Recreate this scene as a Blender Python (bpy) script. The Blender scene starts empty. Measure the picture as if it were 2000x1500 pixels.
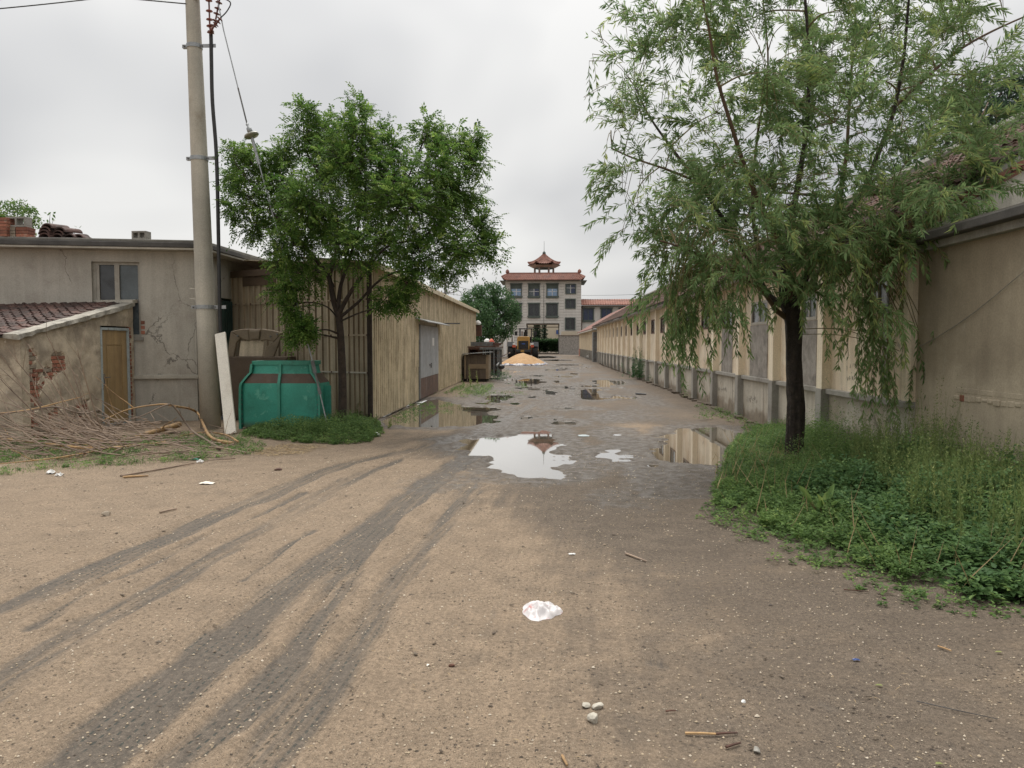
import bpy, math, random
import numpy as np
from mathutils import Vector, Matrix, Euler

random.seed(11)
RNG = np.random.default_rng(5)
SC = bpy.context.scene
COL = SC.collection

# ------------------------------------------------------------------ camera
FPX, CAM_H = 1500.0, 1.6
PITCH = math.atan(80 / 1500.0)
YAW = math.atan(65 / 1500.0 * math.cos(PITCH))
cam_data = bpy.data.cameras.new('camera')
cam_data.lens = 27.0
cam_data.sensor_width = 36.0
cam_data.clip_start = 0.05
cam_data.clip_end = 3000
cam = bpy.data.objects.new('camera', cam_data)
COL.objects.link(cam)
cam.location = (0, 0, CAM_H)
cam.rotation_euler = (math.pi / 2 - PITCH, 0, YAW)
SC.camera = cam

# ------------------------------------------------------------------ world, sun, exposure
SUN_EL, SUN_AZ = 64.0, -8.0       # overcast: a very wide, weak sun high beyond the far end of the track
world = bpy.data.worlds.new('World')
SC.world = world
world.use_nodes = True
wn, wl = world.node_tree.nodes, world.node_tree.links
wn.clear()
w_out = wn.new('ShaderNodeOutputWorld')
w_add = wn.new('ShaderNodeMixShader'); w_add.inputs[0].default_value = 0.92
w_bg = wn.new('ShaderNodeBackground'); w_bg.inputs[1].default_value = 0.05
w_sky = wn.new('ShaderNodeTexSky'); w_sky.sky_type = 'NISHITA'; w_sky.sun_disc = False
w_sky.sun_elevation = math.radians(SUN_EL)
w_sky.sun_rotation = math.radians(SUN_AZ)
w_sky.air_density = 1.0; w_sky.dust_density = 4.0; w_sky.ozone_density = 1.0
wl.new(w_sky.outputs[0], w_bg.inputs[0])
# cloud deck: grey stratus, brighter towards the horizon, broad soft patches
w_cl = wn.new('ShaderNodeBackground'); w_cl.inputs[1].default_value = 1.0
w_geo = wn.new('ShaderNodeTexCoord')
w_map = wn.new('ShaderNodeMapping'); w_map.inputs['Scale'].default_value = (1.0, 1.0, 1.9)
w_map.inputs['Location'].default_value = (0.35, 0.1, 0.6)
wl.new(w_geo.outputs['Generated'], w_map.inputs[0])
w_no = wn.new('ShaderNodeTexNoise'); w_no.inputs['Scale'].default_value = 2.1
w_no.inputs['Detail'].default_value = 3.0; w_no.inputs['Roughness'].default_value = 0.42
w_no.inputs['Distortion'].default_value = 0.3
wl.new(w_map.outputs[0], w_no.inputs['Vector'])
w_ra = wn.new('ShaderNodeValToRGB')
w_ra.color_ramp.elements[0].position = 0.40; w_ra.color_ramp.elements[0].color = (0.25, 0.252, 0.258, 1)
w_ra.color_ramp.elements[1].position = 0.60; w_ra.color_ramp.elements[1].color = (0.40, 0.397, 0.388, 1)
wl.new(w_no.outputs['Fac'], w_ra.inputs[0])
# an overcast sky brightens steadily towards the zenith
w_sep = wn.new('ShaderNodeSeparateXYZ'); wl.new(w_geo.outputs['Generated'], w_sep.inputs[0])
w_mr = wn.new('ShaderNodeMapRange'); w_mr.interpolation_type = 'SMOOTHSTEP'
for _i, _v in enumerate((0.25, 1.0, 1.0, 2.2)): w_mr.inputs[_i + 1].default_value = _v
wl.new(w_sep.outputs[2], w_mr.inputs[0])
w_vm = wn.new('ShaderNodeVectorMath'); w_vm.operation = 'SCALE'
wl.new(w_ra.outputs[0], w_vm.inputs[0]); wl.new(w_mr.outputs[0], w_vm.inputs[3])
wl.new(w_vm.outputs[0], w_cl.inputs[0])
wl.new(w_bg.outputs[0], w_add.inputs[1]); wl.new(w_cl.outputs[0], w_add.inputs[2])
wl.new(w_add.outputs[0], w_out.inputs[0])

sun_data = bpy.data.lights.new('sun', 'SUN')
sun_data.energy = 1.5
sun_data.angle = math.radians(45)
sun_data.color = (1.0, 0.965, 0.91)
sun = bpy.data.objects.new('sun', sun_data)
COL.objects.link(sun)
_az, _el = math.radians(SUN_AZ), math.radians(SUN_EL)
_sd = Vector((math.sin(_az) * math.cos(_el), math.cos(_az) * math.cos(_el), math.sin(_el)))
sun.rotation_euler = _sd.to_track_quat('Z', 'Y').to_euler()
sun.location = (0, 0, 30)
SC.view_settings.view_transform = 'Standard'
SC.view_settings.look = 'None'
SC.view_settings.exposure = 1.15
SC.view_settings.gamma = 1.0
SC.view_settings.use_curve_mapping = False
SC.render.engine = 'CYCLES'
SC.cycles.max_bounces = 5
SC.cycles.diffuse_bounces = 3
SC.cycles.glossy_bounces = 3
SC.cycles.transparent_max_bounces = 6

# ------------------------------------------------------------------ pixel of the photograph -> point in the place
_F = Vector((-math.sin(YAW) * math.cos(PITCH), math.cos(YAW) * math.cos(PITCH), -math.sin(PITCH)))
_R = Vector((math.cos(YAW), math.sin(YAW), 0))
_U = _R.cross(_F)
EYE = Vector((0, 0, CAM_H))
def ray(px, py): return _F + _R * ((px - 1000) / FPX) + _U * ((750 - py) / FPX)
def G(px, py, z=0.0):
    d = ray(px, py); return EYE + d * ((z - CAM_H) / d.z)
def AY(px, py, Y):
    d = ray(px, py); return EYE + d * (Y / d.y)
def AX(px, py, X):
    d = ray(px, py); return EYE + d * (X / d.x)
def AP(px, py, P, N):
    d = ray(px, py); return EYE + d * ((Vector(P) - EYE).dot(N) / d.dot(N))
def project(p):
    q = Vector(p) - EYE; w = q.dot(_F)
    return 1000 + FPX * q.dot(_R) / w, 750 - FPX * q.dot(_U) / w

# ------------------------------------------------------------------ objects
ORG = {}
def origin(o): return ORG.get(o.name, Vector((0, 0, 0)))
def tag(o, label=None, cat=None, group=None, kind=None):
    if label: o['label'] = label
    if cat: o['category'] = cat
    if group: o['group'] = group
    if kind: o['kind'] = kind
    return o
def thing(name, loc, label, cat, group=None):
    o = bpy.data.objects.new(name, None); COL.objects.link(o)
    o.empty_display_size = 0.3
    o.location = loc; ORG[o.name] = Vector(loc)
    return tag(o, label, cat, group)
def link_mesh(name, me, parent=None, loc=(0, 0, 0), rot=(0, 0, 0), scale=None):
    """loc is a world position; parts of a thing get it relative to the thing"""
    o = bpy.data.objects.new(name, me); COL.objects.link(o)
    if parent is not None:
        o.parent = parent
        o.location = Vector(loc) - origin(parent)
    else:
        o.location = loc
    o.rotation_euler = rot
    if scale: o.scale = scale
    ORG[o.name] = Vector(loc)
    return o
def copy_thing(src, loc, rz=None, label=None, scale=None):
    def rec(o, parent):
        c = o.copy(); COL.objects.link(c)
        if parent is not None: c.parent = parent
        for ch in kids.get(o.name, []): rec(ch, c)
        return c
    kids = {}
    for o in COL.objects:
        if o.parent is not None: kids.setdefault(o.parent.name, []).append(o)
    r = rec(src, None)
    r.location = loc; ORG[r.name] = Vector(loc)
    if rz is not None: r.rotation_euler = (0, 0, rz)
    if label: r['label'] = label
    if scale: r.scale = scale
    return r

class MB:
    def __init__(s): s.v = []; s.f = []; s.m = []; s.mi = 0
    def add(s, vs, fs):
        n = len(s.v); s.v.extend([tuple(v) for v in vs])
        for f in fs: s.f.append(tuple(i + n for i in f)); s.m.append(s.mi)
        return s
    def box(s, a, b):
        x0, x1 = sorted((a[0], b[0])); y0, y1 = sorted((a[1], b[1])); z0, z1 = sorted((a[2], b[2]))
        return s.add([(x0,y0,z0),(x1,y0,z0),(x1,y1,z0),(x0,y1,z0),(x0,y0,z1),(x1,y0,z1),(x1,y1,z1),(x0,y1,z1)],
                     [(0,3,2,1),(4,5,6,7),(0,1,5,4),(1,2,6,5),(2,3,7,6),(3,0,4,7)])
    def obox(s, c, ex, ey, ez):
        c = Vector(c); ex, ey, ez = Vector(ex), Vector(ey), Vector(ez)
        P = [c - ex - ey - ez, c + ex - ey - ez, c + ex + ey - ez, c - ex + ey - ez,
             c - ex - ey + ez, c + ex - ey + ez, c + ex + ey + ez, c - ex + ey + ez]
        return s.add(P, [(0,3,2,1),(4,5,6,7),(0,1,5,4),(1,2,6,5),(2,3,7,6),(3,0,4,7)])
    def prism(s, poly, d):
        """poly: list of points of one face, extruded by the vector d"""
        n = len(poly); d = Vector(d); P = [Vector(p) for p in poly]
        s.add(P + [p + d for p in P],
              [tuple(range(n))[::-1], tuple(range(n, 2 * n))] + [(i, (i + 1) % n, n + (i + 1) % n, n + i) for i in range(n)])
        return s
    def tube(s, pts, rad, n=8, cap=True):
        pts = [Vector(p) for p in pts]
        if not hasattr(rad, '__len__'): rad = [rad] * len(pts)
        rings = []; up = None
        for i, p in enumerate(pts):
            t = (pts[min(i + 1, len(pts) - 1)] - pts[max(i - 1, 0)])
            if t.length < 1e-9: t = Vector((0, 0, 1))
            t.normalize()
            if up is None:
                up = Vector((0, 0, 1)) if abs(t.z) < 0.9 else Vector((1, 0, 0))
            a = (up - t * up.dot(t)); a.normalize(); up = a
            b = t.cross(a)
            rings.append([p + (a * math.cos(q * 2 * math.pi / n) + b * math.sin(q * 2 * math.pi / n)) * rad[i] for q in range(n)])
        vs = [v for r in rings for v in r]
        fs = []
        for i in range(len(pts) - 1):
            for q in range(n):
                fs.append((i * n + q, i * n + (q + 1) % n, (i + 1) * n + (q + 1) % n, (i + 1) * n + q))
        if cap:
            fs.append(tuple(range(n))[::-1]); fs.append(tuple((len(pts) - 1) * n + q for q in range(n)))
        return s.add(vs, fs)
    def lathe(s, base, axis, prof, n=16):
        """prof: list of (distance along the axis, radius)"""
        base = Vector(base); ax = Vector(axis).normalized()
        up = Vector((0, 0, 1)) if abs(ax.z) < .9 else Vector((1, 0, 0))
        a = (up - ax * up.dot(ax)).normalized(); b = ax.cross(a); k = len(prof)
        vs = [base + ax * d + (a * math.cos(q * 2 * math.pi / n) + b * math.sin(q * 2 * math.pi / n)) * max(r, 1e-4) for d, r in prof for q in range(n)]
        fs = [(i * n + q, i * n + (q + 1) % n, (i + 1) * n + (q + 1) % n, (i + 1) * n + q) for i in range(k - 1) for q in range(n)]
        return s.add(vs, fs + [tuple(range(n))[::-1], tuple((k - 1) * n + q for q in range(n))])
    def mesh(s, name, mats, org=Vector((0, 0, 0)), smooth=False):
        me = bpy.data.meshes.new(name)
        me.from_pydata([(v[0] - org[0], v[1] - org[1], v[2] - org[2]) for v in s.v], [], s.f)
        for m in (mats if isinstance(mats, (list, tuple)) else [mats]): me.materials.append(m)
        if len(me.polygons) and any(s.m): me.polygons.foreach_set('material_index', s.m)
        if smooth: me.polygons.foreach_set('use_smooth', [True] * len(me.polygons))
        me.update()
        return me
    def build(s, name, mats, parent=None, smooth=False, bevel=0, base=None):
        if base is None:
            if parent is not None: base = origin(parent)
            else:
                A = np.array(s.v); base = Vector((A[:,0].mean(), A[:,1].mean(), A[:,2].min()))
        me = s.mesh(name, mats, base, smooth)
        o = link_mesh(name, me, parent, base)
        if bevel:
            b = o.modifiers.new('bevel', 'BEVEL'); b.width = bevel; b.segments = 2; b.limit_method = 'ANGLE'
        return o

def bulk(name, V, F, mat, parent=None, face_attr=None, smooth=False, base=None):
    """fast mesh of quads from arrays"""
    V = np.asarray(V, dtype=np.float64); F = np.asarray(F, dtype=np.int32)
    if base is None:
        base = origin(parent) if parent is not None else Vector((V[:,0].mean(), V[:,1].mean(), V[:,2].min()))
    V = V - np.array(base)
    me = bpy.data.meshes.new(name)
    me.vertices.add(len(V)); me.vertices.foreach_set('co', V.astype(np.float32).ravel())
    k = F.shape[1]
    me.loops.add(F.size); me.loops.foreach_set('vertex_index', F.ravel())
    me.polygons.add(len(F))
    me.polygons.foreach_set('loop_start', np.arange(0, F.size, k, dtype=np.int32))
    me.polygons.foreach_set('loop_total', np.full(len(F), k, dtype=np.int32))
    if smooth: me.polygons.foreach_set('use_smooth', np.ones(len(F), dtype=bool))
    for m in (mat if isinstance(mat, (list, tuple)) else [mat]): me.materials.append(m)
    if face_attr is not None:
        a = me.attributes.new('rnd', 'FLOAT', 'FACE'); a.data.foreach_set('value', np.asarray(face_attr, dtype=np.float32))
    me.update(calc_edges=True); me.validate()
    return link_mesh(name, me, parent, base)

def smooth_pts(pts, n=6):
    pts = [Vector(p) for p in pts]; out = []
    for i in range(len(pts) - 1):
        p0 = pts[max(i - 1, 0)]; p1 = pts[i]; p2 = pts[i + 1]; p3 = pts[min(i + 2, len(pts) - 1)]
        for k in range(n):
            t = k / n
            out.append(0.5 * ((2 * p1) + (p2 - p0) * t + (2 * p0 - 5 * p1 + 4 * p2 - p3) * t * t + (3 * p1 - p0 - 3 * p2 + p3) * t ** 3))
    out.append(pts[-1]); return out

# ------------------------------------------------------------------ materials
def lin(r, g, b):
    f = lambda c: (c / 255 / 12.92) if c <= 10 else ((c / 255 + 0.055) / 1.055) ** 2.4
    return (f(r), f(g), f(b), 1)
class NT:
    def __init__(s, name):
        s.m = bpy.data.materials.new(name); s.m.use_nodes = True
        s.n = s.m.node_tree.nodes; s.l = s.m.node_tree.links
        s.b = s.n['Principled BSDF']; s.out = s.n['Material Output']
        s._pos = None
    def pos(s):
        if s._pos is None: s._pos = s.n.new('ShaderNodeNewGeometry').outputs['Position']
        return s._pos
    def put(s, sock, v):
        if isinstance(v, bpy.types.NodeSocket): s.l.new(v, sock)
        elif v is not None: sock.default_value = v
    def scale(s, v, sc):
        n = s.n.new('ShaderNodeMapping'); s.put(n.inputs[0], v); n.inputs['Scale'].default_value = sc; return n.outputs[0]
    def noise(s, scale=3, detail=5, rough=.55, vec=None, dist=0.0, col=False):
        n = s.n.new('ShaderNodeTexNoise'); s.put(n.inputs['Vector'], vec or s.pos())
        n.inputs['Scale'].default_value = scale; n.inputs['Detail'].default_value = detail
        n.inputs['Roughness'].default_value = rough; n.inputs['Distortion'].default_value = dist
        return n.outputs['Color' if col else 'Fac']
    def ramp(s, v, p0, p1, c0=(0,0,0,1), c1=(1,1,1,1)):
        n = s.n.new('ShaderNodeValToRGB'); s.put(n.inputs[0], v)
        e = n.color_ramp.elements; e[0].position = p0; e[0].color = c0; e[1].position = p1; e[1].color = c1
        return n.outputs[0]
    def rng(s, v, a, b, c=0.0, d=1.0):
        n = s.n.new('ShaderNodeMapRange'); s.put(n.inputs[0], v)
        for i, x in enumerate((a, b, c, d)): n.inputs[i + 1].default_value = x
        n.interpolation_type = 'SMOOTHSTEP'
        return n.outputs[0]
    def mix(s, f, a, b, mode='MIX'):
        n = s.n.new('ShaderNodeMix'); n.data_type = 'RGBA'; n.blend_type = mode; n.clamp_result = False
        s.put(n.inputs[0], f); s.put(n.inputs[6], a); s.put(n.inputs[7], b); return n.outputs[2]
    def math(s, op, a, b=None, c=None):
        n = s.n.new('ShaderNodeMath'); n.operation = op; s.put(n.inputs[0], a)
        if b is not None: s.put(n.inputs[1], b)
        if c is not None: s.put(n.inputs[2], c)
        return n.outputs[0]
    def attr(s, name):
        n = s.n.new('ShaderNodeAttribute'); n.attribute_name = name; return n.outputs['Fac']
    def orand(s): return s.n.new('ShaderNodeObjectInfo').outputs['Random']
    def sep(s, v):
        n = s.n.new('ShaderNodeSeparateXYZ'); s.put(n.inputs[0], v); return n.outputs
    def voro(s, scale, feature='F1', vec=None):
        n = s.n.new('ShaderNodeTexVoronoi'); n.feature = feature; n.inputs['Scale'].default_value = scale
        s.put(n.inputs['Vector'], vec or s.pos()); return n.outputs
    def gain(s, col, v):
        n = s.n.new('ShaderNodeVectorMath'); n.operation = 'SCALE'; s.put(n.inputs[0], col); s.put(n.inputs[3], v); return n.outputs[0]
    def bump(s, h, strength=.3, dist=.01):
        n = s.n.new('ShaderNodeBump'); s.put(n.inputs['Height'], h); s.put(n.inputs['Strength'], strength)
        n.inputs['Distance'].default_value = dist; s.l.new(n.outputs[0], s.b.inputs['Normal'])
    def fin(s, col, rough=.85, metal=0, spec=None):
        s.put(s.b.inputs['Base Color'], col); s.put(s.b.inputs['Roughness'], rough)
        s.put(s.b.inputs['Metallic'], metal)
        if spec is not None: s.b.inputs['Specular IOR Level'].default_value = spec
        return s.m

LIGHTER = {'grey_plaster': 1.45, 'warm_stained_plaster': 1.6, 'weathered_render': 1.35, 'spun_concrete': 1.3, 'concrete': 1.2, 'pale_concrete': 1.25,
           'aged_fibreglass_sheet': 1.4, 'shade_toned_fibreglass_sheet': 1.5, 'grimy_end_rib_painted_shade': 1.45, 'grimy_rib_painted_shade': 1.35, 'cream_paint': 1.2, 'pale_cream_paint': 1.18,
           'grey_plinth_render': 1.3, 'grey_pilaster_base': 1.25, 'unpainted_patch': 1.25, 'tan_door_veneer': 1.25, 'weathered_white_board': 1.15, 'grey_stone_cladding': 1.4,
           'grey_sheet_metal': 1.25, 'green_fibreglass': 1.1, 'tan_moulded_plastic': 1.2, 'dead_grey_brown_wood': 1.5, 'stripped_yellow_wood': 1.35, 'whitewashed_gable': 1.3}
def surf(name, c1, c2, sc=2.0, rough=.85, bump=.25, bsc=60, bd=.004, stain=None, ssc=1.2, st=(.52, .7), sstr=.7,
         streak=0.0, grain=.12, rnd=0.0, metal=0, spec=None, stain2=None, s2=(.6, .7), s2sc=6):
    t = NT(name)
    kk = LIGHTER.get(name, 1.0)
    c1, c2, stain, stain2 = [None if c is None else tuple(min(.85, x * kk) for x in c[:3]) + (1,) for c in (c1, c2, stain, stain2)]
    col = t.mix(t.ramp(t.noise(sc, 6, .6), .35, .66), c1, c2)
    if stain:
        f = t.ramp(t.noise(ssc, 7, .65, dist=.4), st[0], st[1])
        col = t.mix(t.math('MULTIPLY', f, sstr), col, stain)
    if stain2:
        f = t.ramp(t.noise(s2sc, 8, .7, dist=.6), s2[0], s2[1]); col = t.mix(f, col, stain2)
    if streak:
        f = t.rng(t.noise(1, 6, .62, vec=t.scale(t.pos(), (7, 7, .45))), .35, .7, 1 - streak, 1 + streak * .35)
        col = t.gain(col, f)
    if grain:
        col = t.gain(col, t.rng(t.noise(55, 4, .7), .3, .7, 1 - grain, 1 + grain))
    if rnd:
        col = t.gain(col, t.rng(t.orand(), 0, 1, 1 - rnd, 1 + rnd))
    t.bump(t.noise(bsc, 6, .65), bump, bd)
    return t.fin(col, t.rng(t.noise(sc * 3, 3), .3, .7, max(rough - .1, 0.02), min(rough + .08, 1)), metal, spec)

def cracked(m_name, c1, c2, crack_scale=.55, **k):
    """plaster with hairline cracks and crumbled spots"""
    m = surf(m_name, c1, c2, **k)
    nt = m.node_tree; N = nt.nodes; L = nt.links
    t = NT.__new__(NT); t.m = m; t.n = N; t.l = L; t.b = N['Principled BSDF']; t._pos = None
    base = t.b.inputs['Base Color'].links[0].from_socket
    wob = t.mix(.16, t.pos(), t.noise(2.2, 5, .7, col=True), 'LINEAR_LIGHT')
    ed = t.voro(crack_scale, 'DISTANCE_TO_EDGE', wob)['Distance']
    ck = t.math('SUBTRACT', 1.0, t.rng(ed, .001, .0055))
    ck = t.math('MULTIPLY', ck, t.ramp(t.noise(.9, 3), .47, .56))
    chips = t.ramp(t.noise(9, 5, .7), .70, .74)
    f = t.math('MAXIMUM', ck, t.math('MULTIPLY', chips, .5))
    t.put(t.b.inputs['Base Color'], t.mix(t.math('MULTIPLY', f, .65), base, (.05, .042, .035, 1)))
    return m

def leafmat(name, c1, c2, c3, trans=.35):
    t = NT(name)
    r = t.attr('rnd')
    col = t.mix(t.rng(r, 0, .75), c1, c2)
    col = t.mix(t.rng(r, .86, 1.0), col, c3)
    col = t.mix(t.rng(t.noise(.9, 3), .35, .65, 0, .35), col, c1)
    t.fin(col, .6, 0, .16)
    tr = t.n.new('ShaderNodeBsdfTranslucent'); t.put(tr.inputs[0], t.gain(col, 1.25))
    mx = t.n.new('ShaderNodeMixShader'); mx.inputs[0].default_value = trans
    t.l.new(t.b.outputs[0], mx.inputs[1]); t.l.new(tr.outputs[0], mx.inputs[2]); t.l.new(mx.outputs[0], t.out.inputs[0])
    return t.m

MAT = {}
MAT['plaster_grey'] = cracked('grey_plaster', (.33,.304,.258,1), (.27,.248,.209,1), sc=1.1, stain=(.19,.16,.13,1), ssc=.9, sstr=.55, streak=.10, stain2=(.36,.33,.28,1), s2=(.64,.72), s2sc=3)
MAT['plaster_warm'] = surf('warm_stained_plaster', (.37,.315,.235,1), (.25,.205,.15,1), sc=3.2, stain=(.12,.098,.075,1), ssc=2.3, st=(.44,.62), sstr=.7, bump=.6, bsc=22, bd=.012, stain2=(.42,.39,.34,1), s2=(.63,.70), s2sc=4)
MAT['annex'] = surf('weathered_render', (.27,.225,.16,1), (.21,.172,.12,1), sc=.9, stain=(.135,.11,.078,1), ssc=1.1, st=(.45,.72), sstr=.6, streak=.07, bump=.3, stain2=(.30,.265,.2,1), s2=(.62,.74), s2sc=2)
def two_tone(m, z0, z1, tint, wob=1.1):
    """lower band of a wall in another tone, with a ragged upper edge"""
    t = NT.__new__(NT); t.m = m; t.n = m.node_tree.nodes; t.l = m.node_tree.links; t.b = t.n['Principled BSDF']; t._pos = None
    base = t.b.inputs['Base Color'].links[0].from_socket
    z = t.math('ADD', t.sep(t.pos())[2], t.math('MULTIPLY', t.math('SUBTRACT', t.noise(1.1, 6, .65), .5), wob))
    t.put(t.b.inputs['Base Color'], t.mix(t.rng(z, z0, z1, 1, 0), base, t.mix(1.0, base, tint, 'MULTIPLY')))
two_tone(MAT['annex'], 1.0, 1.5, (1.42, 1.45, 1.5, 1))
MAT['concrete'] = surf('concrete', (.27,.255,.225,1), (.20,.19,.165,1), sc=3, stain=(.12,.11,.095,1), st=(.52,.72), streak=.15, bump=.35)
MAT['concrete_pale'] = surf('pale_concrete', (.40,.37,.31,1), (.31,.285,.235,1), sc=2.5, stain=(.17,.15,.12,1), ssc=2.2, st=(.55,.75), bump=.35)
MAT['coping'] = surf('mossy_coping', (.40,.37,.31,1), (.26,.24,.2,1), sc=4, stain=(.10,.092,.08,1), ssc=3.5, st=(.5,.66), sstr=.75, bump=.8, bsc=25, bd=.012)
MAT['pole_concrete'] = surf('spun_concrete', (.37,.34,.28,1), (.29,.27,.225,1), sc=1.6, stain=(.17,.135,.09,1), ssc=1.1, st=(.56,.74), sstr=.55, bump=.25, streak=.1, stain2=(.10,.09,.075,1), s2=(.70,.74), s2sc=14)
MAT['felt'] = surf('roofing_felt', (.095,.088,.08,1), (.06,.056,.052,1), sc=3, rough=.9, stain=(.16,.15,.13,1), st=(.6,.75))
MAT['parapet'] = surf('weathered_screed', (.20,.19,.165,1), (.14,.13,.115,1), sc=2.5, stain=(.08,.075,.065,1), st=(.5,.7))
MAT['brick'] = surf('orange_brick', (.31,.125,.075,1), (.23,.085,.055,1), sc=9, stain=(.30,.24,.19,1), ssc=12, st=(.55,.68), sstr=.6, bump=.5, bsc=70, rnd=.28)
MAT['brick_pale'] = surf('dusty_brick', (.30,.25,.19,1), (.24,.195,.145,1), sc=9, stain=(.30,.15,.09,1), ssc=8, st=(.66,.72), sstr=.6, bump=.5, bsc=70, rnd=.15)
MAT['brick_dull'] = surf('weathered_verge_brick', (.26,.11,.07,1), (.19,.085,.06,1), sc=9, stain=(.16,.13,.10,1), ssc=8, st=(.48,.66), sstr=.8, bump=.5, bsc=70, rnd=.3)
MAT['clod'] = surf('brown_clod', (.12,.09,.06,1), (.075,.056,.04,1), sc=6, bump=.6, bsc=30)
MAT['mortar'] = surf('old_mortar', (.33,.28,.215,1), (.22,.185,.145,1), sc=7, bump=.7, bsc=40, bd=.01)
MAT['tile_red'] = surf('red_clay_tile', (.110,.055,.042,1), (.068,.038,.031,1), sc=4, stain=(.035,.026,.021,1), ssc=3, st=(.42,.62), sstr=.8, bump=.35, rnd=.3)
MAT['tile_brown'] = surf('brown_clay_tile', (.135,.072,.05,1), (.085,.048,.035,1), sc=3, stain=(.035,.028,.023,1), ssc=2.5, st=(.47,.68), sstr=.7, bump=.35, rnd=.3)
MAT['tile_orange'] = surf('orange_roof_tile', (.27,.125,.09,1), (.22,.10,.075,1), sc=1.2, stain=(.14,.08,.065,1), bump=.1, rnd=.1)
MAT['cream'] = surf('cream_paint', (.66,.57,.435,1), (.58,.485,.36,1), sc=.8, stain=(.46,.31,.19,1), ssc=1.1, st=(.44,.66), sstr=.65, streak=.2, bump=.15, stain2=(.34,.29,.23,1), s2=(.62,.68), s2sc=2.6)
MAT['cream_pale'] = surf('pale_cream_paint', (.72,.635,.49,1), (.66,.56,.42,1), sc=1.2, stain=(.52,.40,.27,1), ssc=1, st=(.55,.75), sstr=.5, streak=.1, bump=.15, stain2=(.28,.20,.14,1), s2=(.72,.76), s2sc=5)
MAT['plinth'] = surf('grey_plinth_render', (.42,.385,.32,1), (.35,.315,.26,1), sc=1.1, stain=(.25,.205,.15,1), ssc=1.3, st=(.46,.66), sstr=.7, streak=.16, bump=.2, stain2=(.15,.125,.10,1), s2=(.60,.66), s2sc=3)
MAT['plinth_grey'] = surf('grey_pilaster_base', (.27,.255,.225,1), (.22,.205,.18,1), sc=2, stain=(.15,.13,.11,1), ssc=2, st=(.55,.75), streak=.12)
MAT['patch_grey'] = surf('unpainted_patch', (.27,.245,.215,1), (.17,.15,.13,1), sc=5, stain=(.10,.088,.076,1), ssc=4, st=(.5,.66), sstr=.7, bump=.5)
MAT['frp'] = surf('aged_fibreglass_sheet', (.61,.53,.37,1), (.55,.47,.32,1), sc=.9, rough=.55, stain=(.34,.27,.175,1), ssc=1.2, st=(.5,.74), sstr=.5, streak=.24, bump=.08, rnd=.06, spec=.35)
MAT['frp_shade'] = surf('shade_toned_fibreglass_sheet', (.36,.305,.22,1), (.30,.25,.18,1), sc=1.1, rough=.6, stain=(.18,.135,.085,1), ssc=1.1, st=(.5,.74), sstr=.5, streak=.28, bump=.08, rnd=.1, spec=.3)  # darker copy of the sheet, the end wall's shade put into the colour
MAT['frp_dirt_shade'] = surf('grimy_rib_painted_shade', (.50,.425,.30,1), (.40,.335,.23,1), sc=1.5, stain=(.17,.125,.075,1), ssc=2, st=(.45,.7), streak=.3, bump=.05)  # rib flanks: grime plus side shading painted into the colour
MAT['frp_dirt_shade2'] = surf('grimy_end_rib_painted_shade', (.22,.17,.11,1), (.17,.13,.085,1), sc=1.5, stain=(.10,.075,.05,1), ssc=2, streak=.3, bump=.05)  # end wall rib flanks, deeper: grime plus shade painted into the colour
MAT['frp_roof'] = surf('sun_bleached_sheet', (.60,.52,.36,1), (.50,.42,.28,1), sc=2, rough=.6, stain=(.34,.27,.17,1), streak=.1)
MAT['door_grey'] = surf('grey_sheet_metal', (.30,.315,.325,1), (.24,.25,.258,1), sc=2.2, rough=.5, stain=(.20,.19,.175,1), ssc=3, sstr=.5, streak=.15, bump=.12, metal=.0, spec=.4)
MAT['door_rust'] = surf('rusty_sheet_metal', (.15,.085,.06,1), (.10,.062,.05,1), sc=3, rough=.75, stain=(.22,.19,.165,1), ssc=2, st=(.55,.7), streak=.25, bump=.3)
MAT['wood_door'] = surf('tan_door_veneer', (.34,.235,.115,1), (.27,.18,.085,1), sc=1.8, rough=.5, stain=(.20,.115,.045,1), ssc=2, st=(.55,.75), sstr=.55, streak=.22, bump=.1)
MAT['frame_blue'] = surf('pale_blue_frame_paint', (.42,.47,.47,1), (.33,.37,.37,1), sc=6, stain=(.2,.17,.13,1), ssc=9, st=(.6,.7))
MAT['pvc'] = surf('yellowed_window_frame', (.40,.37,.31,1), (.32,.29,.24,1), sc=4, rough=.5, stain=(.23,.19,.14,1), ssc=5, st=(.55,.7))
MAT['green_grp'] = surf('green_fibreglass', (.045,.27,.195,1), (.035,.21,.15,1), sc=1.6, rough=.55, stain=(.022,.11,.075,1), ssc=2.2, st=(.52,.75), sstr=.8, bump=.15, stain2=(.09,.30,.22,1), s2=(.57,.64), s2sc=5, spec=.35)
MAT['green_dark'] = surf('dusty_brown_shoulder', (.115,.072,.048,1), (.085,.06,.045,1), sc=3, rough=.75, stain=(.035,.13,.09,1), ssc=5, st=(.62,.72))
MAT['green_rib'] = surf('green_rib_paint', (.045,.27,.185,1), (.035,.20,.14,1), sc=4, rough=.5, stain=(.03,.11,.08,1), ssc=7, st=(.58,.7))
MAT['steel'] = surf('galvanised_steel', (.36,.37,.37,1), (.27,.28,.28,1), sc=8, rough=.45, metal=.55, bump=.1)
MAT['rust'] = surf('rusted_steel', (.12,.055,.035,1), (.07,.04,.03,1), sc=6, rough=.85, stain=(.17,.13,.10,1), bump=.4)
MAT['iron'] = surf('grey_painted_iron', (.17,.175,.17,1), (.11,.11,.105,1), sc=6, rough=.7, stain=(.12,.06,.035,1), ssc=5, st=(.55,.68))
MAT['rubber'] = surf('black_rubber', (.022,.022,.023,1), (.032,.031,.03,1), sc=9, rough=.6, bump=.1)
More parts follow.
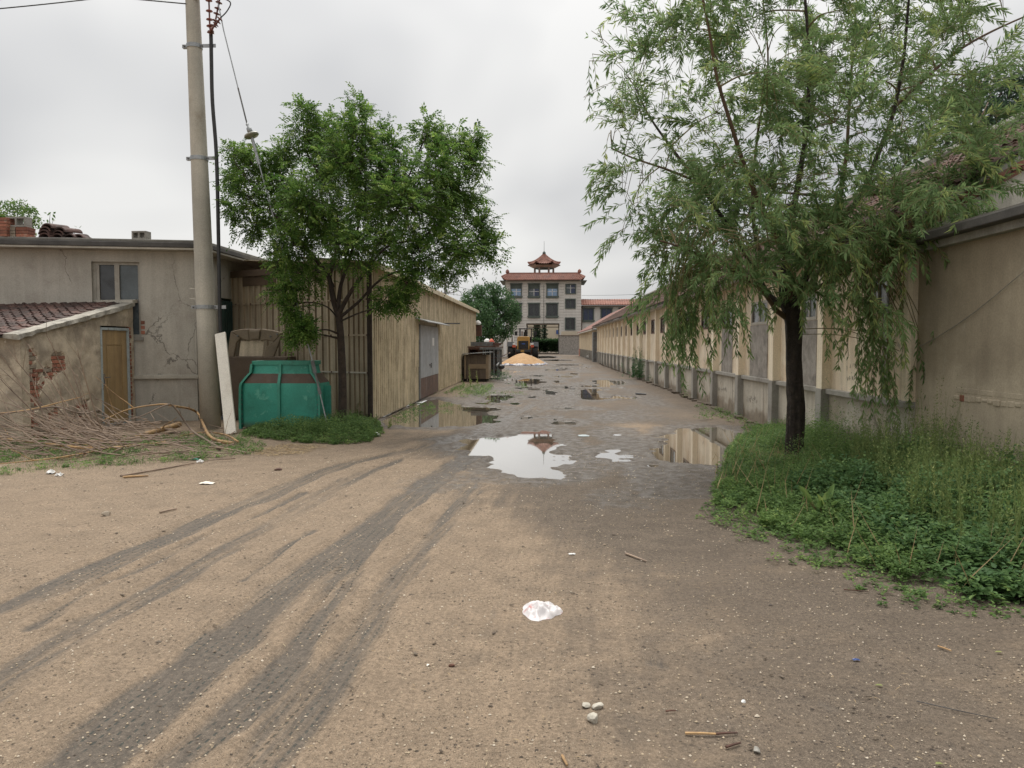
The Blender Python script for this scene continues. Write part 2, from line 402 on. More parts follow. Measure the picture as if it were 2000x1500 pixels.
MAT['black_plastic'] = surf('black_plastic', (.015,.015,.016,1), (.025,.025,.025,1), sc=5, rough=.35, bump=.05)
MAT['insul_brown'] = surf('brown_porcelain', (.16,.05,.032,1), (.11,.04,.028,1), sc=5, rough=.3, bump=0, grain=0)
MAT['insul_red'] = surf('red_polymer_shed', (.30,.095,.07,1), (.24,.08,.06,1), sc=5, rough=.5, bump=0, grain=0)
MAT['insul_white'] = surf('glazed_stone_porcelain', (.34,.33,.27,1), (.26,.25,.2,1), sc=6, rough=.3, bump=0)
MAT['board_white'] = surf('weathered_white_board', (.66,.61,.52,1), (.58,.535,.45,1), sc=2, rough=.6, stain=(.45,.38,.3,1), ssc=2, st=(.6,.8), bump=.1)
MAT['brown_board'] = surf('dark_brown_board', (.105,.072,.045,1), (.08,.055,.036,1), sc=2, rough=.6, stain=(.16,.12,.08,1), ssc=1.5, st=(.55,.75), sstr=.5)
MAT['tan_mould'] = surf('tan_moulded_plastic', (.18,.14,.092,1), (.14,.108,.07,1), sc=3, rough=.7, stain=(.075,.055,.035,1), ssc=4, st=(.55,.7))
MAT['crate_tan'] = surf('weathered_plywood', (.13,.098,.07,1), (.095,.072,.052,1), sc=3, rough=.8, stain=(.075,.052,.036,1), ssc=3, st=(.5,.7), streak=.3, rnd=.15)
MAT['crate_light'] = surf('pale_wood_batten', (.26,.195,.125,1), (.2,.15,.095,1), sc=3, rough=.8, stain=(.2,.15,.1,1))
MAT['bark_dark'] = surf('wet_dark_bark', (.052,.037,.027,1), (.024,.017,.013,1), sc=9, rough=.8, bump=1.0, bsc=26, bd=.03, stain=(.11,.08,.055,1), ssc=11, st=(.56,.66), streak=.5)
MAT['bark_brown'] = surf('brown_bark', (.062,.042,.030,1), (.032,.023,.017,1), sc=8, rough=.85, bump=.9, bsc=30, bd=.02, streak=.35)
MAT['bark_willow'] = surf('willow_limb_bark', (.12,.072,.038,1), (.07,.045,.026,1), sc=5, rough=.8, bump=.4)
MAT['twig_yellow'] = surf('yellow_green_twig', (.20,.16,.06,1), (.13,.10,.05,1), sc=5, rough=.7, bump=0)
MAT['dead_grey'] = surf('dead_grey_brown_wood', (.19,.14,.10,1), (.115,.085,.065,1), sc=4, rough=.85, bump=.3, rnd=.3)
MAT['dead_yellow'] = surf('stripped_yellow_wood', (.34,.215,.095,1), (.20,.12,.06,1), sc=3, rough=.75, bump=.3, rnd=.2, stain=(.1,.065,.04,1), ssc=6, st=(.5,.65))
MAT['leaf_ash'] = leafmat('pinnate_leaf', (.048,.105,.022,1), (.145,.24,.05,1), (.30,.39,.10,1), .46)
MAT['leaf_willow'] = leafmat('willow_leaf', (.10,.17,.06,1), (.24,.34,.14,1), (.42,.48,.17,1), .45)
MAT['leaf_far'] = leafmat('distant_leaf', (.045,.098,.042,1), (.09,.168,.066,1), (.13,.21,.085,1), .3)
MAT['leaf_dark'] = leafmat('dark_conifer_leaf', (.030,.058,.034,1), (.052,.088,.05,1), (.075,.115,.06,1), .2)
MAT['weed'] = leafmat('weed_leaf', (.075,.135,.042,1), (.16,.25,.075,1), (.29,.37,.11,1), .4)
MAT['weed_blue'] = leafmat('broad_weed_leaf', (.065,.130,.050,1), (.135,.225,.082,1), (.22,.31,.10,1), .36)
MAT['weed_yellow'] = leafmat('yellow_green_spike', (.13,.18,.065,1), (.22,.275,.095,1), (.33,.35,.13,1), .34)
MAT['straw'] = leafmat('dry_straw', (.30,.21,.11,1), (.42,.32,.18,1), (.5,.42,.28,1), .1)
MAT['ash_wall'] = surf('grey_stone_cladding', (.44,.42,.385,1), (.38,.36,.33,1), sc=.25, stain=(.22,.2,.18,1), ssc=.3, st=(.55,.75), sstr=.5, streak=.08, bump=.05, grain=.04)
MAT['green_trim'] = surf('dark_green_trim', (.085,.105,.09,1), (.065,.08,.07,1), sc=1, rough=.7, bump=.05)
MAT['yellow_paint'] = surf('loader_yellow_paint', (.42,.24,.06,1), (.35,.19,.05,1), sc=2.5, rough=.5, stain=(.26,.15,.06,1), bump=.05, spec=.4)
MAT['far_beige'] = surf('beige_render', (.52,.45,.34,1), (.46,.40,.30,1), sc=.3, bump=.05)
MAT['white_paint'] = surf('white_paint', (.72,.71,.68,1), (.62,.61,.58,1), sc=2, rough=.6, bump=.05)
MAT['red_paint'] = surf('red_orange_paint', (.50,.09,.04,1), (.42,.07,.03,1), sc=2, rough=.6)
MAT['blue_sign'] = surf('blue_sign_paint', (.035,.08,.26,1), (.03,.07,.22,1), sc=2, rough=.5, grain=0)
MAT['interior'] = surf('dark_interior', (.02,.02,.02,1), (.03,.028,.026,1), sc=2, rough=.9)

two_tone(MAT['plinth'], .12, .34, (.52, .47, .42, 1))
two_tone(MAT['green_grp'], .0, .16, (1.5, .42, .35, 1), .5)
def glassmat(name, col, rough=.06, spec=.6):
    t = NT(name)
    c = t.mix(t.ramp(t.noise(3, 5, .6), .4, .7), col, tuple(min(1, x * 1.5) for x in col[:3]) + (1,))
    t.bump(t.noise(2.0, 2), .06, .02)
    return t.fin(c, t.rng(t.noise(5, 4), .35, .7, rough, rough + .2), 0, spec)
MAT['glass'] = glassmat('dusty_dark_glass', (.028,.03,.032,1), .12)
MAT['glass_blue'] = glassmat('grey_blue_dirty_glass', (.075,.09,.095,1), .2)
MAT['glass_sky'] = glassmat('pale_blue_glass', (.20,.29,.42,1), .15)
MAT['glass_navy'] = glassmat('navy_glass', (.025,.035,.075,1), .1)

def bagmat():
    t = NT('thin_white_plastic')
    col = t.mix(t.ramp(t.noise(14, 3, vec=t.pos()), .60, .72), (.80,.76,.75,1), (.62,.30,.29,1))
    t.fin(col, .3, 0, .5)
    t.bump(t.noise(90, 4, .6), .5, .004)
    tr = t.n.new('ShaderNodeBsdfTranslucent'); tr.inputs[0].default_value = (.8,.78,.77,1)
    mx = t.n.new('ShaderNodeMixShader'); mx.inputs[0].default_value = .3
    t.l.new(t.b.outputs[0], mx.inputs[1]); t.l.new(tr.outputs[0], mx.inputs[2]); t.l.new(mx.outputs[0], t.out.inputs[0])
    return t.m
MAT['bag'] = bagmat()

def watermat():
    t = NT('murky_rain_water')
    t.bump(t.noise(2.5, 3, .5), .012, .02)
    t.fin((.16,.135,.10,1), .02, 0)
    t.b.inputs['IOR'].default_value = 1.7
    t.b.inputs['Coat Weight'].default_value = 1.0; t.b.inputs['Coat IOR'].default_value = 1.9; t.b.inputs['Coat Roughness'].default_value = .02
    t.b.inputs['Specular Tint'].default_value = (1, 1, 1, 1)
    return t.m
MAT['water'] = watermat()

def groundmat():
    t = NT('packed_dirt')
    damp, wet, trk, ts, tt = (t.attr(k) for k in ('damp', 'wet', 'track', 'along', 'across'))
    n_big = t.noise(.45, 6, .6); n_mid = t.noise(3.2, 7, .65); n_fine = t.noise(38, 6, .75); n_xf = t.noise(160, 3, .7)
    fl, fs = t.attr('flow'), t.attr('flow_s')
    cmb = t.n.new('ShaderNodeCombineXYZ'); t.put(cmb.inputs[0], t.math('MULTIPLY', fl, 9.0)); t.put(cmb.inputs[1], t.math('MULTIPLY', fs, .55))
    n_st = t.noise(1.0, 7, .68, vec=cmb.outputs[0])
    cmb2 = t.n.new('ShaderNodeCombineXYZ'); t.put(cmb2.inputs[0], t.math('MULTIPLY', fl, 34.0)); t.put(cmb2.inputs[1], t.math('MULTIPLY', fs, 2.6)); cmb2.inputs[2].default_value = 7.0
    n_st2 = t.noise(1.0, 5, .7, vec=cmb2.outputs[0])
    stm = t.attr('streak')
    tan_ = t.mix(t.ramp(n_mid, .36, .66), (.262,.195,.133,1), (.205,.153,.105,1))
    brown = t.mix(t.ramp(n_mid, .38, .64), (.101,.079,.059,1), (.139,.108,.080,1))
    f = t.math('ADD', damp, t.math('MULTIPLY', t.math('SUBTRACT', n_big, .5), 1.5))
    f = t.math('ADD', f, t.math('MULTIPLY', t.math('SUBTRACT', n_mid, .5), .9))
    f = t.math('ADD', f, t.math('MULTIPLY', t.math('MULTIPLY', t.math('SUBTRACT', n_st, .5), 1.9), stm))
    col = t.mix(t.rng(f, .2, .85), tan_, brown)
    # wet mud round the puddles
    wf = t.math('ADD', wet, t.math('MULTIPLY', t.math('SUBTRACT', t.noise(5.5, 7, .7), .5), .9))
    wf = t.rng(wf, .34, .72)
    mud = t.mix(t.ramp(t.noise(9, 5, .7), .4, .62), (.046,.038,.030,1), (.084,.070,.056,1))
    col = t.mix(t.math('MULTIPLY', wf, .85), col, mud)
    # tyre tracks: dark damp compacted bands with tread cleats
    tn = t.math('ADD', trk, t.math('ADD', t.math('MULTIPLY', t.math('SUBTRACT', n_st, .5), 2.1), t.math('MULTIPLY', t.math('SUBTRACT', n_st2, .5), .9)))
    tm = t.rng(tn, .18, .80)
    tcol = t.mix(t.ramp(n_fine, .35, .7), (.055,.044,.033,1), (.084,.068,.052,1))
    col = t.mix(t.math('MULTIPLY', tm, .90), col, tcol)
    lug = t.math('SINE', t.math('ADD', t.math('MULTIPLY', ts, 115.0), t.math('MULTIPLY', t.math('ABSOLUTE', tt), 60.0)))
    rows = t.math('COSINE', t.math('MULTIPLY', t.math('ADD', tt, t.math('MULTIPLY', t.math('SUBTRACT', t.noise(1.7, 2), .5), .03)), 110.0))
    lugm = t.math('MULTIPLY', t.rng(lug, -.35, .2), t.rng(rows, .72, .93))
    lugm = t.math('MULTIPLY', lugm, t.rng(trk, .35, .7))
    lugm = t.math('MULTIPLY', lugm, t.ramp(t.noise(2.1, 4, .6), .44, .54))
    col = t.mix(t.math('MULTIPLY', lugm, .9), col, (.022,.028,.022,1))
    # grit: pale and dark specks
    for sc, thr, cc, dd, k in ((95, .80, (.31,.26,.19,1), .26, .85), (60, .80, (.035,.026,.020,1), .26, .9), (34, .93, (.035,.027,.021,1), .30, .9), (38, .97, (.36,.31,.24,1), .18, .8), (190, .62, (.27,.22,.16,1), .34, .75), (150, .62, (.045,.035,.027,1), .32, .8)):
        v = t.voro(sc)
        m = t.math('MULTIPLY', t.math('GREATER_THAN', t.sep(v['Color'])[0], thr), t.math('LESS_THAN', v['Distance'], dd))
        m = t.math('MULTIPLY', m, t.math('MULTIPLY', t.math('SUBTRACT', 1.0, t.math('MULTIPLY', tm, .6)), k))
        m = t.math('MULTIPLY', m, t.rng(t.noise(1.3, 4), .3, .6, .35, 1))
        col = t.mix(m, col, cc)
    col = t.gain(col, t.math('ADD', 1.0, t.math('MULTIPLY', stm, t.rng(n_st2, .3, .7, -.16, .12))))
    col = t.gain(col, t.rng(n_fine, .28, .72, .70, 1.28))
    col = t.gain(col, t.rng(n_xf, .3, .7, .78, 1.2))
    h = t.math('ADD', t.math('MULTIPLY', n_fine, 1.0), t.math('MULTIPLY', t.noise(11, 6, .7), 1.6))
    h = t.math('ADD', h, t.math('MULTIPLY', n_xf, .35))
    h = t.math('ADD', h, t.math('MULTIPLY', t.math('MULTIPLY', n_st2, stm), 1.4))
    h = t.math('SUBTRACT', h, t.math('MULTIPLY', lugm, 1.2))
    bs = t.math('SUBTRACT', .75, t.math('MULTIPLY', t.math('MAXIMUM', tm, wf), .42))
    t.bump(h, bs, .016)
    rg = t.math('SUBTRACT', .95, t.math('MULTIPLY', wf, t.rng(t.noise(7, 5, .6), .35, .65, .1, .45)))
    rg = t.math('SUBTRACT', rg, t.math('MULTIPLY', tm, .22))
    t.fin(col, rg, 0, .35)
    return t.m
MAT['ground'] = groundmat()
# ================================================================== GROUND
_VN = {}
def vnoise(X, Y, cell, seed):
    """smooth value noise"""
    n = 512
    if seed not in _VN: _VN[seed] = np.random.default_rng(seed).random((n, n))
    T = _VN[seed]
    u = X / cell + 1000.3; v = Y / cell + 1000.7
    i = np.floor(u).astype(int); j = np.floor(v).astype(int)
    a = u - i; b = v - j
    a = a * a * (3 - 2 * a); b = b * b * (3 - 2 * b)
    i %= n; j %= n; i2 = (i + 1) % n; j2 = (j + 1) % n
    return (T[i, j] * (1 - a) + T[i2, j] * a) * (1 - b) + (T[i, j2] * (1 - a) + T[i2, j2] * a) * b
def sstep(x, a, b):
    t = np.clip((x - a) / (b - a), 0, 1); return t * t * (3 - 2 * t)
def seg_dist(X, Y, pts, closed=False):
    """distance to polyline, arc length of the nearest point, signed side offset"""
    best = np.full(X.shape, 1e9); S = np.zeros(X.shape); T = np.zeros(X.shape); acc = 0
    P = pts + [pts[0]] if closed else pts
    for (x0, y0), (x1, y1) in zip(P[:-1], P[1:]):
        dx, dy = x1 - x0, y1 - y0; L = math.hypot(dx, dy)
        if L < 1e-6: continue
        t = np.clip(((X - x0) * dx + (Y - y0) * dy) / (L * L), 0, 1)
        ex, ey = X - x0 - t * dx, Y - y0 - t * dy
        d = np.hypot(ex, ey); m = d < best
        best[m] = d[m]; S[m] = (acc + t * L)[m]; T[m] = ((ex * dy - ey * dx) / L)[m]; acc += L
    return best, S, T
def inside(X, Y, P):
    c = np.zeros(X.shape, dtype=bool)
    for (x0, y0), (x1, y1) in zip(P, P[1:] + P[:1]):
        if y0 == y1: continue
        m = ((y0 > Y) != (y1 > Y)) & (X < (x1 - x0) * (Y - y0) / (y1 - y0) + x0); c ^= m
    return c
def gp(px, py):
    p = G(px, py); return (p.x, p.y)

def geo_lines(a, b, first, ratio, out):
    L = [a]; step = first
    while L[-1] < b: L.append(L[-1] + max(first, L[-1] * ratio)); 
    return L
ylines = [-400, -150, -50, -20, -8, -3, 0, 1.0, 1.8]
y = 2.3
while y < 115: ylines.append(y); y += max(.028, y * .0062)
ylines += [120, 130, 150, 190, 260, 400, 700, 1200]
xs = list(np.arange(-9.0, 6.6, .038))
left = [-9.3, -9.8, -10.6, -12, -14.5, -18, -25, -40, -80, -200, -700][::-1]
right = [6.9, 7.6, 9, 12, 17, 25, 45, 90, 220, 700]
xlines = left + xs + right
XX, YY = np.meshgrid(np.array(xlines), np.array(ylines))

# puddle outlines (ground coordinates)
PUD_POLY = [
 ('large puddle of rain water in mid road, white with sky', [(905,862),(915,856),(960,852),(1012,851),(1030,843),(1060,840),(1068,848),(1072,860),(1088,868),(1075,876),(1066,880),(1102,889),(1104,903),(1085,909),(1066,908),(1080,917),(1072,927),(1040,929),(1000,922),(975,910),(968,903),(984,896),(950,886),(925,882),(912,872)]),
 ('brown puddle by the tree verge mirroring the pilasters of the long warehouse', [(1268,884),(1285,874),(1300,869),(1296,852),(1318,845),(1336,836),(1390,834),(1432,842),(1455,866),(1452,892),(1428,906),(1376,906),(1330,901),(1290,896)]),
 ('long puddle mirroring the grey metal shed door', [(748,822),(770,808),(790,797),(815,787),(852,778),(878,786),(902,792),(962,795),(968,800),(932,804),(968,812),(960,822),(925,829),(880,832),(838,834),(800,832),(765,829)]),
 ('small dark puddle beside the green weeds past the shed door', [(950,776),(962,770),(990,770),(1004,773),(992,779),(966,783)]),
 ('small broken puddle between the white one and the brown one', [(1168,881),(1185,880),(1202,876),(1212,882),(1230,886),(1222,896),(1200,899),(1184,892)]),
]
PUD_ELL = [(1035,745,27,7),(1190,745,34,4.5),(1100,735,18,2.5),(1150,770,20,5),(1075,765,13,4),(1140,763,16,3),(1118,797,34,2.2),
           (1148,753,26,1.6),(1110,712,28,1.8),(1090,703,30,1.5),(1066,697,24,2.0),(1082,722,20,1.6),(1205,847,14,3.5),(1256,884,4,10),
           (1106,824,15,2.6),(995,741,14,2.5),(1160,777,22,2.2),(1030,757,26,2.2),(1048,733,16,1.6),(1120,692,20,1.0)]
DEPTH = np.zeros(XX.shape); WET = np.zeros(XX.shape)
wob = (vnoise(XX, YY, .22, 1) - .5) * .14 + (vnoise(XX, YY, .7, 2) - .5) * .22
puddles = []
for label, poly in PUD_POLY:
    P = [gp(*p) for p in poly]
    ax = np.array(P); x0, y0 = ax.min(0) - 2.2; x1, y1 = ax.max(0) + 2.2
    iy = np.where((YY[:, 0] > y0) & (YY[:, 0] < y1))[0]; ix = np.where((XX[0] > x0) & (XX[0] < x1))[0]
    s = np.ix_(iy, ix)
    d, _, _ = seg_dist(XX[s], YY[s], P, True); ins = inside(XX[s], YY[s], P)
    sd = np.where(ins, -d, d) - .07 + wob[s] * .7 + (vnoise(XX[s], YY[s], .09, 14) - .5) * .13 + (vnoise(XX[s], YY[s], .28, 15) - .5) * .22
    DEPTH[s] = np.maximum(DEPTH[s], sstep(-sd, -.10, .14))
    WET[s] = np.maximum(WET[s], 1 - sstep(sd, -.05, 1.1))
    puddles.append((label, x0 + 1.9, y0 + 1.9, x1 - 1.9, y1 - 1.9))
for k, (cx, cy, rx, ry) in enumerate(PUD_ELL):
    c = gp(cx, cy); a = gp(cx + rx, cy)[0] - c[0]; b = abs(gp(cx, cy - ry)[1] - gp(cx, cy + ry)[1]) / 2
    iy = np.where(abs(YY[:, 0] - c[1]) < b * 2.5 + 2)[0]; ix = np.where(abs(XX[0] - c[0]) < a * 2.5 + 2)[0]
    s = np.ix_(iy, ix)
    q = np.hypot((XX[s] - c[0]) / a, (YY[s] - c[1]) / b) - 1
    sd = q * min(a, b) + wob[s] * 1.1 + (vnoise(XX[s], YY[s] * .35, .5, 40 + k) - .5) * .55 * min(1, a)
    DEPTH[s] = np.maximum(DEPTH[s], sstep(-sd, -.10, .14))
    WET[s] = np.maximum(WET[s], 1 - sstep(sd, -.05, .9))
    if k != 12 and k != 13: puddles.append((None, c[0] - a * 1.6 - .2, c[1] - b * 1.5 - .3, c[0] + a * 1.6 + .2, c[1] + b * 1.5 + .3))
    else: puddles.append((None, c[0] - a - .25, c[1] - b - .4, c[0] + a + .25, c[1] + b + .4))
road = sstep(YY, 9, 14) * sstep(-abs(XX - .3), -4.2, -2.6)
WET = np.maximum(WET, road * (.26 + .55 * vnoise(XX, YY * .4, .8, 9)) * (1 - sstep(YY, 45, 90) * .5))
WET = np.maximum(WET, .62 * sstep(vnoise(XX, YY, 1.1, 21), .15, .7) * (1 - sstep(np.hypot((XX - 1.0) / 3.2, (YY - 8.7) / 1.9), .6, 1.2)))

# small scattered puddles down the lane
lane = sstep(YY, 13.5, 16) * (1 - sstep(YY, 60, 75)) * (1 - sstep(abs(XX - .25 - YY * .008), 2.2, 3.0))
sp = vnoise(XX, YY * .42, .85, 301) * .62 + vnoise(XX, YY * .5, .33, 302) * .38
sm = sstep(sp * lane, .665, .72)
DEPTH = np.maximum(DEPTH, sm); WET = np.maximum(WET, sstep(sp * lane, .52, .68))
puddles.append(('thin broken puddles strung along the wheel ruts of the track', -2.9, 13.0, 3.8, 70.0))
# tyre tracks: centre lines in the photograph, width in metres, strength
TRACKS = [
 ([(150,1500),(262,1400),(385,1300),(480,1220),(560,1150),(650,1085),(730,1030),(800,975),(852,935),(905,900),(985,862)], .34, 1.0),
 ([(330,1500),(470,1385),(560,1300),(612,1225),(668,1140),(700,1080),(760,1020),(820,970)], .20, .9),
 ([(500,1500),(590,1400),(655,1320),(708,1240),(762,1160),(820,1075),(872,1010),(930,950)], .24, .72),
 ([(-100,1215),(60,1165),(150,1128),(240,1085),(330,1050),(430,1002),(520,970),(590,938),(680,905),(800,880),(930,845),(1040,790)], .30, .80),
 ([(-60,1370),(60,1290),(150,1230),(250,1180),(340,1132),(430,1075),(520,1025),(600,985),(690,935),(770,900)], .26, .66),
 ([(60,1230),(170,1152),(260,1118),(340,1075),(430,1035),(520,1000),(590,965)], .10, .75),
 ([(470,1135),(520,1100),(575,1058),(610,1035)], .07, .7),
 ([(1060,800),(1000,822),(950,850),(880,880)], .25, .6),
 ([(1270,1292),(1400,1320),(1520,1348),(1700,1402),(1900,1470)], .07, .42),
 ([(1330,1285),(1480,1312),(1640,1352),(1850,1420)], .05, .36),
 ([(1130,1010),(1200,960),(1230,920),(1225,880)], .22, .35),
 ([(1130,720),(1120,760),(1100,800),(1060,850)], .3, .45),
]
TRK = np.zeros(XX.shape); ALONG = np.zeros(XX.shape); ACROSS = np.zeros(XX.shape); RUT = np.zeros(XX.shape)
for pts, w, st in TRACKS:
    P = [gp(*p) for p in pts]; P = [(v.x, v.y) for v in smooth_pts([(a, b, 0) for a, b in P], 4)]
    d, S, T = seg_dist(XX, YY, P)
    d = d + (vnoise(XX, YY, .3, 77) - .5) * .06
    m = st * (1 - sstep(d, w * .5 * .55, w * .5 * 1.45))
    fade = .72 + .5 * (vnoise(S, S * 0, 1.3, int(w * 1000)) - .3)
    m = m * np.clip(fade, .45, 1.05)
    u = m > TRK
    ALONG[u] = S[u]; ACROSS[u] = T[u]; TRK = np.maximum(TRK, m)
    RUT += st * (-.022 * (1 - sstep(d, w * .35, w * .6)) + .014 * np.exp(-((d - w * .72) / .05) ** 2))
# a flow field along the wheel marks, for drag streaks in the dirt
Pm = [gp(*p) for p in ((-160,1760),(60,1560),(262,1400),(385,1300),(480,1220),(560,1150),(650,1085),(730,1030),(800,975),(870,925),(950,880),(1020,830),(1060,780),(1080,740),(1085,710))]
Pm = [(v.x, v.y) for v in smooth_pts([(a, b, 0) for a, b in Pm], 3)]
_, FLOW_S, FLOW = seg_dist(XX, YY, Pm)
STREAK = (1 - sstep(abs(FLOW + .4), 1.6, 3.6)) * (1 - .6 * sstep(YY, 10, 16)) * (.55 + .45 * sstep(TRK, .1, .5))
# damp darkness of the dirt: pale on the left, browner in the middle and right foreground
ux = XX; uy = YY
DAMP = .02 + .80 * sstep(ux + (uy - 5) * .10, -1.0, 1.3)
lm = sstep(uy + (vnoise(ux, uy, .8, 401) - .5) * 1.6, 8.2, 11.0) * sstep(ux + (vnoise(ux, uy, .6, 402) - .5) * 1.2, -3.3, -1.2)
DAMP = DAMP * (1 - lm) + np.maximum(DAMP, .80) * lm
DAMP = DAMP + .4 * (1 - sstep(np.hypot((ux - 1.2) / 2.4, (uy - 7.6) / 1.8), .3, 1.2))
DAMP = DAMP - .6 * (1 - sstep(np.hypot((ux - 1.75) / .8, (uy - 14.2) / 1.6), .4, 1.1))
DAMP = DAMP - .25 * (1 - sstep(np.hypot((ux + 1.3) / 1.2, (uy - 9.6) / .9), .4, 1.1))
near = 1 - sstep(YY, 30, 60)
Z = (vnoise(XX, YY, 1.6, 3) - .5) * .016 + (vnoise(XX, YY, .45, 4) - .5) * .010 * near + (vnoise(XX, YY, .12, 5) - .5) * .005 * near
rough_mud = sstep(WET, .25, .7) * near
Z += rough_mud * ((vnoise(XX, YY * .5, .34, 6) - .5) * .012 + (vnoise(XX, YY * .6, .11, 8) - .5) * .007)
Z += RUT
Z = np.maximum(Z, -.014)
DEPTH_MOD = DEPTH * (.75 + .5 * vnoise(XX, YY, .35, 12))
Z = Z - .060 * DEPTH_MOD
Z = np.where(DEPTH < .05, np.maximum(Z, -.014), Z)
verge_z = .06 * sstep(XX - 2.6 + (YY - 9) * -.12, 0, 1.2) * (1 - sstep(YY, 11, 15)) * sstep(YY, -5, 2)
Z = Z + np.where(DEPTH < .05, verge_z, 0)
far = (abs(XX) > 30) | (YY > 118) | (YY < -3)
Z[far] = 0
ny, nx = XX.shape
V = np.stack([XX.ravel(), YY.ravel(), Z.ravel()], 1)
idx = np.arange(ny * nx).reshape(ny, nx)
F = np.stack([idx[:-1, :-1].ravel(), idx[:-1, 1:].ravel(), idx[1:, 1:].ravel(), idx[1:, :-1].ravel()], 1)
ground = bulk('ground', V, F, MAT['ground'], smooth=True, base=Vector((0, 0, 0)))
for nm, arr in (('damp', DAMP), ('wet', WET), ('track', TRK), ('along', ALONG), ('across', ACROSS), ('flow', FLOW), ('flow_s', FLOW_S), ('streak', STREAK)):
    a = ground.data.attributes.new(nm, 'FLOAT', 'POINT'); a.data.foreach_set('value', arr.astype(np.float32).ravel())
tag(ground, kind='structure')
def ground_z(x, y):
    j = int(np.searchsorted(np.array(ylines), y)); i = int(np.searchsorted(np.array(xlines), x))
    j = min(max(j, 0), ny - 1); i = min(max(i, 0), nx - 1)
    return float(Z[j, i])
for k, (label, x0, y0, x1, y1) in enumerate(puddles):
    lv = -.0205 - .0005 * (k % 9) if 'strung' not in (label or '') else -.0255
    p = MB().add([(x0,y0,lv),(x1,y0,lv),(x1,y1,lv),(x0,y1,lv)], [(0,1,2,3)]).build('puddle_water', MAT['water'])
    tag(p, label, kind='structure')
# ================================================================== LEFT: GREY PLASTER HOUSE
HC = Vector((-7.18, 15.5, 0))                     # corner seen behind the pole
HD = Vector((-1, -.203, 0)).normalized()          # along the front, leftwards
HN = Vector((HD.y, -HD.x, 0)); HN = -HN if HN.y > 0 else HN   # outward, to the viewer
HB = -HN                                          # into the building
UZ = Vector((0, 0, 1))
def hp(s, z, d=0.0): return HC + HD * s + HN * d + UZ * z
def hpx(px, py):
    q = AP(px, py, HC, HN) - HC; return q.dot(HD), q.z
def hbox(mb, s0, s1, z0, z1, d0, d1):
    return mb.obox(hp((s0 + s1) / 2, (z0 + z1) / 2, (d0 + d1) / 2), HD * (s1 - s0) / 2, HN * (d1 - d0) / 2, UZ * (z1 - z0) / 2)
house = thing('plaster_house', HC + HB * 2 + HD * 3, 'flat roofed grey plaster house with cracked walls behind the utility pole', 'house')
w0s, w0z = hpx(272, 512); w1s, w1z = hpx(181, 620)
ws0, ws1 = w0s, w1s; wz1 = w0z; wz0 = 1.72
mb = MB(); WT = 3.46
hbox(mb, -0.0, ws0, 0, WT, -.25, 0); hbox(mb, ws1, 10.5, 0, WT, -.25, 0)
hbox(mb, ws0, ws1, 0, wz0, -.25, 0); hbox(mb, ws0, ws1, wz1, WT, -.25, 0)
mb.build('wall', MAT['plaster_grey'], house)
SIDE_END = 21.0
mb = MB()
mb.prism([(-7.18, 15.46, 0), (-7.18, 16.75, 0), (-7.18, 16.75, WT), (-7.18, 15.46, WT)], (-.25, 0, 0))
mb.prism([(-7.18, 17.45, 0), (-7.18, SIDE_END, 0), (-7.18, SIDE_END, WT), (-7.18, 17.45, WT)], (-.25, 0, 0))
mb.prism([(-7.18, 16.75, 0), (-7.18, 17.45, 0), (-7.18, 17.45, 1.15), (-7.18, 16.75, 1.15)], (-.25, 0, 0))
mb.prism([(-7.18, 16.75, 2.6), (-7.18, 17.45, 2.6), (-7.18, 17.45, WT), (-7.18, 16.75, WT)], (-.25, 0, 0))
mb.build('side_wall', MAT['plaster_grey'], house)
mb = MB()                                          # corner pier standing proud
hbox(mb, -.03, .30, 0, WT, .003, .035)
mb.build('corner_pier', MAT['plaster_grey'], house)
mb = MB(); hbox(mb, -.06, 3.2, .87, .95, .002, .07); mb.build('belt_course', MAT['concrete_pale'], house, bevel=.008)
mb = MB()
mb.box((-7.048, 15.6, .87), (-7.11, 17.4, .95)); mb.build('belt_course', MAT['concrete_pale'], house)
# roof: slab with felt edge
f0 = hp(-.32, 0, .34); f1 = hp(10.6, 0, .34)
back = [(f1.x, 23), (f0.x, 23)]
def roof_prism(z0, z1, grow):
    a = hp(-.32 - grow, 0, .34 + grow); b = hp(10.6, 0, .34 + grow)
    return MB().prism([(a.x, a.y, z0), (b.x, b.y, z0), (b.x, 23, z0), (a.x, 23, z0)][::-1], (0, 0, z1 - z0))
roof_prism(3.463, 3.50, -.02).build('roof_slab', MAT['concrete_pale'], house)
roof_prism(3.503, 3.60, 0).build('roof_felt', MAT['felt'], house, bevel=.012)
roof_prism(3.603, 3.66, -.05).build('roof_screed', MAT['parapet'], house, bevel=.015)
roof_z = 3.66
# front window
win = MB()
t = .055
for (a, b, c, d) in ((ws0, ws1, wz1 - t, wz1), (ws0, ws1, wz0, wz0 + t), (ws0, ws0 + t, wz0 + t, wz1 - t), (ws1 - t, ws1, wz0 + t, wz1 - t)):
    hbox(win, a, b, c, d, -.15, -.08)
window = win.build('window', MAT['pvc'], house)
ms = (ws0 + ws1) / 2
mb = MB(); hbox(mb, ms - .045, ms + .045, wz0 + t, wz1 - t, -.145, -.07)
hbox(mb, ws1 - t - .06, ws1 - t - .002, wz0 + t, wz1 - t, -.14, -.09)
mb.build('mullion', MAT['pvc'], window)
mb = MB(); hbox(mb, ws0 + t, ms - .046, wz0 + t, wz1 - t, -.125, -.115); mb.build('pane', MAT['glass_blue'], window)
mb = MB(); hbox(mb, ms + .046, ws1 - t - .061, wz0 + t, wz1 - t, -.135, -.125); mb.build('pane', MAT['glass'], window)
mb = MB(); hbox(mb, ws0 - .05, ws1 + .03, wz0 - .07, wz0 - .002, -.24, .03); mb.build('window_sill', MAT['concrete'], house)
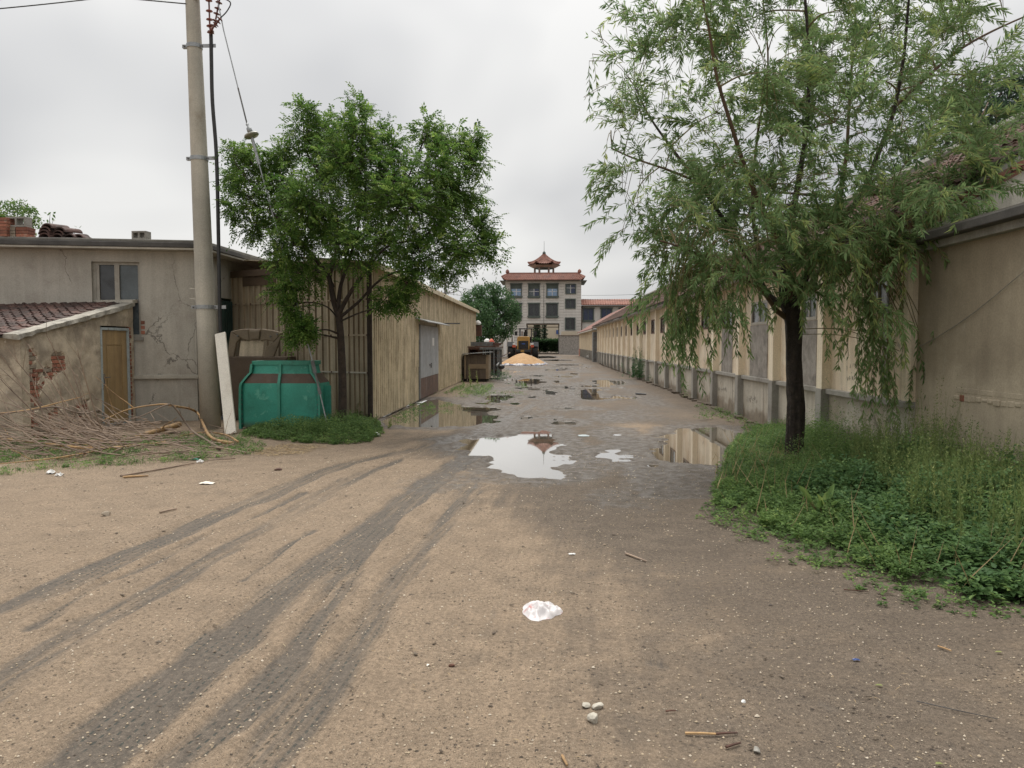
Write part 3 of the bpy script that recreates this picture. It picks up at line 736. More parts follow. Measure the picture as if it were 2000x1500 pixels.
for k in range(3):
    mb = MB(); zb = wz0 + .06 + k * .1; hbox(mb, ws0 - .075, ws0 - .002, zb, zb + .07, -.02, .006)
    mb.build('brick', MAT['brick'], house)
# barred side window
bw = MB(); bw.box((-7.23, 16.75, 1.15), (-7.28, 16.80, 2.60)).box((-7.23, 17.40, 1.15), (-7.28, 17.45, 2.60)).box((-7.23, 16.80, 2.55), (-7.28, 17.40, 2.60)).box((-7.23, 16.80, 1.15), (-7.28, 17.40, 1.20))
gmat = surf('green_window_grille', (.04,.075,.06,1), (.03,.055,.045,1), sc=4, rough=.6)
sw = bw.build('side_window', gmat, house); tag(sw, 'dark green barred side window')
mb = MB()
for k in range(6): yy = 16.86 + k * .11; mb.box((-7.29, yy, 1.21), (-7.14, yy + .02, 2.54))
mb.build('grille', gmat, sw)
MB().box((-7.29, 16.76, 1.16), (-7.28, 17.44, 2.59)).build('pane', MAT['glass'], sw)

# things standing on the roof
c = AY(0, 455, 16.5)
def onroof(px, d=.12):
    p = AP(px, 455, hp(0, 0, d), HN); return Vector((p.x, p.y, roof_z))
bk = thing('brick_chimney', onroof(4), 'low orange brick chimney at far left on the flat roof', 'chimney')
o = origin(bk)
for r in range(6):
    for k in range(2):
        mb = MB(); off = (.06 if r % 2 else 0)
        mb.box((o.x - .36 + k * .29 + off * .3, o.y - .15, o.z + r * .062), (o.x - .36 + k * .29 + .27, o.y + .12, o.z + r * .062 + .052))
        mb.build('brick', MAT['brick'], bk)
MB().box((o.x - .34, o.y - .13, o.z), (o.x + .19, o.y + .10, o.z + .36)).build('core', MAT['mortar'], bk)
def vent_block(px0, px1, py0, py1, Y, label, mat, holes=2):
    Y = onroof((px0 + px1) / 2).y; a = AY(px0, py1, Y); b = AY(px1, py0, Y); w = b.x - a.x; h = b.z - a.z if b.z > a.z else .2
    v = thing('vent_block', ((a.x + b.x) / 2, Y, roof_z), label, 'vent block')
    o = origin(v); t = .035; z0 = o.z; h = max(.16, h)
    m = MB().box((o.x - w/2, Y - .1, z0), (o.x + w/2, Y + .1, z0 + t)).box((o.x - w/2, Y - .1, z0 + h - t), (o.x + w/2, Y + .1, z0 + h))
    for k in range(holes + 1):
        x = o.x - w/2 + (w - t) * k / holes
        m.box((x, Y - .1, z0 + t), (x + t, Y + .1, z0 + h - t))
    m.build('block', mat, v, bevel=.004)
    return v
base2 = thing('brick_stack', onroof(38), 'short stack of dark bricks carrying a hollow concrete block on the roof', 'brick stack')
o = origin(base2)
for r in range(3):
    for k in range(2):
        MB().box((o.x - .24 + k * .25, o.y - .12, o.z + r * .065), (o.x - .24 + k * .25 + .235, o.y + .12, o.z + r * .065 + .058)).build('brick', MAT['brick'] if k else MAT['brick_pale'], base2)
vb = vent_block(18, 56, 416, 436, 16.8, 'hollow concrete block on top of the brick stack on the roof', MAT['concrete'])
vb.location.z = roof_z + .197; ORG[vb.name] = vb.location.copy()
vent_block(262, 290, 444, 461, 16.2, 'lone hollow concrete block on the roof edge above the window', MAT['concrete'])
# heap of curved roof tiles
heap = [(92,455,0),(91,447,.02),(93,439,.04),(97,431,.02),(117,455,.10),(119,447,.12),(122,439,.10),(141,455,.16),(158,457,.24)]
posn = ['bottom of the leftmost column in the heap','second from the bottom in the leftmost column','third up in the leftmost column of the heap','topmost and highest in the heap',
        'lower one of the middle column','upper one of the middle column','leaning right of the middle column','lying tilted over its right neighbour','last at the right foot of the heap']
for k, (px, py, dy) in enumerate(heap):
    yb_ = onroof(px).y; p = AY(px, py, yb_ + dy * .4); r = .115; mb = MB(); n = 8; L = .42
    up = [(p.x + r * math.cos(math.pi * i / n), p.y - .1, max(roof_z, roof_z + (455 - py) * .0078) + r * .85 * math.sin(math.pi * i / n)) for i in range(n + 1)]
    dn = [(p.x + (r - .026) * math.cos(math.pi * i / n), p.y - .1, max(roof_z, roof_z + (455 - py) * .0078) + (r - .026) * .85 * math.sin(math.pi * i / n)) for i in range(n + 1)]
    mb.prism(up + dn[::-1], ((.10, .06, -.04)[k % 3], L, (.02, .05, .0)[k % 3]))
    t_ = mb.build('roof_tile', MAT['tile_red'], smooth=False)
    tag(t_, 'loose curved clay tile on the roof, ' + posn[k], 'roof tile', 'curved clay tiles heaped on the flat roof')

# ================================================================== LEFT: LEAN-TO WITH THE TAN DOOR
LX = -8.32
yA, yB = 11.85, 15.22
lean = thing('lean_to_shed', (LX - 1.5, 13.5, 0), 'low lean-to outbuilding of crumbling plaster and brick with a red tiled roof', 'outbuilding')
def top_z(y): return 1.70 + (y - yA) / (yB - yA) * (2.36 - 1.70)
d0 = AX(197, 700, LX).y; d1 = AX(250, 700, LX).y; dz1 = AX(224, 640, LX).z
holes = [((11.80, 12.32), (.55, 1.22)), ((12.0, 12.24), (1.0, 1.5)), ((11.8, 12.2), (.0, .75)), ((12.35, 12.62), (.98, 1.2)), ((12.6, 13.0), (1.12, 1.42)), ((13.2, 13.6), (.28, .55)), ((11.85, 13.0), (-.1, .22)), ((12.5, 12.8), (.3, .5))]
def brick_area(y, z):
    v = -1.0
    for (ya, yb), (za, zb) in holes:
        cy, cz = (ya + yb) / 2, (za + zb) / 2
        q = 1 - max(abs(y - cy) / ((yb - ya) / 2), abs(z - cz) / ((zb - za) / 2)) ** 1.0
        v = max(v, q)
    n = vnoise(np.array([y * 1.0]), np.array([z * 1.0]), .09, 31)[0] - .5
    return v + n * 1.0 + .02
gy = list(np.arange(yA, d0, .03)) + [d0]
def wall_grid(ylist, zfun0, zfun1, nz, disp):
    V = []; F = []
    for j, y in enumerate(ylist):
        z0, z1 = zfun0(y), zfun1(y)
        for k in range(nz + 1):
            z = z0 + (z1 - z0) * k / nz
            V.append((LX + disp(y, z), y, z))
    for j in range(len(ylist) - 1):
        for k in range(nz):
            a = j * (nz + 1) + k; F.append((a, a + nz + 1, a + nz + 2, a + 1))
    return V, F
def disp(y, z):
    n1 = vnoise(np.array([y]), np.array([z]), .35, 51)[0] - .5; n2 = vnoise(np.array([y]), np.array([z]), .08, 52)[0] - .5
    return .02 * n1 + .008 * n2 - (.030 if brick_area(y, z) > .12 else 0)
m = MB()
V_, F_ = wall_grid(gy, lambda y: -.05, top_z, 62, disp); m.add(V_, F_)
gy2 = list(np.arange(d1 + .07, yB + .02, .04)); V_, F_ = wall_grid(gy2, lambda y: -.05, top_z, 50, disp); m.add(V_, F_)
m.box((LX - .2, yA + .02, 0), (LX - .06, d0 - .02, 1.68)); m.box((LX - .2, d1 + .05, 0), (LX - .06, yB, 2.2))
m.prism([(LX, d0, dz1 + .03), (LX, d1 + .07, dz1 + .03), (LX, d1 + .07, top_z(d1 + .07)), (LX, d0, top_z(d0))], (-.2, 0, 0))
m.box((LX - 6, yA, -.05), (LX - .004, yA + .2, 1.68))
m.build('wall', MAT['plaster_warm'], lean)
MB().box((LX - .055, yA + .21, 0), (LX - .038, d0 - .03, 1.6)).build('mortar_bed', MAT['mortar'], lean)
nb = 0
z = .03; r = 0
while z < 1.5:
    y = yA + .06 - (.125 if r % 2 else 0)
    while y < d0 - .1:
        if brick_area(y + .115, z + .03) > .05 or brick_area(y + .05, z + .03) > .25:
            ya, yb = max(y, yA + .02), min(y + .232, d0 - .02)
            if yb - ya > .06:
                q = random.uniform(0, .012)
                MB().box((LX - .05, ya, z), (LX - .016 + q, yb, z + .054)).build('brick', MAT['brick_pale'] if random.random() < .25 else MAT['brick'], lean, bevel=.004); nb += 1
        y += .247
    z += .068; r += 1
for k in range(24):                                # broken bricks down the right door jamb
    z = .06 + k * .078
    MB().box((LX - .06, d1 + .055, z), (LX + random.uniform(.0, .012), d1 + .11 + random.uniform(-.015, .02), z + .06)).build('brick', MAT['brick'], lean)
# coping
m = MB(); n = 26
cop = []
for i in range(n * 3 + 1):
    y = yA - .12 + (yB - yA + .12) * i / (n * 3); z = top_z(y); q = lambda s_, a: (vnoise(np.array([y]), np.array([y * 0.0]), .13, s_)[0] - .5) * a
    cop.append([(LX + .05 + q(81, .03), y, z - .022 + q(82, .035)), (LX + .05 + q(83, .03), y, z + .052 + q(84, .015)), (LX + .01, y, z + .064 + q(84, .015)), (LX - .20, y, z + .064 + q(85, .015)), (LX - .20, y, z)])
m.add([p for r_ in cop for p in r_], [(i * 5 + q, (i + 1) * 5 + q, (i + 1) * 5 + q + 1, i * 5 + q + 1) for i in range(len(cop) - 1) for q in range(4)] + [(0, 1, 2, 3, 4), tuple((len(cop) - 1) * 5 + q for q in range(5))])
m.build('coping', MAT['coping'], lean)
# door
dfr = MB()
dfr.box((LX - .05, d0 + .002, 0), (LX + .012, d0 + .045, dz1)).box((LX - .05, d1 - .0, 0), (LX + .012, d1 + .045, dz1)).box((LX - .05, d0 + .045, dz1 - .05), (LX + .012, d1, dz1)).box((LX - .05, d0 + .045, .02), (LX + .012, d1, .06))
dfr.build('door_frame', MAT['frame_blue'], lean)
dm = MB(); a, b = d0 + .047, d1 - .002; x = LX - .02
dm.box((x - .03, a, .062), (x - .012, b, dz1 - .052))
st = .19 * (b - a); ins = [(a, a + st, .062, dz1 - .052), (b - st, b, .062, dz1 - .052)]
for q in ins: dm.box((x - .012, q[0], q[2]), (x, q[1], q[3]))
for (za, zb) in ((.062, .24), (dz1 - .33, dz1 - .052)): dm.box((x - .012, a + st, za), (x, b - st, zb))
dm.box((x - .012, a + st + .03, .28), (x - .003, b - st - .03, dz1 - .36))
door = dm.build('door', MAT['wood_door'], lean, bevel=.003)
MB().box((x, a + .05, .80), (x + .012, a + .09, 1.02)).tube([(x + .01, a + .07, .95), (x + .05, a + .07, .95), (x + .055, a + .19, .95)], .009, 6).build('handle', MAT['iron'], door)
# red tiled roof, tile by tile
tl, tw = .235, .185
slope = math.atan((2.36 - 1.70) / (yB - yA))
tm = MB()
prof = [(-.108, .0), (-.085, .028), (-.055, .034), (-.025, .018), (0, .006), (.03, .006), (.06, .012), (.09, .004), (.108, -.002)]
up = [(px_ * .86, -.14, pz) for px_, pz in prof]; dn = [(px_ * .86, -.14, pz - .016) for px_, pz in prof]
tm.prism(up + dn[::-1], (0, .29, -.012))
tile_me = tm.mesh('clay_tile', MAT['tile_red'])
LR = yB - yA + .22; nrow = int(LR / math.cos(slope) / tl) + 1
for r in range(nrow):
    dist = .05 + r * tl
    y = yA - .15 + dist * math.cos(slope); zz = 1.70 - .15 * math.tan(slope) + dist * math.sin(slope) + .075
    if y > yB - .05: break
    for k in range(17):
        xx = LX - .28 - k * tw + random.uniform(-.006, .006)
        link_mesh('clay_tile', tile_me, lean, (xx, y + random.uniform(-.015, .015), zz), (slope - .045 + random.uniform(-.03, .03), random.uniform(-.04, .04), random.uniform(-.04, .04)))
MB().prism([(LX - .2, yA - .1, top_z(yA) - .02), (LX - .2, yB, top_z(yB) - .02), (LX - 6, yB, top_z(yB) - .02), (LX - 6, yA - .1, top_z(yA) - .02)][::-1], (0, 0, .03)).build('roof_deck', MAT['felt'], lean)
MB().prism([(LX + .02, yB - .05, top_z(yB) + .03), (LX + .02, yB + .16, top_z(yB) + .06), (LX + .02, yB + .16, top_z(yB) + .13), (LX + .02, yB - .05, top_z(yB) + .10)], (-6, 0, 0)).build('roof_flashing', MAT['concrete_pale'], lean)

# ================================================================== FIBREGLASS SHED
SX = -3.5; SY0, SY1 = 15.35, 38.2; SH = 3.15
shed = thing('corrugated_shed', (SX - 1.7, 26, 0), 'long shed clad in yellowed ribbed fibreglass sheets along the left of the track', 'shed')
def ribbed(width, h, pitch=.19, rh=.034):
    """sheet in local XZ, ribs towards -Y, origin at its lower left corner"""
    m = MB(); pts = []; n = int(round(width / pitch))
    for k in range(n):
        x = k * pitch
        pts += [(x, 0), (x + pitch - .070, 0), (x + pitch - .050, -rh), (x + pitch - .022, -rh)]
    pts.append((width, 0))
    V = [(x, y, 0) for x, y in pts] + [(x, y, h) for x, y in pts]; k = len(pts)
    V += [(x, y + .003, 0) for x, y in pts] + [(x, y + .003, h) for x, y in pts]
    F = [(i, i + 1, k + i + 1, k + i) for i in range(k - 1)] + [(2*k + i, 3*k + i, 3*k + i + 1, 2*k + i + 1) for i in range(k - 1)]
    F += [(0, k, 3*k, 2*k), (k-1, 3*k-1, 4*k-1, 2*k-1)]
    m.add(V, F)
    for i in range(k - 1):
        if i % 4 in (1, 3): m.m[i] = 1  # flanks take the darker tone, painted shading that makes the ribs read
    return m
rows_z = [(0.04, 1.0, 0), (.95, 1.74, .006), (1.69, SH, .012)]
sheet_me = [ribbed(.76, b - a)  .mesh('cladding_sheet', [MAT['frp'], MAT['frp_dirt_shade']]) for a, b, o in rows_z]
ns = int((SY1 - SY0) / .76)
DY0, DY1 = AX(815, 700, SX).y, AX(853, 700, SX).y; DZ = 2.12
def spread_sheets(ya, yb, me_, z, of, sz=1):
    n = max(1, round((yb - ya) / .76)); w = (yb - ya) / n
    for k in range(n):
        s_ = link_mesh('cladding_sheet', me_, shed, (SX + of + random.uniform(0, .007), ya + k * w, z + random.uniform(-.012, .012)), (random.uniform(-.004, .004), 0, math.pi / 2)); s_.scale = (w / .755, 1, sz)
for r, (za, zb, of) in enumerate(rows_z):
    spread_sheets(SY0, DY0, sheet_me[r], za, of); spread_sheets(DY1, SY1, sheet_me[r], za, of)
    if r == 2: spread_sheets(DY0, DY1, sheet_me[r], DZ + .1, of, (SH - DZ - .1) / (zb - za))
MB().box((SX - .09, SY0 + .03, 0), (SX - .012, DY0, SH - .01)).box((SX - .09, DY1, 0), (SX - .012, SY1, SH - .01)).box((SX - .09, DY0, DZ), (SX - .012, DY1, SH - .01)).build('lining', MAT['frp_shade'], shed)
# end wall facing the viewer
E0 = Vector((-7.29, 17.5, 0)); E1 = Vector((SX - .03, SY0, 0)); ED = (E1 - E0).normalized(); EL = (E1 - E0).length; ea = math.atan2(ED.y, ED.x)
er = [(0.03, 1.0, 0), (.95, 1.78, .006), (1.73, 2.5, .012), (2.45, 3.1, .018)]
for za, zb, of in er:
    k = 0; me_ = ribbed(.76, zb - za).mesh('cladding_sheet', [MAT['frp_shade'], MAT['frp_dirt_shade2']])
    while k * .76 < EL - .3:
        w = min(.76, EL - k * .76)
        p = E0 + ED * (k * .76) - Vector((-ED.y, ED.x, 0)) * of
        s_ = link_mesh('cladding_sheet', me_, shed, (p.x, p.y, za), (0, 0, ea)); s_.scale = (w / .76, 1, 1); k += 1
for z in (1.0, 1.76, 2.48):                        # rails with bolts
    m = MB(); nrm = Vector((ED.y, -ED.x, 0))
    m.obox(E0 + ED * EL / 2 + nrm * .035 + UZ * z, ED * (EL / 2), nrm * .012, UZ * .016)
    rl = m.build('rail', MAT['concrete_pale'] if z == 1.0 else MAT['frp_shade'], shed)
    m = MB(); q = .3
    while q < EL: m.lathe(E0 + ED * q + nrm * .046 + UZ * z, nrm, [(0, .02), (.014, .016)], 6); q += .5
    m.build('bolts', MAT['rust'], rl)
m = MB(); m.obox(E0 + ED * EL / 2 + nrm * .05 + UZ * 3.16, ED * (EL / 2 + .02), nrm * .05, UZ * .07); m.build('fascia', MAT['brown_board'], shed)
MB().obox(E0 + ED * 1.1 + nrm * .03 + UZ * 2.98, ED * .55, nrm * .03, UZ * .10).build('lintel', MAT['brown_board'], shed)
MB().tube([(SX - .02, SY0 - .045, 0), (SX - .02, SY0 - .045, 3.12)], .055, 8).build('corner_post', MAT['bark_brown'], shed)
# roof: ribbed sheets overhanging the track side
m = MB()
P0 = [(SX + .20, SY0 - .15, SH + .02), (SX + .20, SY1 + .2, SH + .02), (-7.3, SY1 + .2, SH + .36), (-7.3, SY0 + 2.2, SH + .36)]
m.prism(P0, (0, 0, .012)); m.build('roof', MAT['frp_roof'], shed)
m = MB(); y = SY0 - .15
while y < SY1 + .1:
    m.prism([(SX + .205, y, SH + .034), (SX + .205, y + .05, SH + .034), (SX + .205, y + .04, SH + .062), (SX + .205, y + .01, SH + .062)], (-1.6, 0, .115)); y += .19
m.build('roof_ribs', MAT['frp_roof'], shed)
MB().box((SX + .19, SY0 - .15, SH - .07), (SX + .203, SY1 + .2, SH + .018)).build('eave_flashing', MAT['frp_roof'], shed)
# the door
dl = MB().box((SX + .01, DY0, .06), (SX + .06, DY0 + .22, DZ))
dl.build('door_jamb', MAT['iron'], shed)
mid = (DY0 + .22 + DY1) / 2
for a, b in ((DY0 + .222, mid - .01), (mid + .01, DY1)):
    lf = MB().box((SX + .015, a, .62), (SX + .055, b, DZ - .02)).build('door_leaf', MAT['door_grey'], shed, bevel=.004)
    MB().box((SX + .018, a, .05), (SX + .05, b, .618)).build('kick_panel', MAT['door_rust'], lf)
MB().box((SX + .056, mid - .16, .93), (SX + .075, mid + .26, .97)).box((SX + .056, mid + .08, .86), (SX + .085, mid + .17, 1.0)).build('latch', MAT['iron'], shed)
MB().box((SX + .0575, mid + .42, 1.52), (SX + .060, mid + .82, 1.76)).build('notice', MAT['white_paint'], shed)
MB().prism([(SX + .01, DY0 - .55, DZ + .17), (SX + .38, DY0 - .55, DZ + .06), (SX + .38, DY0 - .55, DZ + .035), (SX + .01, DY0 - .55, DZ + .14)], (0, DY1 - DY0 + 1.0, 0)).build('door_canopy', MAT['steel'], shed)
MB().box((SX + .1, DY1 + .5, DZ + .1), (SX + .7, DY1 + .56, DZ + .14)).build('canopy_bar', MAT['iron'], shed)
# flood lamp on the far corner
fl = thing('wall_lamp', (SX + .12, SY1 + .15, 2.5), 'small round white lamp on the far end of the ribbed shed', 'lamp')
MB().lathe((SX + .15, SY1 + .05, 2.55), (0, -.3, 1), [(0, .16), (.08, .15), (.16, .06)], 12).build('shade', MAT['white_paint'], fl)
MB().box((SX + .03, SY1 + .0, 1.95), (SX + .33, SY1 + .25, 2.5)).build('bracket_box', MAT['rust'], fl)
# ================================================================== UTILITY POLE
PY = 14.1
pb = AY(412, 842, PY); ptop = AY(376, 0, PY)
PB = Vector((pb.x, PY, 0)); PD = (Vector((ptop.x, PY, ptop.z)) - PB).normalized()
def pp(h): return PB + PD * (h / PD.z)
pole = thing('utility_pole', PB, 'tall round concrete utility pole with a black cable clamped to it', 'utility pole')
MB().tube([pp(-.1), pp(2), pp(4), pp(6), pp(8), pp(10.5)], [.185, .172, .158, .140, .122, .10], 24).build('shaft', MAT['pole_concrete'], pole, smooth=True)
def pole_x(px, py): return AY(px, py, PY)
# clamps with arms towards the cable
for py, px_end in ((91, 423), (310, 428), (600, 443)):
    h = pole_x(400, py).z; c = pp(h); rr = .185 - .0085 * h
    br = MB()
    ring = [c + Vector((math.cos(a) * (rr + .012), math.sin(a) * (rr + .012), 0)) for a in [2 * math.pi * i / 20 for i in range(21)]]
    for i in range(20):
        d = (ring[i + 1] - ring[i])
        br.obox((ring[i] + ring[i + 1]) / 2, d * .52, d.cross(UZ).normalized() * .005, UZ * .035)
    e = pole_x(px_end, py)
    br.box((c.x - rr - .09, PY - .035, h - .03), (c.x - rr + .005, PY + .035, h + .03))
    br.box((c.x + rr - .02, PY - .04, h - .032), (e.x, PY - .028, h + .032))
    o_ = br.build('clamp', MAT['steel'], pole)
    MB().lathe((c.x - rr - .05, PY - .04, h), (0, -1, 0), [(0, .016), (.02, .016)], 6).lathe((c.x + rr + .03, PY - .042, h), (0, -1, 0), [(0, .016), (.02, .016)], 6).build('bolt', MAT['iron'], o_)
# black cable
cp = [pole_x(*q) for q in ((433, 652), (431, 600), (429, 480), (425, 310), (417, 200), (415, 120), (414.5, 84), (414, 66))]
cp = [Vector((p.x, PY - .045, p.z)) for p in cp]
cable = MB().tube(smooth_pts(cp, 4), .034, 10).build('cable', MAT['rubber'], pole, smooth=True)
MB().tube(smooth_pts([cp[0] + Vector((0, 0, -.0)), cp[0] + Vector((.01, .02, -.9)), cp[0] + Vector((0, .05, -1.5))], 3), .034, 8).build('cable', MAT['rubber'], pole)
# cable head splitting into sheds
hd = cp[-1]
leads = [[(414, 72), (412, 50), (411, 20), (409, -30)], [(415, 72), (424, 50), (429, 26), (433, 5), (434, -30)], [(415, 70), (430, 52), (437, 42)]]
for li, L_ in enumerate(leads):
    pts = [pole_x(*q) for q in L_]; pts = [Vector((p.x, PY - .05 - .05 * li, p.z)) for p in pts]
    sp = smooth_pts(pts, 4)
    ld = MB().tube(sp, .016, 8).build('lead', MAT['insul_brown'], pole)
    for k in range(1, len(pts)):
        for t in ((.25, .8) if li == 1 else (.35, .9)):
            c = pts[k - 1].lerp(pts[k], t); ax = (pts[k] - pts[k - 1]).normalized()
            MB().lathe(c - ax * .02, ax, [(0, .02), (.008, .062), (.02, .055), (.035, .018)], 14).build('insulator_shed', MAT['insul_red'] if li == 0 else MAT['insul_brown'], ld, smooth=True)
# crossarm with insulators just above the frame
ca = pole_x(405, -2)
MB().box((pp(ca.z).x - .1, PY - .12, ca.z - .03), (pp(ca.z).x + .62, PY - .06, ca.z + .03)).build('cross_arm', MAT['iron'], pole)
for xx in (.30, .55):
    c = Vector((pp(ca.z).x + xx, PY - .09, ca.z + .03))
    MB().lathe(c, (0, 0, 1), [(0, .025), (.02, .075), (.05, .06), (.06, .03), (.08, .065), (.12, .04), (.16, .03)], 14).build('pin_insulator', MAT['insul_brown'], pole, smooth=True)
# jumper loop from the shed to the crossarm
jp = [pole_x(437, 42), pole_x(449, 30), pole_x(457, 14), pole_x(448, 6), pole_x(430, 2)]
MB().tube(smooth_pts([Vector((p.x, PY - .15, p.z)) for p in jp], 5), .012, 6).build('jumper', MAT['rubber'], pole)
# binding wires
for py in (567, 587):
    h = pole_x(400, py).z; c = pp(h); rr = .187 - .0085 * h
    MB().tube([c + Vector((math.cos(a) * rr, math.sin(a) * rr, .012 * math.sin(2 * a))) for a in [2 * math.pi * i / 18 for i in range(19)]] + [c + Vector((-rr - .08, -.1, .03))], .006, 5).build('wire_tie', MAT['concrete_pale'], pole)
# overhead wires
def wire(name, a, b, sag, r, label, mat='rubber', group=None, n=16):
    a, b = Vector(a), Vector(b); pts = []
    for i in range(n + 1):
        t = i / n; p = a.lerp(b, t); p.z -= sag * 4 * t * (1 - t); pts.append(p)
    o_ = MB().tube(pts, r, 5).build(name, MAT[mat]); return tag(o_, label, 'wire', group)
e1 = pole_x(368, 12); e1 = Vector((e1.x, PY - .1, e1.z))
s1 = AY(290, -6, PY)
wire('power_line', e1, s1 + Vector((-14, 0, 3.5)), 0.55, .012, 'black wire leaving the concrete pole to the left at the top edge')
s2a = AY(150, -4, 12.6); s2b = AY(-5, 11, 12.0)
d_ = (s2b - s2a); wire('power_line', s2a - d_ * 1.2, s2b + d_ * 1.5, .05, .010, 'thin wire crossing the top left corner of the sky')

# guy wire with insulator and turnbuckle
guy_top = pole_x(421, -40); guy_top = Vector((guy_top.x, PY - .12, guy_top.z))
ga = G(643, 843)
guy = thing('guy_wire', Vector((ga.x, ga.y, 0)), 'taut guy wire with a disc insulator running down to the green weeds', 'guy wire')
gi = AY(491, 264, PY - .12)
def gw(px, py, t): return AY(px, py, PY - .12 + (ga.y - PY + .12) * t)
kp = [guy_top, gw(437, 60, .07), gw(482, 240, .28), gw(491, 264, .30), gw(520, 372, .42), gw(562, 525, .60), gw(610, 705, .80), gw(622, 752, .86), Vector((ga.x, ga.y, -.02))]
MB().tube([kp[0], kp[1], kp[2]], .011, 6).tube(kp[4:7], .013, 6).build('strand', MAT['steel'], guy)
MB().tube([kp[1].lerp(kp[2], .62), kp[2]], .014, 6).build('preformed_grip', MAT['iron'], guy)
ax = (kp[3] - kp[2]).normalized()
MB().lathe(kp[2], ax, [(0, .012), (.03, .03), (.07, .018), (.10, .045), (.16, .05), (.20, .03)], 12).build('clevis', MAT['steel'], guy, smooth=True)
MB().lathe(kp[3] - ax * .035, ax, [(0, .05), (.02, .125), (.045, .135), (.06, .12), (.065, .05), (.09, .03)], 24).build('insulator_disc', MAT['insul_white'], guy, smooth=True)
ax2 = (kp[4] - kp[3]).normalized()
MB().tube([kp[3] + ax2 * .05, kp[3] + ax2 * .55], .028, 8).tube([kp[3] + ax2 * .55, kp[4]], .013, 6).build('lower_clevis', MAT['steel'], guy)
ax3 = (kp[8] - kp[6]).normalized()
MB().tube([kp[6], kp[6] + ax3 * .22], .035, 8).tube([kp[6] + ax3 * .22, kp[6] + ax3 * .5], .018, 6).tube([kp[6] + ax3 * .5, kp[6] + ax3 * .62], .03, 6).build('turnbuckle', MAT['iron'], guy)
MB().tube([kp[6] + ax3 * .6, kp[8]], .012, 6).build('anchor_rod', MAT['steel'], guy)

# white board leaning on the pole
b0 = G(451, 848); b1 = AY(429, 651, PY - .16)
bd = (Vector((b1.x, PY - .13, b1.z)) - Vector((b0.x, b0.y, 0)))
bn = Vector((.05, -1, .1)).normalized(); bs = bd.cross(bn).normalized()
o_ = MB().obox(Vector((b0.x, b0.y, 0)) + bd / 2, bd / 2, bs * .098, bd.cross(bs).normalized() * .022).build('white_board', MAT['board_white'], bevel=.004)
tag(o_, 'long cream white board leaning against the foot of the concrete pole', 'board')

# ================================================================== GREEN FIBREGLASS TANK
gc0 = G(468, 838); gc1 = G(629, 838)
GY = gc0.y; gw_ = gc1.x - gc0.x; gx = (gc0.x + gc1.x) / 2
tank = thing('green_tank', (gx, GY + .7, 0), 'green fibreglass tank with a narrow rimmed neck and flanged ribs, standing by the pole', 'tank')
S = GY / FPX
def zt(py): return CAM_H - (py - 670) * S
lev = [(838, 1.0, 1.0, 0), (800, 1.0, 1.0, 0), (757, .985, .99, 0), (750, .965, .975, 1), (738, .86, .88, 1), (731, .79, .80, 1), (729, .765, .77, 0), (712, .74, .745, 0)]
W = gw_ * .98; D = .80
def ring(sx, z, cy, r=.10, n=5):
    hx, hy = W * sx / 2, D * sx / 2; P = []
    for qx, qy, a0 in ((1, -1, -90), (1, 1, 0), (-1, 1, 90), (-1, -1, 180)):
        for i in range(n + 1):
            a = math.radians(a0 + 90 * i / n); P.append((gx + qx * (hx - r) + r * math.cos(a), cy + qy * (hy - r) + r * math.sin(a), z))
    return P
TCY = GY + .02 + D / 2
rings = [ring(a, zt(py), TCY) for py, a, b_, c_ in lev]
def skin(name, rr, mat, par):
    m = MB(); n = len(rr[0]); 
    m.add([p for r in rr for p in r], [(i*n+q, i*n+(q+1) % n, (i+1)*n+(q+1) % n, (i+1)*n+q) for i in range(len(rr)-1) for q in range(n)])
    return m.build(name, mat, par, smooth=True)
skin('body', rings[0:4], MAT['green_grp'], tank)
skin('shoulder', rings[3:6], MAT['green_dark'], tank)
neck = skin('neck', rings[5:8], MAT['green_grp'], tank)
top = lev[-1][1]
m = MB(); z = zt(706)
m.add(ring(top * 1.06, z - .07, TCY) + ring(top * 1.06, z, TCY) + ring(top * .9, z, TCY) + ring(top * .9, z - .07, TCY), [(k*24+q, k*24+(q+1) % 24, ((k+1) % 4)*24+(q+1) % 24, ((k+1) % 4)*24+q) for k in range(4) for q in range(24)])
m.build('rim', MAT['green_rib'], tank)
fy = lambda s_: TCY - D * s_ / 2
def rib(xf, w, proud, extra=0):
    """flange following the front profile at relative x xf (-1..1)"""
    m = MB(); P = [(lev[i][1], zt(lev[i][0])) for i in range(len(lev))]; P = [(P[0][0], .0)] + P[1:]
    for (s0, z0), (s1, z1) in zip(P[:-1], P[1:]):
        x0, x1 = gx + xf * W * s0 / 2, gx + xf * W * s1 / 2
        y0, y1 = fy(s0), fy(s1)
        m.add([(x0 - w, y0 + .05, z0), (x0 + w, y0 + .05, z0), (x0 + w, y0 - proud, z0), (x0 - w, y0 - proud, z0),
               (x1 - w, y1 + .05, z1), (x1 + w, y1 + .05, z1), (x1 + w, y1 - proud, z1), (x1 - w, y1 - proud, z1)],
              [(0,1,5,4),(1,2,6,5),(2,3,7,6),(3,0,4,7)])
    m.add([(x1 - w, y1 + .05, z1), (x1 + w, y1 + .05, z1), (x1 + w, y1 - proud, z1), (x1 - w, y1 - proud, z1)], [(0,1,2,3)])
    return m.build('rib', MAT['green_rib'], tank)
rib(-1.0, .022, .04); rib(-.02, .024, .045); rib(.985, .02, .04)
for xf in (-.96, .94):
    for k in range(8):
        z = .1 + k * .09
        MB().lathe((gx + xf * W / 2, fy(1) - .001, z), (0, -1, 0), [(0, .012), (.015, .012)], 6).build('bolt', MAT['iron'], tank)
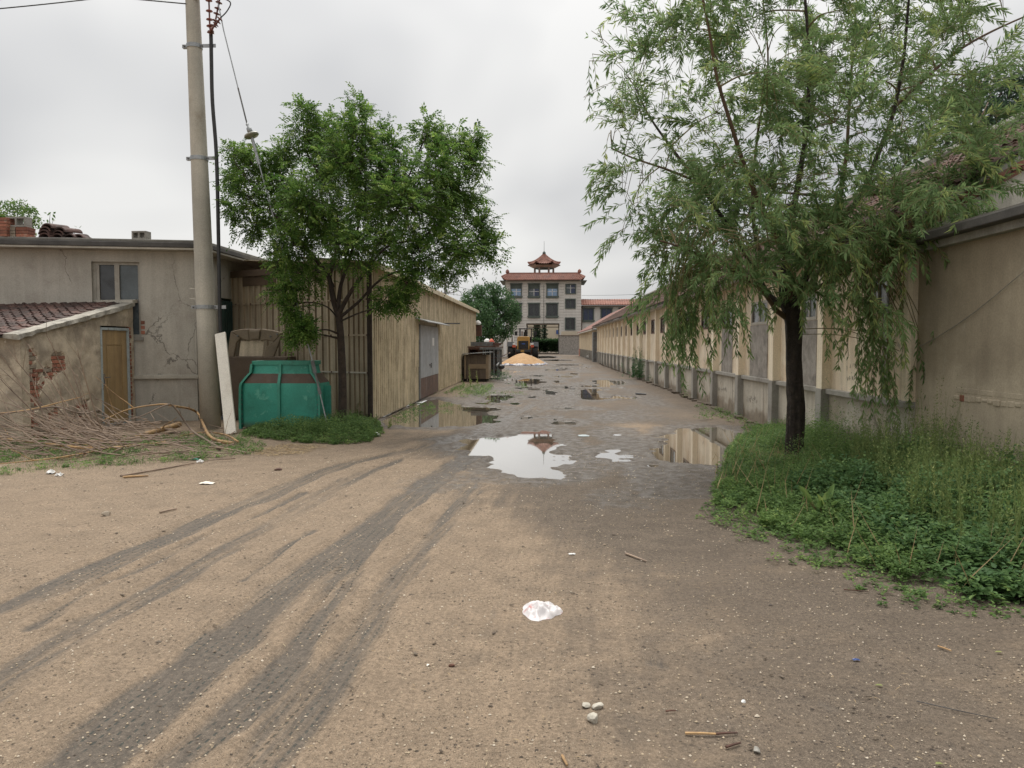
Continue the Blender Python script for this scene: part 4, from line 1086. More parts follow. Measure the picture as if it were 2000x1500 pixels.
# flat side leaf leaning behind its right side
o_ = MB().obox((gx + gw_ / 2 + .03, GY + .35, .40), (.07, 0, 0), (0, .02, 0), (0, 0, .40)).build('green_panel', MAT['green_grp'], bevel=.006)
tag(o_, 'narrow green sheet standing at the right side of the green tank', 'panel'); o_.name = 'fibreglass_offcut'

# brown cabinet and the moulded panel on it
cx0 = AY(441, 830, 15.6).x; cx1 = AY(500, 830, 15.6).x
cab = thing('brown_cabinet', ((cx0 + cx1) / 2, 15.9, 0), 'dark brown board cabinet standing behind the green tank', 'cabinet')
zc = AY(450, 697, 15.6).z
cx1 = AY(562, 830, 15.6).x
MB().box((cx0, 15.6, .02), (cx1, 16.2, zc)).build('body', MAT['brown_board'], cab, bevel=.01)
MB().box((cx0 + .03, 15.585, .08), ((cx0 + cx1) / 2 - .01, 15.598, zc - .05)).build('door', MAT['brown_board'], cab)
MB().box(((cx0 + cx1) / 2 + .01, 15.585, .08), (cx1 - .03, 15.598, zc - .05)).build('door', MAT['brown_board'], cab)
mp = thing('moulded_panel', AY(500, 697, 15.75), 'tan moulded vehicle headliner standing on the brown cabinet', 'moulded panel')
def MPt(px, py, d=0): p = AY(px, py, 15.75 + d); return (p.x, p.y, p.z)
m = MB()
outl = [(443,697),(447,665),(450,647),(468,643),(484,642),(500,643),(515,642),(532,645),(552,650),(548,664),(541,680),(534,698),(514,698),(517,676),(518,667),(500,665),(480,664),(462,669),(458,690),(456,698)]
def strip(a, b, push):
    m.prism([MPt(*p, 0) for p in a + b[::-1]], (0, .05 + push, 0))
strip([(443,697),(447,665),(450,647)], [(456,698),(462,669),(470,660)], .02)
strip([(450,647),(468,643),(484,642)], [(470,660),(476,664),(487,665)], .05)
strip([(484,642),(500,643),(510,642)], [(487,665),(496,666),(507,666)], -.0)
strip([(510,642),(532,645),(552,650)], [(507,666),(520,664),(534,668)], .05)
strip([(552,650),(541,680),(534,698)], [(534,668),(519,678),(514,698)], .02)
m.build('shell', MAT['tan_mould'], mp, bevel=.02)
MB().prism([MPt(470,666,.06), MPt(516,666,.06), MPt(513,696,.06), MPt(466,696,.06)], (0, .02, 0)).build('backing', MAT['frp_shade'], mp, bevel=.008)
MB().prism([MPt(488,646,-.03), MPt(507,646,-.03), MPt(505,662,-.03), MPt(490,662,-.03)], (0, .06, 0)).build('raised_pocket', MAT['tan_mould'], mp, bevel=.01)
for q in ((464,656),(528,657),(541,653)): MB().lathe(MPt(*q, -.02), (0, -1, 0), [(0, .02), (.02, .016)], 8).build('clip', MAT['iron'], mp)
# black sheet crumpled between the house and the pole
m = MB(); random.seed(4)
c = G(437, 826); vs = []
for i in range(9):
    for j in range(7):
        r_ = 1 - max(abs(i - 4) / 4, abs(j - 3) / 3) ** 2
        vs.append((c.x - .35 + i * .09 + random.uniform(-.02, .02), c.y + .6 + j * .08, .42 * r_ * random.uniform(.7, 1.1)))
m.add(vs, [(i*7+j, (i+1)*7+j, (i+1)*7+j+1, i*7+j+1) for i in range(8) for j in range(6)])
tag(m.build('plastic_sheet', MAT['black_plastic']), 'crumpled black plastic sheet on the ground behind the pole foot', 'plastic sheet')

# ================================================================== LONG CREAM WAREHOUSE
WX = 4.38; WY0, WY1, WY2 = 9.40, 66.0, 97.0
EX, EZ = 3.98, 2.93; RX, RZ = 8.35, 5.42
wh = thing('warehouse', (RX, 38, 0), 'long cream painted warehouse with grey pilaster bases and a brown tiled roof', 'warehouse')
PIT = 2.555; npil = int((WY1 - WY0) / PIT) + 1
pil_y = [12.09 + PIT * (k - 1) for k in range(npil + 1)]
pil_y = [y for y in pil_y if y > 10 and y < WY1 - 1]
PLZ = .89
# wall in bays with real openings
bays = []; ys = [WY0] + pil_y + [WY1]
wallm = MB()
def wbox(m, y0, y1, z0, z1, x0, x1): m.box((x0, y0, z0), (x1, y1, z1))
winlist = []
for i in range(len(ys) - 1):
    a, b = ys[i], ys[i + 1]; mid = (a + b) / 2
    if i == 0: wy0, wy1, wz0, wz1 = AX(1737, 600, WX).y, AX(1697, 600, WX).y, 2.03, 2.45
    elif i in (1, 2): wy0, wy1, wz0, wz1 = (AX(1596, 620, WX).y, AX(1566, 620, WX).y, 1.98, 2.42) if i == 1 else (AX(1500, 620, WX).y, AX(1468, 620, WX).y, 1.98, 2.45)
    elif i in (3,): wy0, wy1, wz0, wz1 = mid - .25, mid + .75, 1.95, 2.42
    else: wy0, wy1, wz0, wz1 = a + 1.0, a + 2.05, 1.98, 2.55
    winlist.append((i, wy0, wy1, wz0, wz1))
    wbox(wallm, a, wy0, PLZ, EZ, WX, WX + .24); wbox(wallm, wy1, b, PLZ, EZ, WX, WX + .24)
    wbox(wallm, wy0, wy1, PLZ, wz0, WX, WX + .24); wbox(wallm, wy0, wy1, wz1, EZ, WX, WX + .24)
wallm.build('wall', MAT['cream'], wh)
for i, y0, y1, z0, z1 in winlist:
    if i > 18: continue
    t = .05; f = MB()
    f.box((WX - .012, y0, z0), (WX + .08, y0 + t, z1)).box((WX - .012, y1 - t, z0), (WX + .08, y1, z1)).box((WX - .012, y0 + t, z0), (WX + .08, y1 - t, z0 + t)).box((WX - .012, y0 + t, z1 - t), (WX + .08, y1 - t, z1))
    f.box((WX - .006, (y0 + y1) / 2 - .02, z0 + t), (WX + .10, (y0 + y1) / 2 + .02, z1 - t))
    w_ = f.build('window', MAT['iron'] if i in (0,) else (MAT['pvc'] if i in (1, 2) else MAT['rust']), wh)
    MB().box((WX + .010, y0 + t, z0 + t), (WX + .015, (y0 + y1) / 2 - .021, z1 - t)).build('pane', MAT['glass_blue'] if i < 4 else MAT['glass'], w_)
    MB().box((WX + .020, (y0 + y1) / 2 + .021, z0 + t), (WX + .025, y1 - t, z1 - t)).build('pane', MAT['glass'], w_)
for i, y0, y1, z0, z1 in winlist[19:]:
    MB().box((WX - .004, y0, z0), (WX + .03, y1, z1)).build('window', MAT['interior'], wh)
# bricked-up lower parts of the former tall windows
for i in (1, 2, 3):
    _, y0, y1, z0, z1 = winlist[i]
    m = MB(); n = 8
    z_ = [PLZ + .02] + [z0 - .01]
    m.box((WX - .012, y0 - .03, PLZ + .012), (WX - .002, y1 + .05, z0 - .01)); m.build('blocked_opening', MAT['patch_grey'], wh)
# steel door leaf joint and rail in the first bay
MB().box((WX - .03, AX(1735, 700, WX).y - .02, PLZ + .01), (WX - .002, AX(1727, 700, WX).y, 2.03)).build('drain_pipe', MAT['plinth_grey'], wh)
# plinth slabs and cap
for i in range(len(ys) - 1):
    a, b = ys[i], ys[i + 1]; n = 3 if i < 12 else 1
    for k in range(n):
        ya = a + (b - a) * k / n + .006; yb = a + (b - a) * (k + 1) / n - .006
        MB().box((WX - .022 - random.uniform(0, .005), ya, -.05), (WX + .2, yb, PLZ - .07)).build('plinth_slab', MAT['plinth'], wh)
    MB().box((WX - .085, a + (.125 if i else -.0), PLZ - .068), (WX + .2, b - .125, PLZ + .01)).build('plinth_cap', MAT['plinth_grey'], wh, bevel=.006)
for y in pil_y:
    MB().box((WX - .14, y - .12, PLZ + .005), (WX + .02, y + .12, EZ - .02)).build('pilaster', MAT['cream_pale'], wh, bevel=.006)
    MB().box((WX - .15, y - .125, -.05), (WX + .02, y + .125, PLZ + .003)).build('pilaster_base', MAT['plinth_grey'], wh, bevel=.008)
MB().box((WX - .06, WY0 + .002, PLZ + .012), (WX - .001, WY0 + .10, EZ)).build('corner_strip', MAT['cream_pale'], wh)
# footing kerb of rubble at the wall base
m = MB(); y = 10.0; random.seed(8)
while y < 60:
    w = random.uniform(.12, .35); m.obox((WX - .22 + random.uniform(-.06, .06), y, .0), (random.uniform(.05, .1), random.uniform(-.02, .02), 0), (random.uniform(-.02,.02), w / 2, 0), (0, 0, random.uniform(.01, .05))); y += w + random.uniform(.0, .9)
tag(m.build('footing_stones', MAT['clod'], wh), kind='stuff')
# eave
MB().box((EX + .02, WY0 - .12, EZ - .06), (WX + .3, WY1, EZ)).build('eave_slab', MAT['concrete_pale'], wh)
MB().box((EX - .01, WY0 - .12, EZ - .075), (EX + .018, WY1, EZ + .0)).build('fascia', MAT['crate_tan'], wh)
# roof deck and tiles
rs = math.atan2(RZ - EZ, RX - EX); RL = math.hypot(RZ - EZ, RX - EX)
MB().prism([(EX, WY0 - .1, EZ + .02), (RX, WY0 - .1, RZ + .02), (RX, WY1, RZ + .02), (EX, WY1, EZ + .02)], (0, 0, .03)).build('roof_deck', MAT['felt'], wh)
MB().prism([(RX, WY0 - .1, RZ + .02), (RX + 4.37, WY0 - .1, EZ + .02), (RX + 4.37, WY1, EZ + .02), (RX, WY1, RZ + .02)], (0, 0, .05)).build('roof_deck', MAT['tile_brown'], wh)
tl, tw = .315, .235
def tile_geom(n=5):
    m = MB(); pr = [(-.118, 0), (-.08, .026), (-.035, .022), (.0, .004), (.06, .006), (.118, -.002)]
    up = [(-.02, a, b + .012) for a, b in pr]; up2 = [(.34, a, b - .012) for a, b in pr]; lo = [(-.02, a, b - .006) for a, b in pr]
    k = len(pr)
    m.add(up + up2 + lo, [(i, i + 1, k + i + 1, k + i) for i in range(k - 1)] + [(i, 2*k + i, 2*k + i + 1, i + 1) for i in range(k - 1)])
    return m
wt_me = tile_geom().mesh('roof_tile', MAT['tile_brown'])
TV = np.array([v[:] for v in tile_geom().v]); TF = np.array(tile_geom().f)
cands = []
R_ = Matrix.Rotation(-rs, 3, 'Y')
nr = int(RL / tl); ncol = int((WY1 - WY0) / tw)
for r in range(nr):
    for k in range(ncol):
        d = r * tl; y = WY0 - .02 + k * tw
        p = Vector((EX + d * math.cos(rs), y, EZ + .065 + d * math.sin(rs)))
        u, v_ = project(p); cands.append((-(10 if (0 < u < 1995 and v_ > 0) else 0) + p.y * .05 + (0 if u > 1180 else 5), p, y))
cands.sort(key=lambda c: c[0])
def tile_rot(p): return (random.uniform(-.02, .02), -rs + random.uniform(-.015, .03), random.uniform(-.03, .03))
for c in cands[:290]:
    link_mesh('roof_tile', wt_me, wh, c[1] + Vector((0, 0, random.uniform(-.004, .006))), tile_rot(c[1]))
VV = []; FF = []; n0 = 0
Rm = np.array(R_)
base_t = TV @ Rm.T
for c in cands[290:]:
    VV.append(base_t + np.array(c[1]) + np.array([0, 0, random.uniform(-.006, .008)])); FF.append(TF + n0); n0 += len(TV)
tag(bulk('roof_tiles', np.concatenate(VV), np.concatenate(FF), MAT['tile_brown'], wh), kind='stuff')
MB().tube([(RX, WY0 - .1, RZ + .10), (RX, WY1, RZ + .10)], .13, 8).build('ridge_cap', MAT['concrete'], wh)
# gable facing the viewer
GYY = WY0
MB().prism([(WX + .005, GYY, EZ + .006), (RX + 4.2, GYY, EZ + .006), (RX, GYY, RZ - .12), (WX + .005, GYY, EZ + .12)], (0, .24, 0)).prism([(WX + .245, GYY + .004, 2.0), (RX + 4.2, GYY + .004, 2.0), (RX + 4.2, GYY + .004, EZ - .065), (WX + .31, GYY + .004, EZ - .065), (WX + .31, GYY + .004, EZ - .07), (WX + .245, GYY + .004, EZ - .07)], (0, .2, 0)).prism([(WX + .31, GYY + .002, EZ - .066), (RX + 4.2, GYY + .002, EZ - .066), (RX + 4.2, GYY + .002, EZ + .004), (WX + .31, GYY + .002, EZ + .004)], (0, .2, 0)).build('gable_wall', surf('whitewashed_gable', (.46,.43,.37,1), (.36,.335,.28,1), sc=1.5, stain=(.20,.18,.15,1), ssc=1.4, st=(.52,.7), streak=.15), wh)
sd = Vector((math.cos(rs), 0, math.sin(rs))); sn = Vector((-math.sin(rs), 0, math.cos(rs)))
g0 = Vector((EX + .12, GYY - .03, EZ - .02))
for row in range(2):
    for k in range(20):
        c = g0 + sd * (.12 + k * .25 + (.12 if row else 0)) - sn * (.03 + row * .068 - .0)
        MB().obox(c + Vector((0, random.uniform(-.01, .015), 0)) + sn * random.uniform(-.006, .004), sd * .112, Vector((0, .06 - row * .015, 0)), sn * .028).build('brick', MAT['brick_dull'], wh)
MB().prism([tuple(g0 + sn * .0 + Vector((0, -.07, 0))), tuple(g0 + sd * (RL + .1) + Vector((0, -.07, 0))), tuple(g0 + sd * (RL + .1) + sn * .055 + Vector((0, -.07, 0))), tuple(g0 + sn * .055 + Vector((0, -.07, 0)))], (0, .2, 0)).build('verge_board', MAT['concrete'], wh)
# far, lower part of the row: redder roof
wf = thing('far_warehouse', (RX, 80, 0), 'farther cream warehouse with a redder tiled roof, beyond the grey sheet door', 'warehouse')
wallm = MB().box((WX, WY1 + .5, PLZ), (WX + .24, WY2, 2.75)); wallm.build('wall', MAT['cream'], wf)
MB().box((WX - .02, WY1 + .5, -.05), (WX + .2, WY2, PLZ - .01)).build('plinth', MAT['plinth'], wf)
y = WY1 + 1.6
while y < WY2 - .5:
    MB().box((WX - .14, y - .12, PLZ), (WX + .02, y + .12, 2.7)).build('pilaster', MAT['cream_pale'], wf)
    MB().box((WX - .15, y - .125, -.05), (WX + .02, y + .125, PLZ - .003)).build('pilaster_base', MAT['plinth_grey'], wf); y += 2.62
MB().box((WX - .16, WY2 - 2.2, -.05), (WX - .03, WY2, PLZ)).build('brick_base', MAT['brick'], wf)
MB().prism([(EX, WY1 + .02, 2.78), (RX - .3, WY1 + .02, 5.15), (RX - .3, WY2, 5.15), (EX, WY2, 2.78)], (0, 0, .1)).build('roof', surf('red_tiled_slope', (.20,.085,.06,1), (.15,.065,.05,1), sc=1.2, stain=(.09,.06,.05,1), bump=.3), wf)
MB().box((EX - .02, WY1 + .02, 2.68), (WX + .25, WY2, 2.775)).build('eave', MAT['concrete_pale'], wf)
gd = MB().box((WX - .35, WY1 - .9, 0), (WX - .02, WY1 + .4, 2.55))
tag(gd.build('sheet_door', MAT['iron'], base=Vector((WX - .2, WY1, 0))), 'tall grey sheet metal door standing proud of the warehouse wall far down the row', 'door')

# ================================================================== ANNEX WITH THE FLAT ROOF
AXX = 4.44
an = thing('plaster_annex', (6.5, 6.0, 0), 'brown grey rendered annex with a dark flat roof edge, at the right edge', 'annex')
m = MB()
def acol(y0, y1, z0, z1): m.box((AXX, y0, z0), (AXX + .24, y1, z1))
# exposed course of bricks: a recess in the wall
by0, by1 = AX(2030, 780, AXX).y, AX(1862, 775, AXX).y
bz0, bz1 = .985, 1.125
acol(2.5, WY0 - .004, -.05, 2.72)
m.build('wall', MAT['annex'], an)
y = by1 - .02; k = 0; random.seed(12)
while y - .2 > by0:
    L_ = random.uniform(.085, .115)
    for row in range(1):
        MB().box((AXX - random.uniform(.004, .016), y - L_, bz0 + random.uniform(-.004, .008) - .01 * math.sin(k)), (AXX + .06, y, bz0 + .062 + random.uniform(-.012, .004))).build('brick', MAT['brick'] if k == 1 else MAT['annex'], an, bevel=.012)
    y -= L_ + .012; k += 1
y = by1 - .05
while y - .2 > by0:
    MB().box((AXX - random.uniform(.001, .006), y - .22, bz1 - .058), (AXX + .06, y, bz1 - random.uniform(-.004, .006))).build('brick', MAT['annex'], an, bevel=.006); y -= .235
MB().box((AXX - .22, 2.3, 2.74), (9.5, WY0 - .12, 2.83)).build('roof_slab', MAT['felt'], an, bevel=.01)
MB().box((AXX - .10, 2.4, 2.66), (AXX + .3, WY0 - .13, 2.738)).build('soffit_course', MAT['concrete'], an)
MB().box((AXX - .20, 2.4, 2.832), (9.4, WY0 - .125, 2.85)).build('roof_screed', MAT['parapet'], an)
# cords on the wall
c1 = AX(1780, 682, AXX - .02); c2 = AX(2000, 530, AXX - .02); c3 = AX(1705, 698, WX - .03); c4 = AX(2060, 485, AXX - .02)
tag(MB().tube(smooth_pts([c3, c1, AX(1830, 658, AXX - .02), AX(1900, 612, AXX - .02), c2, c4], 4), .0035, 5).build('cord', MAT['concrete']), 'thin grey cord slung along the wall of the annex', 'cord')

# scribbled phone notes on plinth and wall (illegible handwriting)
def scribble(parent, x, y0, y1, z0, z1, rows, seed, mat):
    r = random.Random(seed); m = MB(); h = (z1 - z0) / rows
    for q in range(rows):
        y = y1
        while y > y0 + .03:
            w = h * .5
            for k in range(r.randint(2, 4)):
                a = (y - r.random() * w, z0 + q * h + r.random() * h * .7); b = (a[0] + r.uniform(-.5, .5) * w, a[1] + r.choice((0, 1)) * h * .5 - .01)
                m.obox((x - .001, (a[0] + b[0]) / 2, (a[1] + b[1]) / 2), (.0008, 0, 0), Vector((0, b[0] - a[0], b[1] - a[1])) / 2 + Vector((0, .002, 0)), Vector((0, -(b[1] - a[1]), b[0] - a[0])).normalized() * .0028)
            y -= w * 1.25
    tag(m.build('handwriting', mat, parent), kind='stuff')
ink = surf('faded_black_ink', (.03,.03,.03,1), (.07,.065,.06,1), sc=30, grain=0, bump=0)
scribble(wh, WX - .030, 9.55, 10.0, .42, .66, 3, 1, ink); scribble(wh, WX - .030, 9.25, 9.45, .48, .58, 1, 2, ink)
scribble(wh, WX - .002, 11.0, 11.35, 1.05, 1.30, 2, 3, ink); scribble(wh, WX - .030, 10.3, 10.6, .55, .64, 1, 4, ink)
scribble(wh, WX - .030, 16.0, 16.8, .35, .5, 1, 5, ink); scribble(wh, WX - .030, 18.6, 19.6, .4, .55, 1, 6, ink)
scribble(wh, WX - .030, 9.28, 9.33, .2, .52, 4, 7, ink)
# ================================================================== THREE STOREY BUILDING AT THE END
BY = 115.0
def bx(px): return AY(px, 600, BY).x
def bz(py): return AY(1065, py, BY).z
tb = thing('stone_building', (bx(1065), BY + 5, 0), 'three storey grey stone building with an orange tiled roof and a passage through it', 'building')
cx = lambda c: 860 + c / 5.0
cy = lambda c: 460 + c / 5.0
BX0, BX1 = bx(cx(635)), bx(cx(1375)); BT = bz(cy(447))
wins = []                                          # x0, x1, y0, y1 in the photograph, glass, kind
for (a, b, c, d, g, tall) in ((685,797,467,603,'glass_sky',1),(857,972,467,603,'glass_blue',1),(1035,1152,467,603,'glass_sky',1),(1220,1325,473,573,'glass_blue',0),
                        (690,797,657,797,'glass',2),(857,972,657,797,'glass',2),(1033,1150,657,797,'glass',2),(1218,1322,617,716,'glass',0),(1217,1320,800,925,'glass',0),(690,795,800,835,'glass',0)):
    wins.append((bx(cx(a)), bx(cx(b)), bz(cy(d)), bz(cy(c)), g, tall))
PX0, PX1, PZ1 = bx(cx(840)), bx(cx(1163)), bz(cy(857))
holes = [(w[0] + .12, w[1] - .12, w[2] + .12, w[3] - .12) for w in wins] + [(PX0, PX1, -.1, PZ1)]
def wall_with_holes(m, x0, x1, z0, z1, holes, y, th):
    xs_ = sorted({x0, x1} | {h[0] for h in holes} | {h[1] for h in holes}); xs_ = [x for x in xs_ if x0 <= x <= x1]
    for a, b in zip(xs_[:-1], xs_[1:]):
        mid = (a + b) / 2; hs = sorted([(h[2], h[3]) for h in holes if h[0] < mid < h[1]]); z = z0
        for lo, hi in hs:
            if lo > z: m.box((a, y, z), (b, y + th, lo))
            z = max(z, hi)
        if z < z1: m.box((a, y, z), (b, y + th, z1))
m = MB(); wall_with_holes(m, BX0, BX1, -.1, BT, holes, BY, .35); m.build('front_wall', MAT['ash_wall'], tb)
MB().box((BX0, BY + .35, -.1), (BX0 + .3, BY + 10, BT)).box((BX1 - .3, BY + .35, -.1), (BX1, BY + 10, BT)).build('side_wall', MAT['ash_wall'], tb)
MB().box((PX0 - .3, BY + .36, -.1), (PX0, BY + 10, PZ1)).box((PX1, BY + .36, -.1), (PX1 + .3, BY + 10, PZ1)).box((PX0 - .3, BY + .36, PZ1), (PX1 + .3, BY + 10, PZ1 + .3)).build('passage_lining', MAT['ash_wall'], tb)
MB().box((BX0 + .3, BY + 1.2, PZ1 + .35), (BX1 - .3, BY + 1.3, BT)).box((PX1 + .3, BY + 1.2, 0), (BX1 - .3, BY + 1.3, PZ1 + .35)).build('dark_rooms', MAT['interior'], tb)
joint = surf('stone_joint', (.17,.155,.135,1), (.14,.13,.11,1), sc=1, bump=0)
m = MB(); z = .3                                    # sunk course joints of the cladding
while z < BT - .3:
    segs = [(BX0, BX1)]
    for h in holes:
        if h[2] - .3 < z < h[3] + .3:
            ns_ = []
            for a, b in segs:
                if h[1] + .3 < a or h[0] - .3 > b: ns_.append((a, b)); continue
                if h[0] - .3 > a: ns_.append((a, h[0] - .3))
                if h[1] + .3 < b: ns_.append((h[1] + .3, b))
            segs = ns_
    for a, b in segs: m.box((a, BY - .006, z), (b, BY - .002, z + .035))
    z += .42
m.build('course_joints', joint, tb)
def win_unit(par, x0, x1, z0, z1, g, tall, y):
    t = .14; f = MB()
    f.box((x0, y - .12, z0), (x0 + t, y + .1, z1)).box((x1 - t, y - .12, z0), (x1, y + .1, z1)).box((x0 + t, y - .12, z1 - t), (x1 - t, y + .1, z1)).box((x0 + t, y - .12, z0), (x1 - t, y + .1, z0 + t))
    if tall:
        f.box((x0 - .1, y - .2, z1 - .16), (x1 + .1, y - .121, z1 + .02)).box((x0 - .1, y - .2, z0 - .02), (x1 + .1, y - .121, z0 + .2)).box((x0 - .02, y - .18, z0 - .14), (x1 + .02, y - .002, z0 - .022))
    w_ = f.build('window', MAT['green_trim'], par)
    if tall == 1:
        zc_ = z0 + (z1 - z0) * .62
        MB().box((x0 + t, y + .06, zc_), (x1 - t, y + .1, z1 - t)).build('shutter_box', MAT['green_trim'], w_)
    else: zc_ = z1 - t
    mid = (x0 + x1) / 2
    MB().box((x0 + t, y + .13, z0 + t), (mid - .04, y + .14, zc_)).build('pane', MAT[g], w_)
    MB().box((mid + .04, y + .13, z0 + t), (x1 - t, y + .14, zc_)).build('pane', MAT['glass_navy' if g == 'glass_blue' else g], w_)
    fr = MB(); fr.box((mid - .04, y + .08, z0 + t), (mid + .04, y + .14, zc_))
    if tall == 1 or g == 'glass_blue': fr.box((x0 + t, y + .08, (z0 + zc_) / 2 + .2), (x1 - t, y + .14, (z0 + zc_) / 2 + .26))
    fr.build('mullion', MAT['white_paint'] if tall == 1 or g == 'glass_blue' else MAT['green_trim'], w_)
for w in wins: win_unit(tb, *w, BY)
MB().box((PX0, BY - .05, PZ1 - .25), (PX1, BY + .1, PZ1 - .12)).box((PX0, BY + .5, PZ1 - .62), (PX1, BY + .7, PZ1 - .5)).build('passage_beam', MAT['brown_board'], tb)
for k, xx in enumerate((bx(cx(1010)),)):
    MB().tube([(xx, BY - .06, PZ1), (xx, BY - .06, BT - .5)], .03, 5).build('conduit', MAT['iron'], tb)
# cornice and skirt of orange tiles with upturned ends
EB = BT + .08; TT = bz(cy(380)); ov = 1.0
MB().box((BX0 - ov * .8, BY - ov * .8, BT), (BX1 + ov * .8, BY + 8, EB)).build('cornice', MAT['green_trim'], tb)
m = MB(); xa, xb = bx(cx(600)), bx(cx(1412)); n = 42
for i in range(n):
    u0, u1 = i / n, (i + 1) / n
    def lift(u): e = max(0, abs(u - .5) * 2 - .86) / .14; return .5 * e * e
    x0, x1 = xa + (xb - xa) * u0, xa + (xb - xa) * u1
    t0, t1 = bx(cx(650)) + (bx(cx(1365)) - bx(cx(650))) * u0, bx(cx(650)) + (bx(cx(1365)) - bx(cx(650))) * u1
    y0, y1 = BY - 1.0, BY + .1
    m.prism([(x0, y0, EB + lift(u0)), (x1, y0, EB + lift(u1)), (t1, y1, TT), (t0, y1, TT)], (0, 0, .12))
    m.tube([(x0, y0 - .03, EB + .1 + lift(u0)), ((x0 + t0) / 2, (y0 + y1) / 2 - .04, (EB + lift(u0) + TT) / 2 + .12), (t0, y1, TT + .12)], .075, 5)
m.build('tiled_skirt', MAT['tile_orange'], tb)
for sgn, a, b in ((-1, xa, bx(cx(650))), (1, xb, bx(cx(1365)))):
    MB().prism([(a, BY - 1, EB + .5), (b, BY + .1, TT), (b, BY + 7, TT), (a, BY + 8, EB + .5)], (0, 0, .12)).build('tiled_hip', MAT['tile_orange'], tb)
MB().box((bx(cx(650)), BY + .1, TT + .05), (bx(cx(1365)), BY + .3, TT + .3)).build('ridge', MAT['tile_orange'], tb)
MB().box((bx(cx(650)), BY + .31, BT), (bx(cx(1365)), BY + 7.5, TT + .1)).build('flat_roof', MAT['concrete'], tb)
for a in (655, 1358):
    x = bx(cx(a)); MB().lathe((x, BY + .2, TT + .2), (0, 0, 1), [(0, .2), (.2, .3), (.45, .22), (.6, .05)], 6).build('ridge_ornament', MAT['tile_orange'], tb)
# pavilion on the roof
pc = bx(cx(1012)); py_ = BY + 3.5
KS = (BY + 3.5) / BY
pw = (bx(cx(1170)) - bx(cx(848))) / 2 * KS
ze = AY(1062, cy(285), py_).z; za = AY(1062, cy(180), py_).z
pv = thing('roof_pavilion', (pc, py_, TT), 'small open pavilion with an upturned orange tiled roof and spire on top of the building', 'pavilion')
nseg = 6; rings_ = []
corners = [math.radians(a) for a in (0, 60, 120, 180, 240, 300)]
def hexpt(k, t, r, z): a = corners[k % 6]; b = corners[(k + 1) % 6]; return Vector((pc + r * (math.cos(a) * (1 - t) + math.cos(b) * t), py_ + r * (math.sin(a) * (1 - t) + math.sin(b) * t), z))
m = MB(); ST = 8; SG = 7
for k in range(6):
    for j in range(SG):
        for i in range(ST):
            def P(t, u):
                r = pw * (1 - u) ** 1.0; z = ze + (za - ze) * (u ** 1.9 * .35 + u * .65) ** 1.15
                cor = abs(t - .5) * 2; z += .45 * max(0, cor - .4) ** 2 * (1 - u) ** 3 * 2
                return hexpt(k, t, max(r, .04), z)
            a, b, c, d = P(j / SG, i / ST), P((j + 1) / SG, i / ST), P((j + 1) / SG, (i + 1) / ST), P(j / SG, (i + 1) / ST)
            m.add([a, b, c, d], [(0, 1, 2, 3)])
        pts = [P(j / SG, i / ST) + Vector((0, 0, .05)) for i in range(ST + 1)]
        m.tube(pts, .07 if j else .11, 4)
m.build('tiled_roof', MAT['tile_orange'], pv)
m = MB(); z0_ = ze - .05
for k in range(6):
    a, b = hexpt(k, 0, pw * .97, z0_), hexpt(k, 1, pw * .97, z0_); c, d = hexpt(k, 1, pw * .68, z0_ - .38), hexpt(k, 0, pw * .68, z0_ - .38)
    m.prism([a, b, c, d], (0, 0, -.1))
    m.prism([hexpt(k, 0, pw * .98, z0_), hexpt(k, 1, pw * .98, z0_), hexpt(k, 1, pw * .98, z0_ - .14), hexpt(k, 0, pw * .98, z0_ - .14)], (0, 0, .01))
m.build('eave_soffit', surf('faded_red_eaves', (.24,.12,.085,1), (.30,.22,.17,1), sc=2), pv)
for k in range(6):
    p = hexpt(k, 0, pw * .56, 0)
    MB().tube([(p.x, p.y, TT - .4), (p.x, p.y, z0_ - .35)], .15, 8).build('column', surf('dull_red_column', (.2,.13,.11,1), (.26,.2,.17,1), sc=2) if k == 0 else bpy.data.materials['dull_red_column'], pv)
m = MB()
for k in range(6):
    a, b = hexpt(k, 0, pw * .56, z0_ - .55), hexpt(k, 1, pw * .56, z0_ - .55); d = (b - a)
    m.obox((a + b) / 2, d / 2, d.cross(UZ).normalized() * .06, UZ * .07)
m.build('tie_beam', MAT['green_trim'], pv)
MB().lathe((pc, py_, za - .25), (0, 0, 1), [(0, .28), (.2, .16), (.3, .26), (.5, .22), (.65, .08), (.7, .03), (2.2, .02)], 10).build('spire', MAT['green_trim'], pv)

# two storey wing to the right
wg = thing('side_wing', (bx(1190), BY + 4, 0), 'two storey grey wing with an orange tiled roof behind the warehouse', 'building')
WXA, WXB = bx(cx(1378)), bx(cx(2700)); WT2 = bz(cy(690))
ww = [(bx(cx(a)), bx(cx(b)), bz(cy(835)), bz(cy(703)), 'glass_navy', 2) for a, b in ((1393,1505),(1570,1685),(1750,1862),(1930,2042))]
ww += [(w[0], w[1], w[2] - 4.0, w[3] - 4.0, 'glass_navy', 2) for w in ww]
m = MB(); wall_with_holes(m, WXA, WXB, -.1, WT2, [(w[0] + .12, w[1] - .12, w[2] + .12, w[3] - .12) for w in ww], BY + 1, .35); m.build('front_wall', MAT['ash_wall'], wg)
for w in ww: win_unit(wg, *w, BY + 1)
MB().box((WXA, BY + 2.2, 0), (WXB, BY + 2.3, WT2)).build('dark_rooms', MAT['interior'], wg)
MB().box((WXA, BY + .3, WT2), (WXB, BY + 8, WT2 + .12)).build('cornice', MAT['green_trim'], wg)
TT2 = bz(cy(626)); m = MB()
m.prism([(WXA, BY + .1, WT2 + .13), (WXB, BY + .1, WT2 + .13), (WXB, BY + 1.6, TT2), (WXA, BY + 1.6, TT2)], (0, 0, .12))
x = WXA
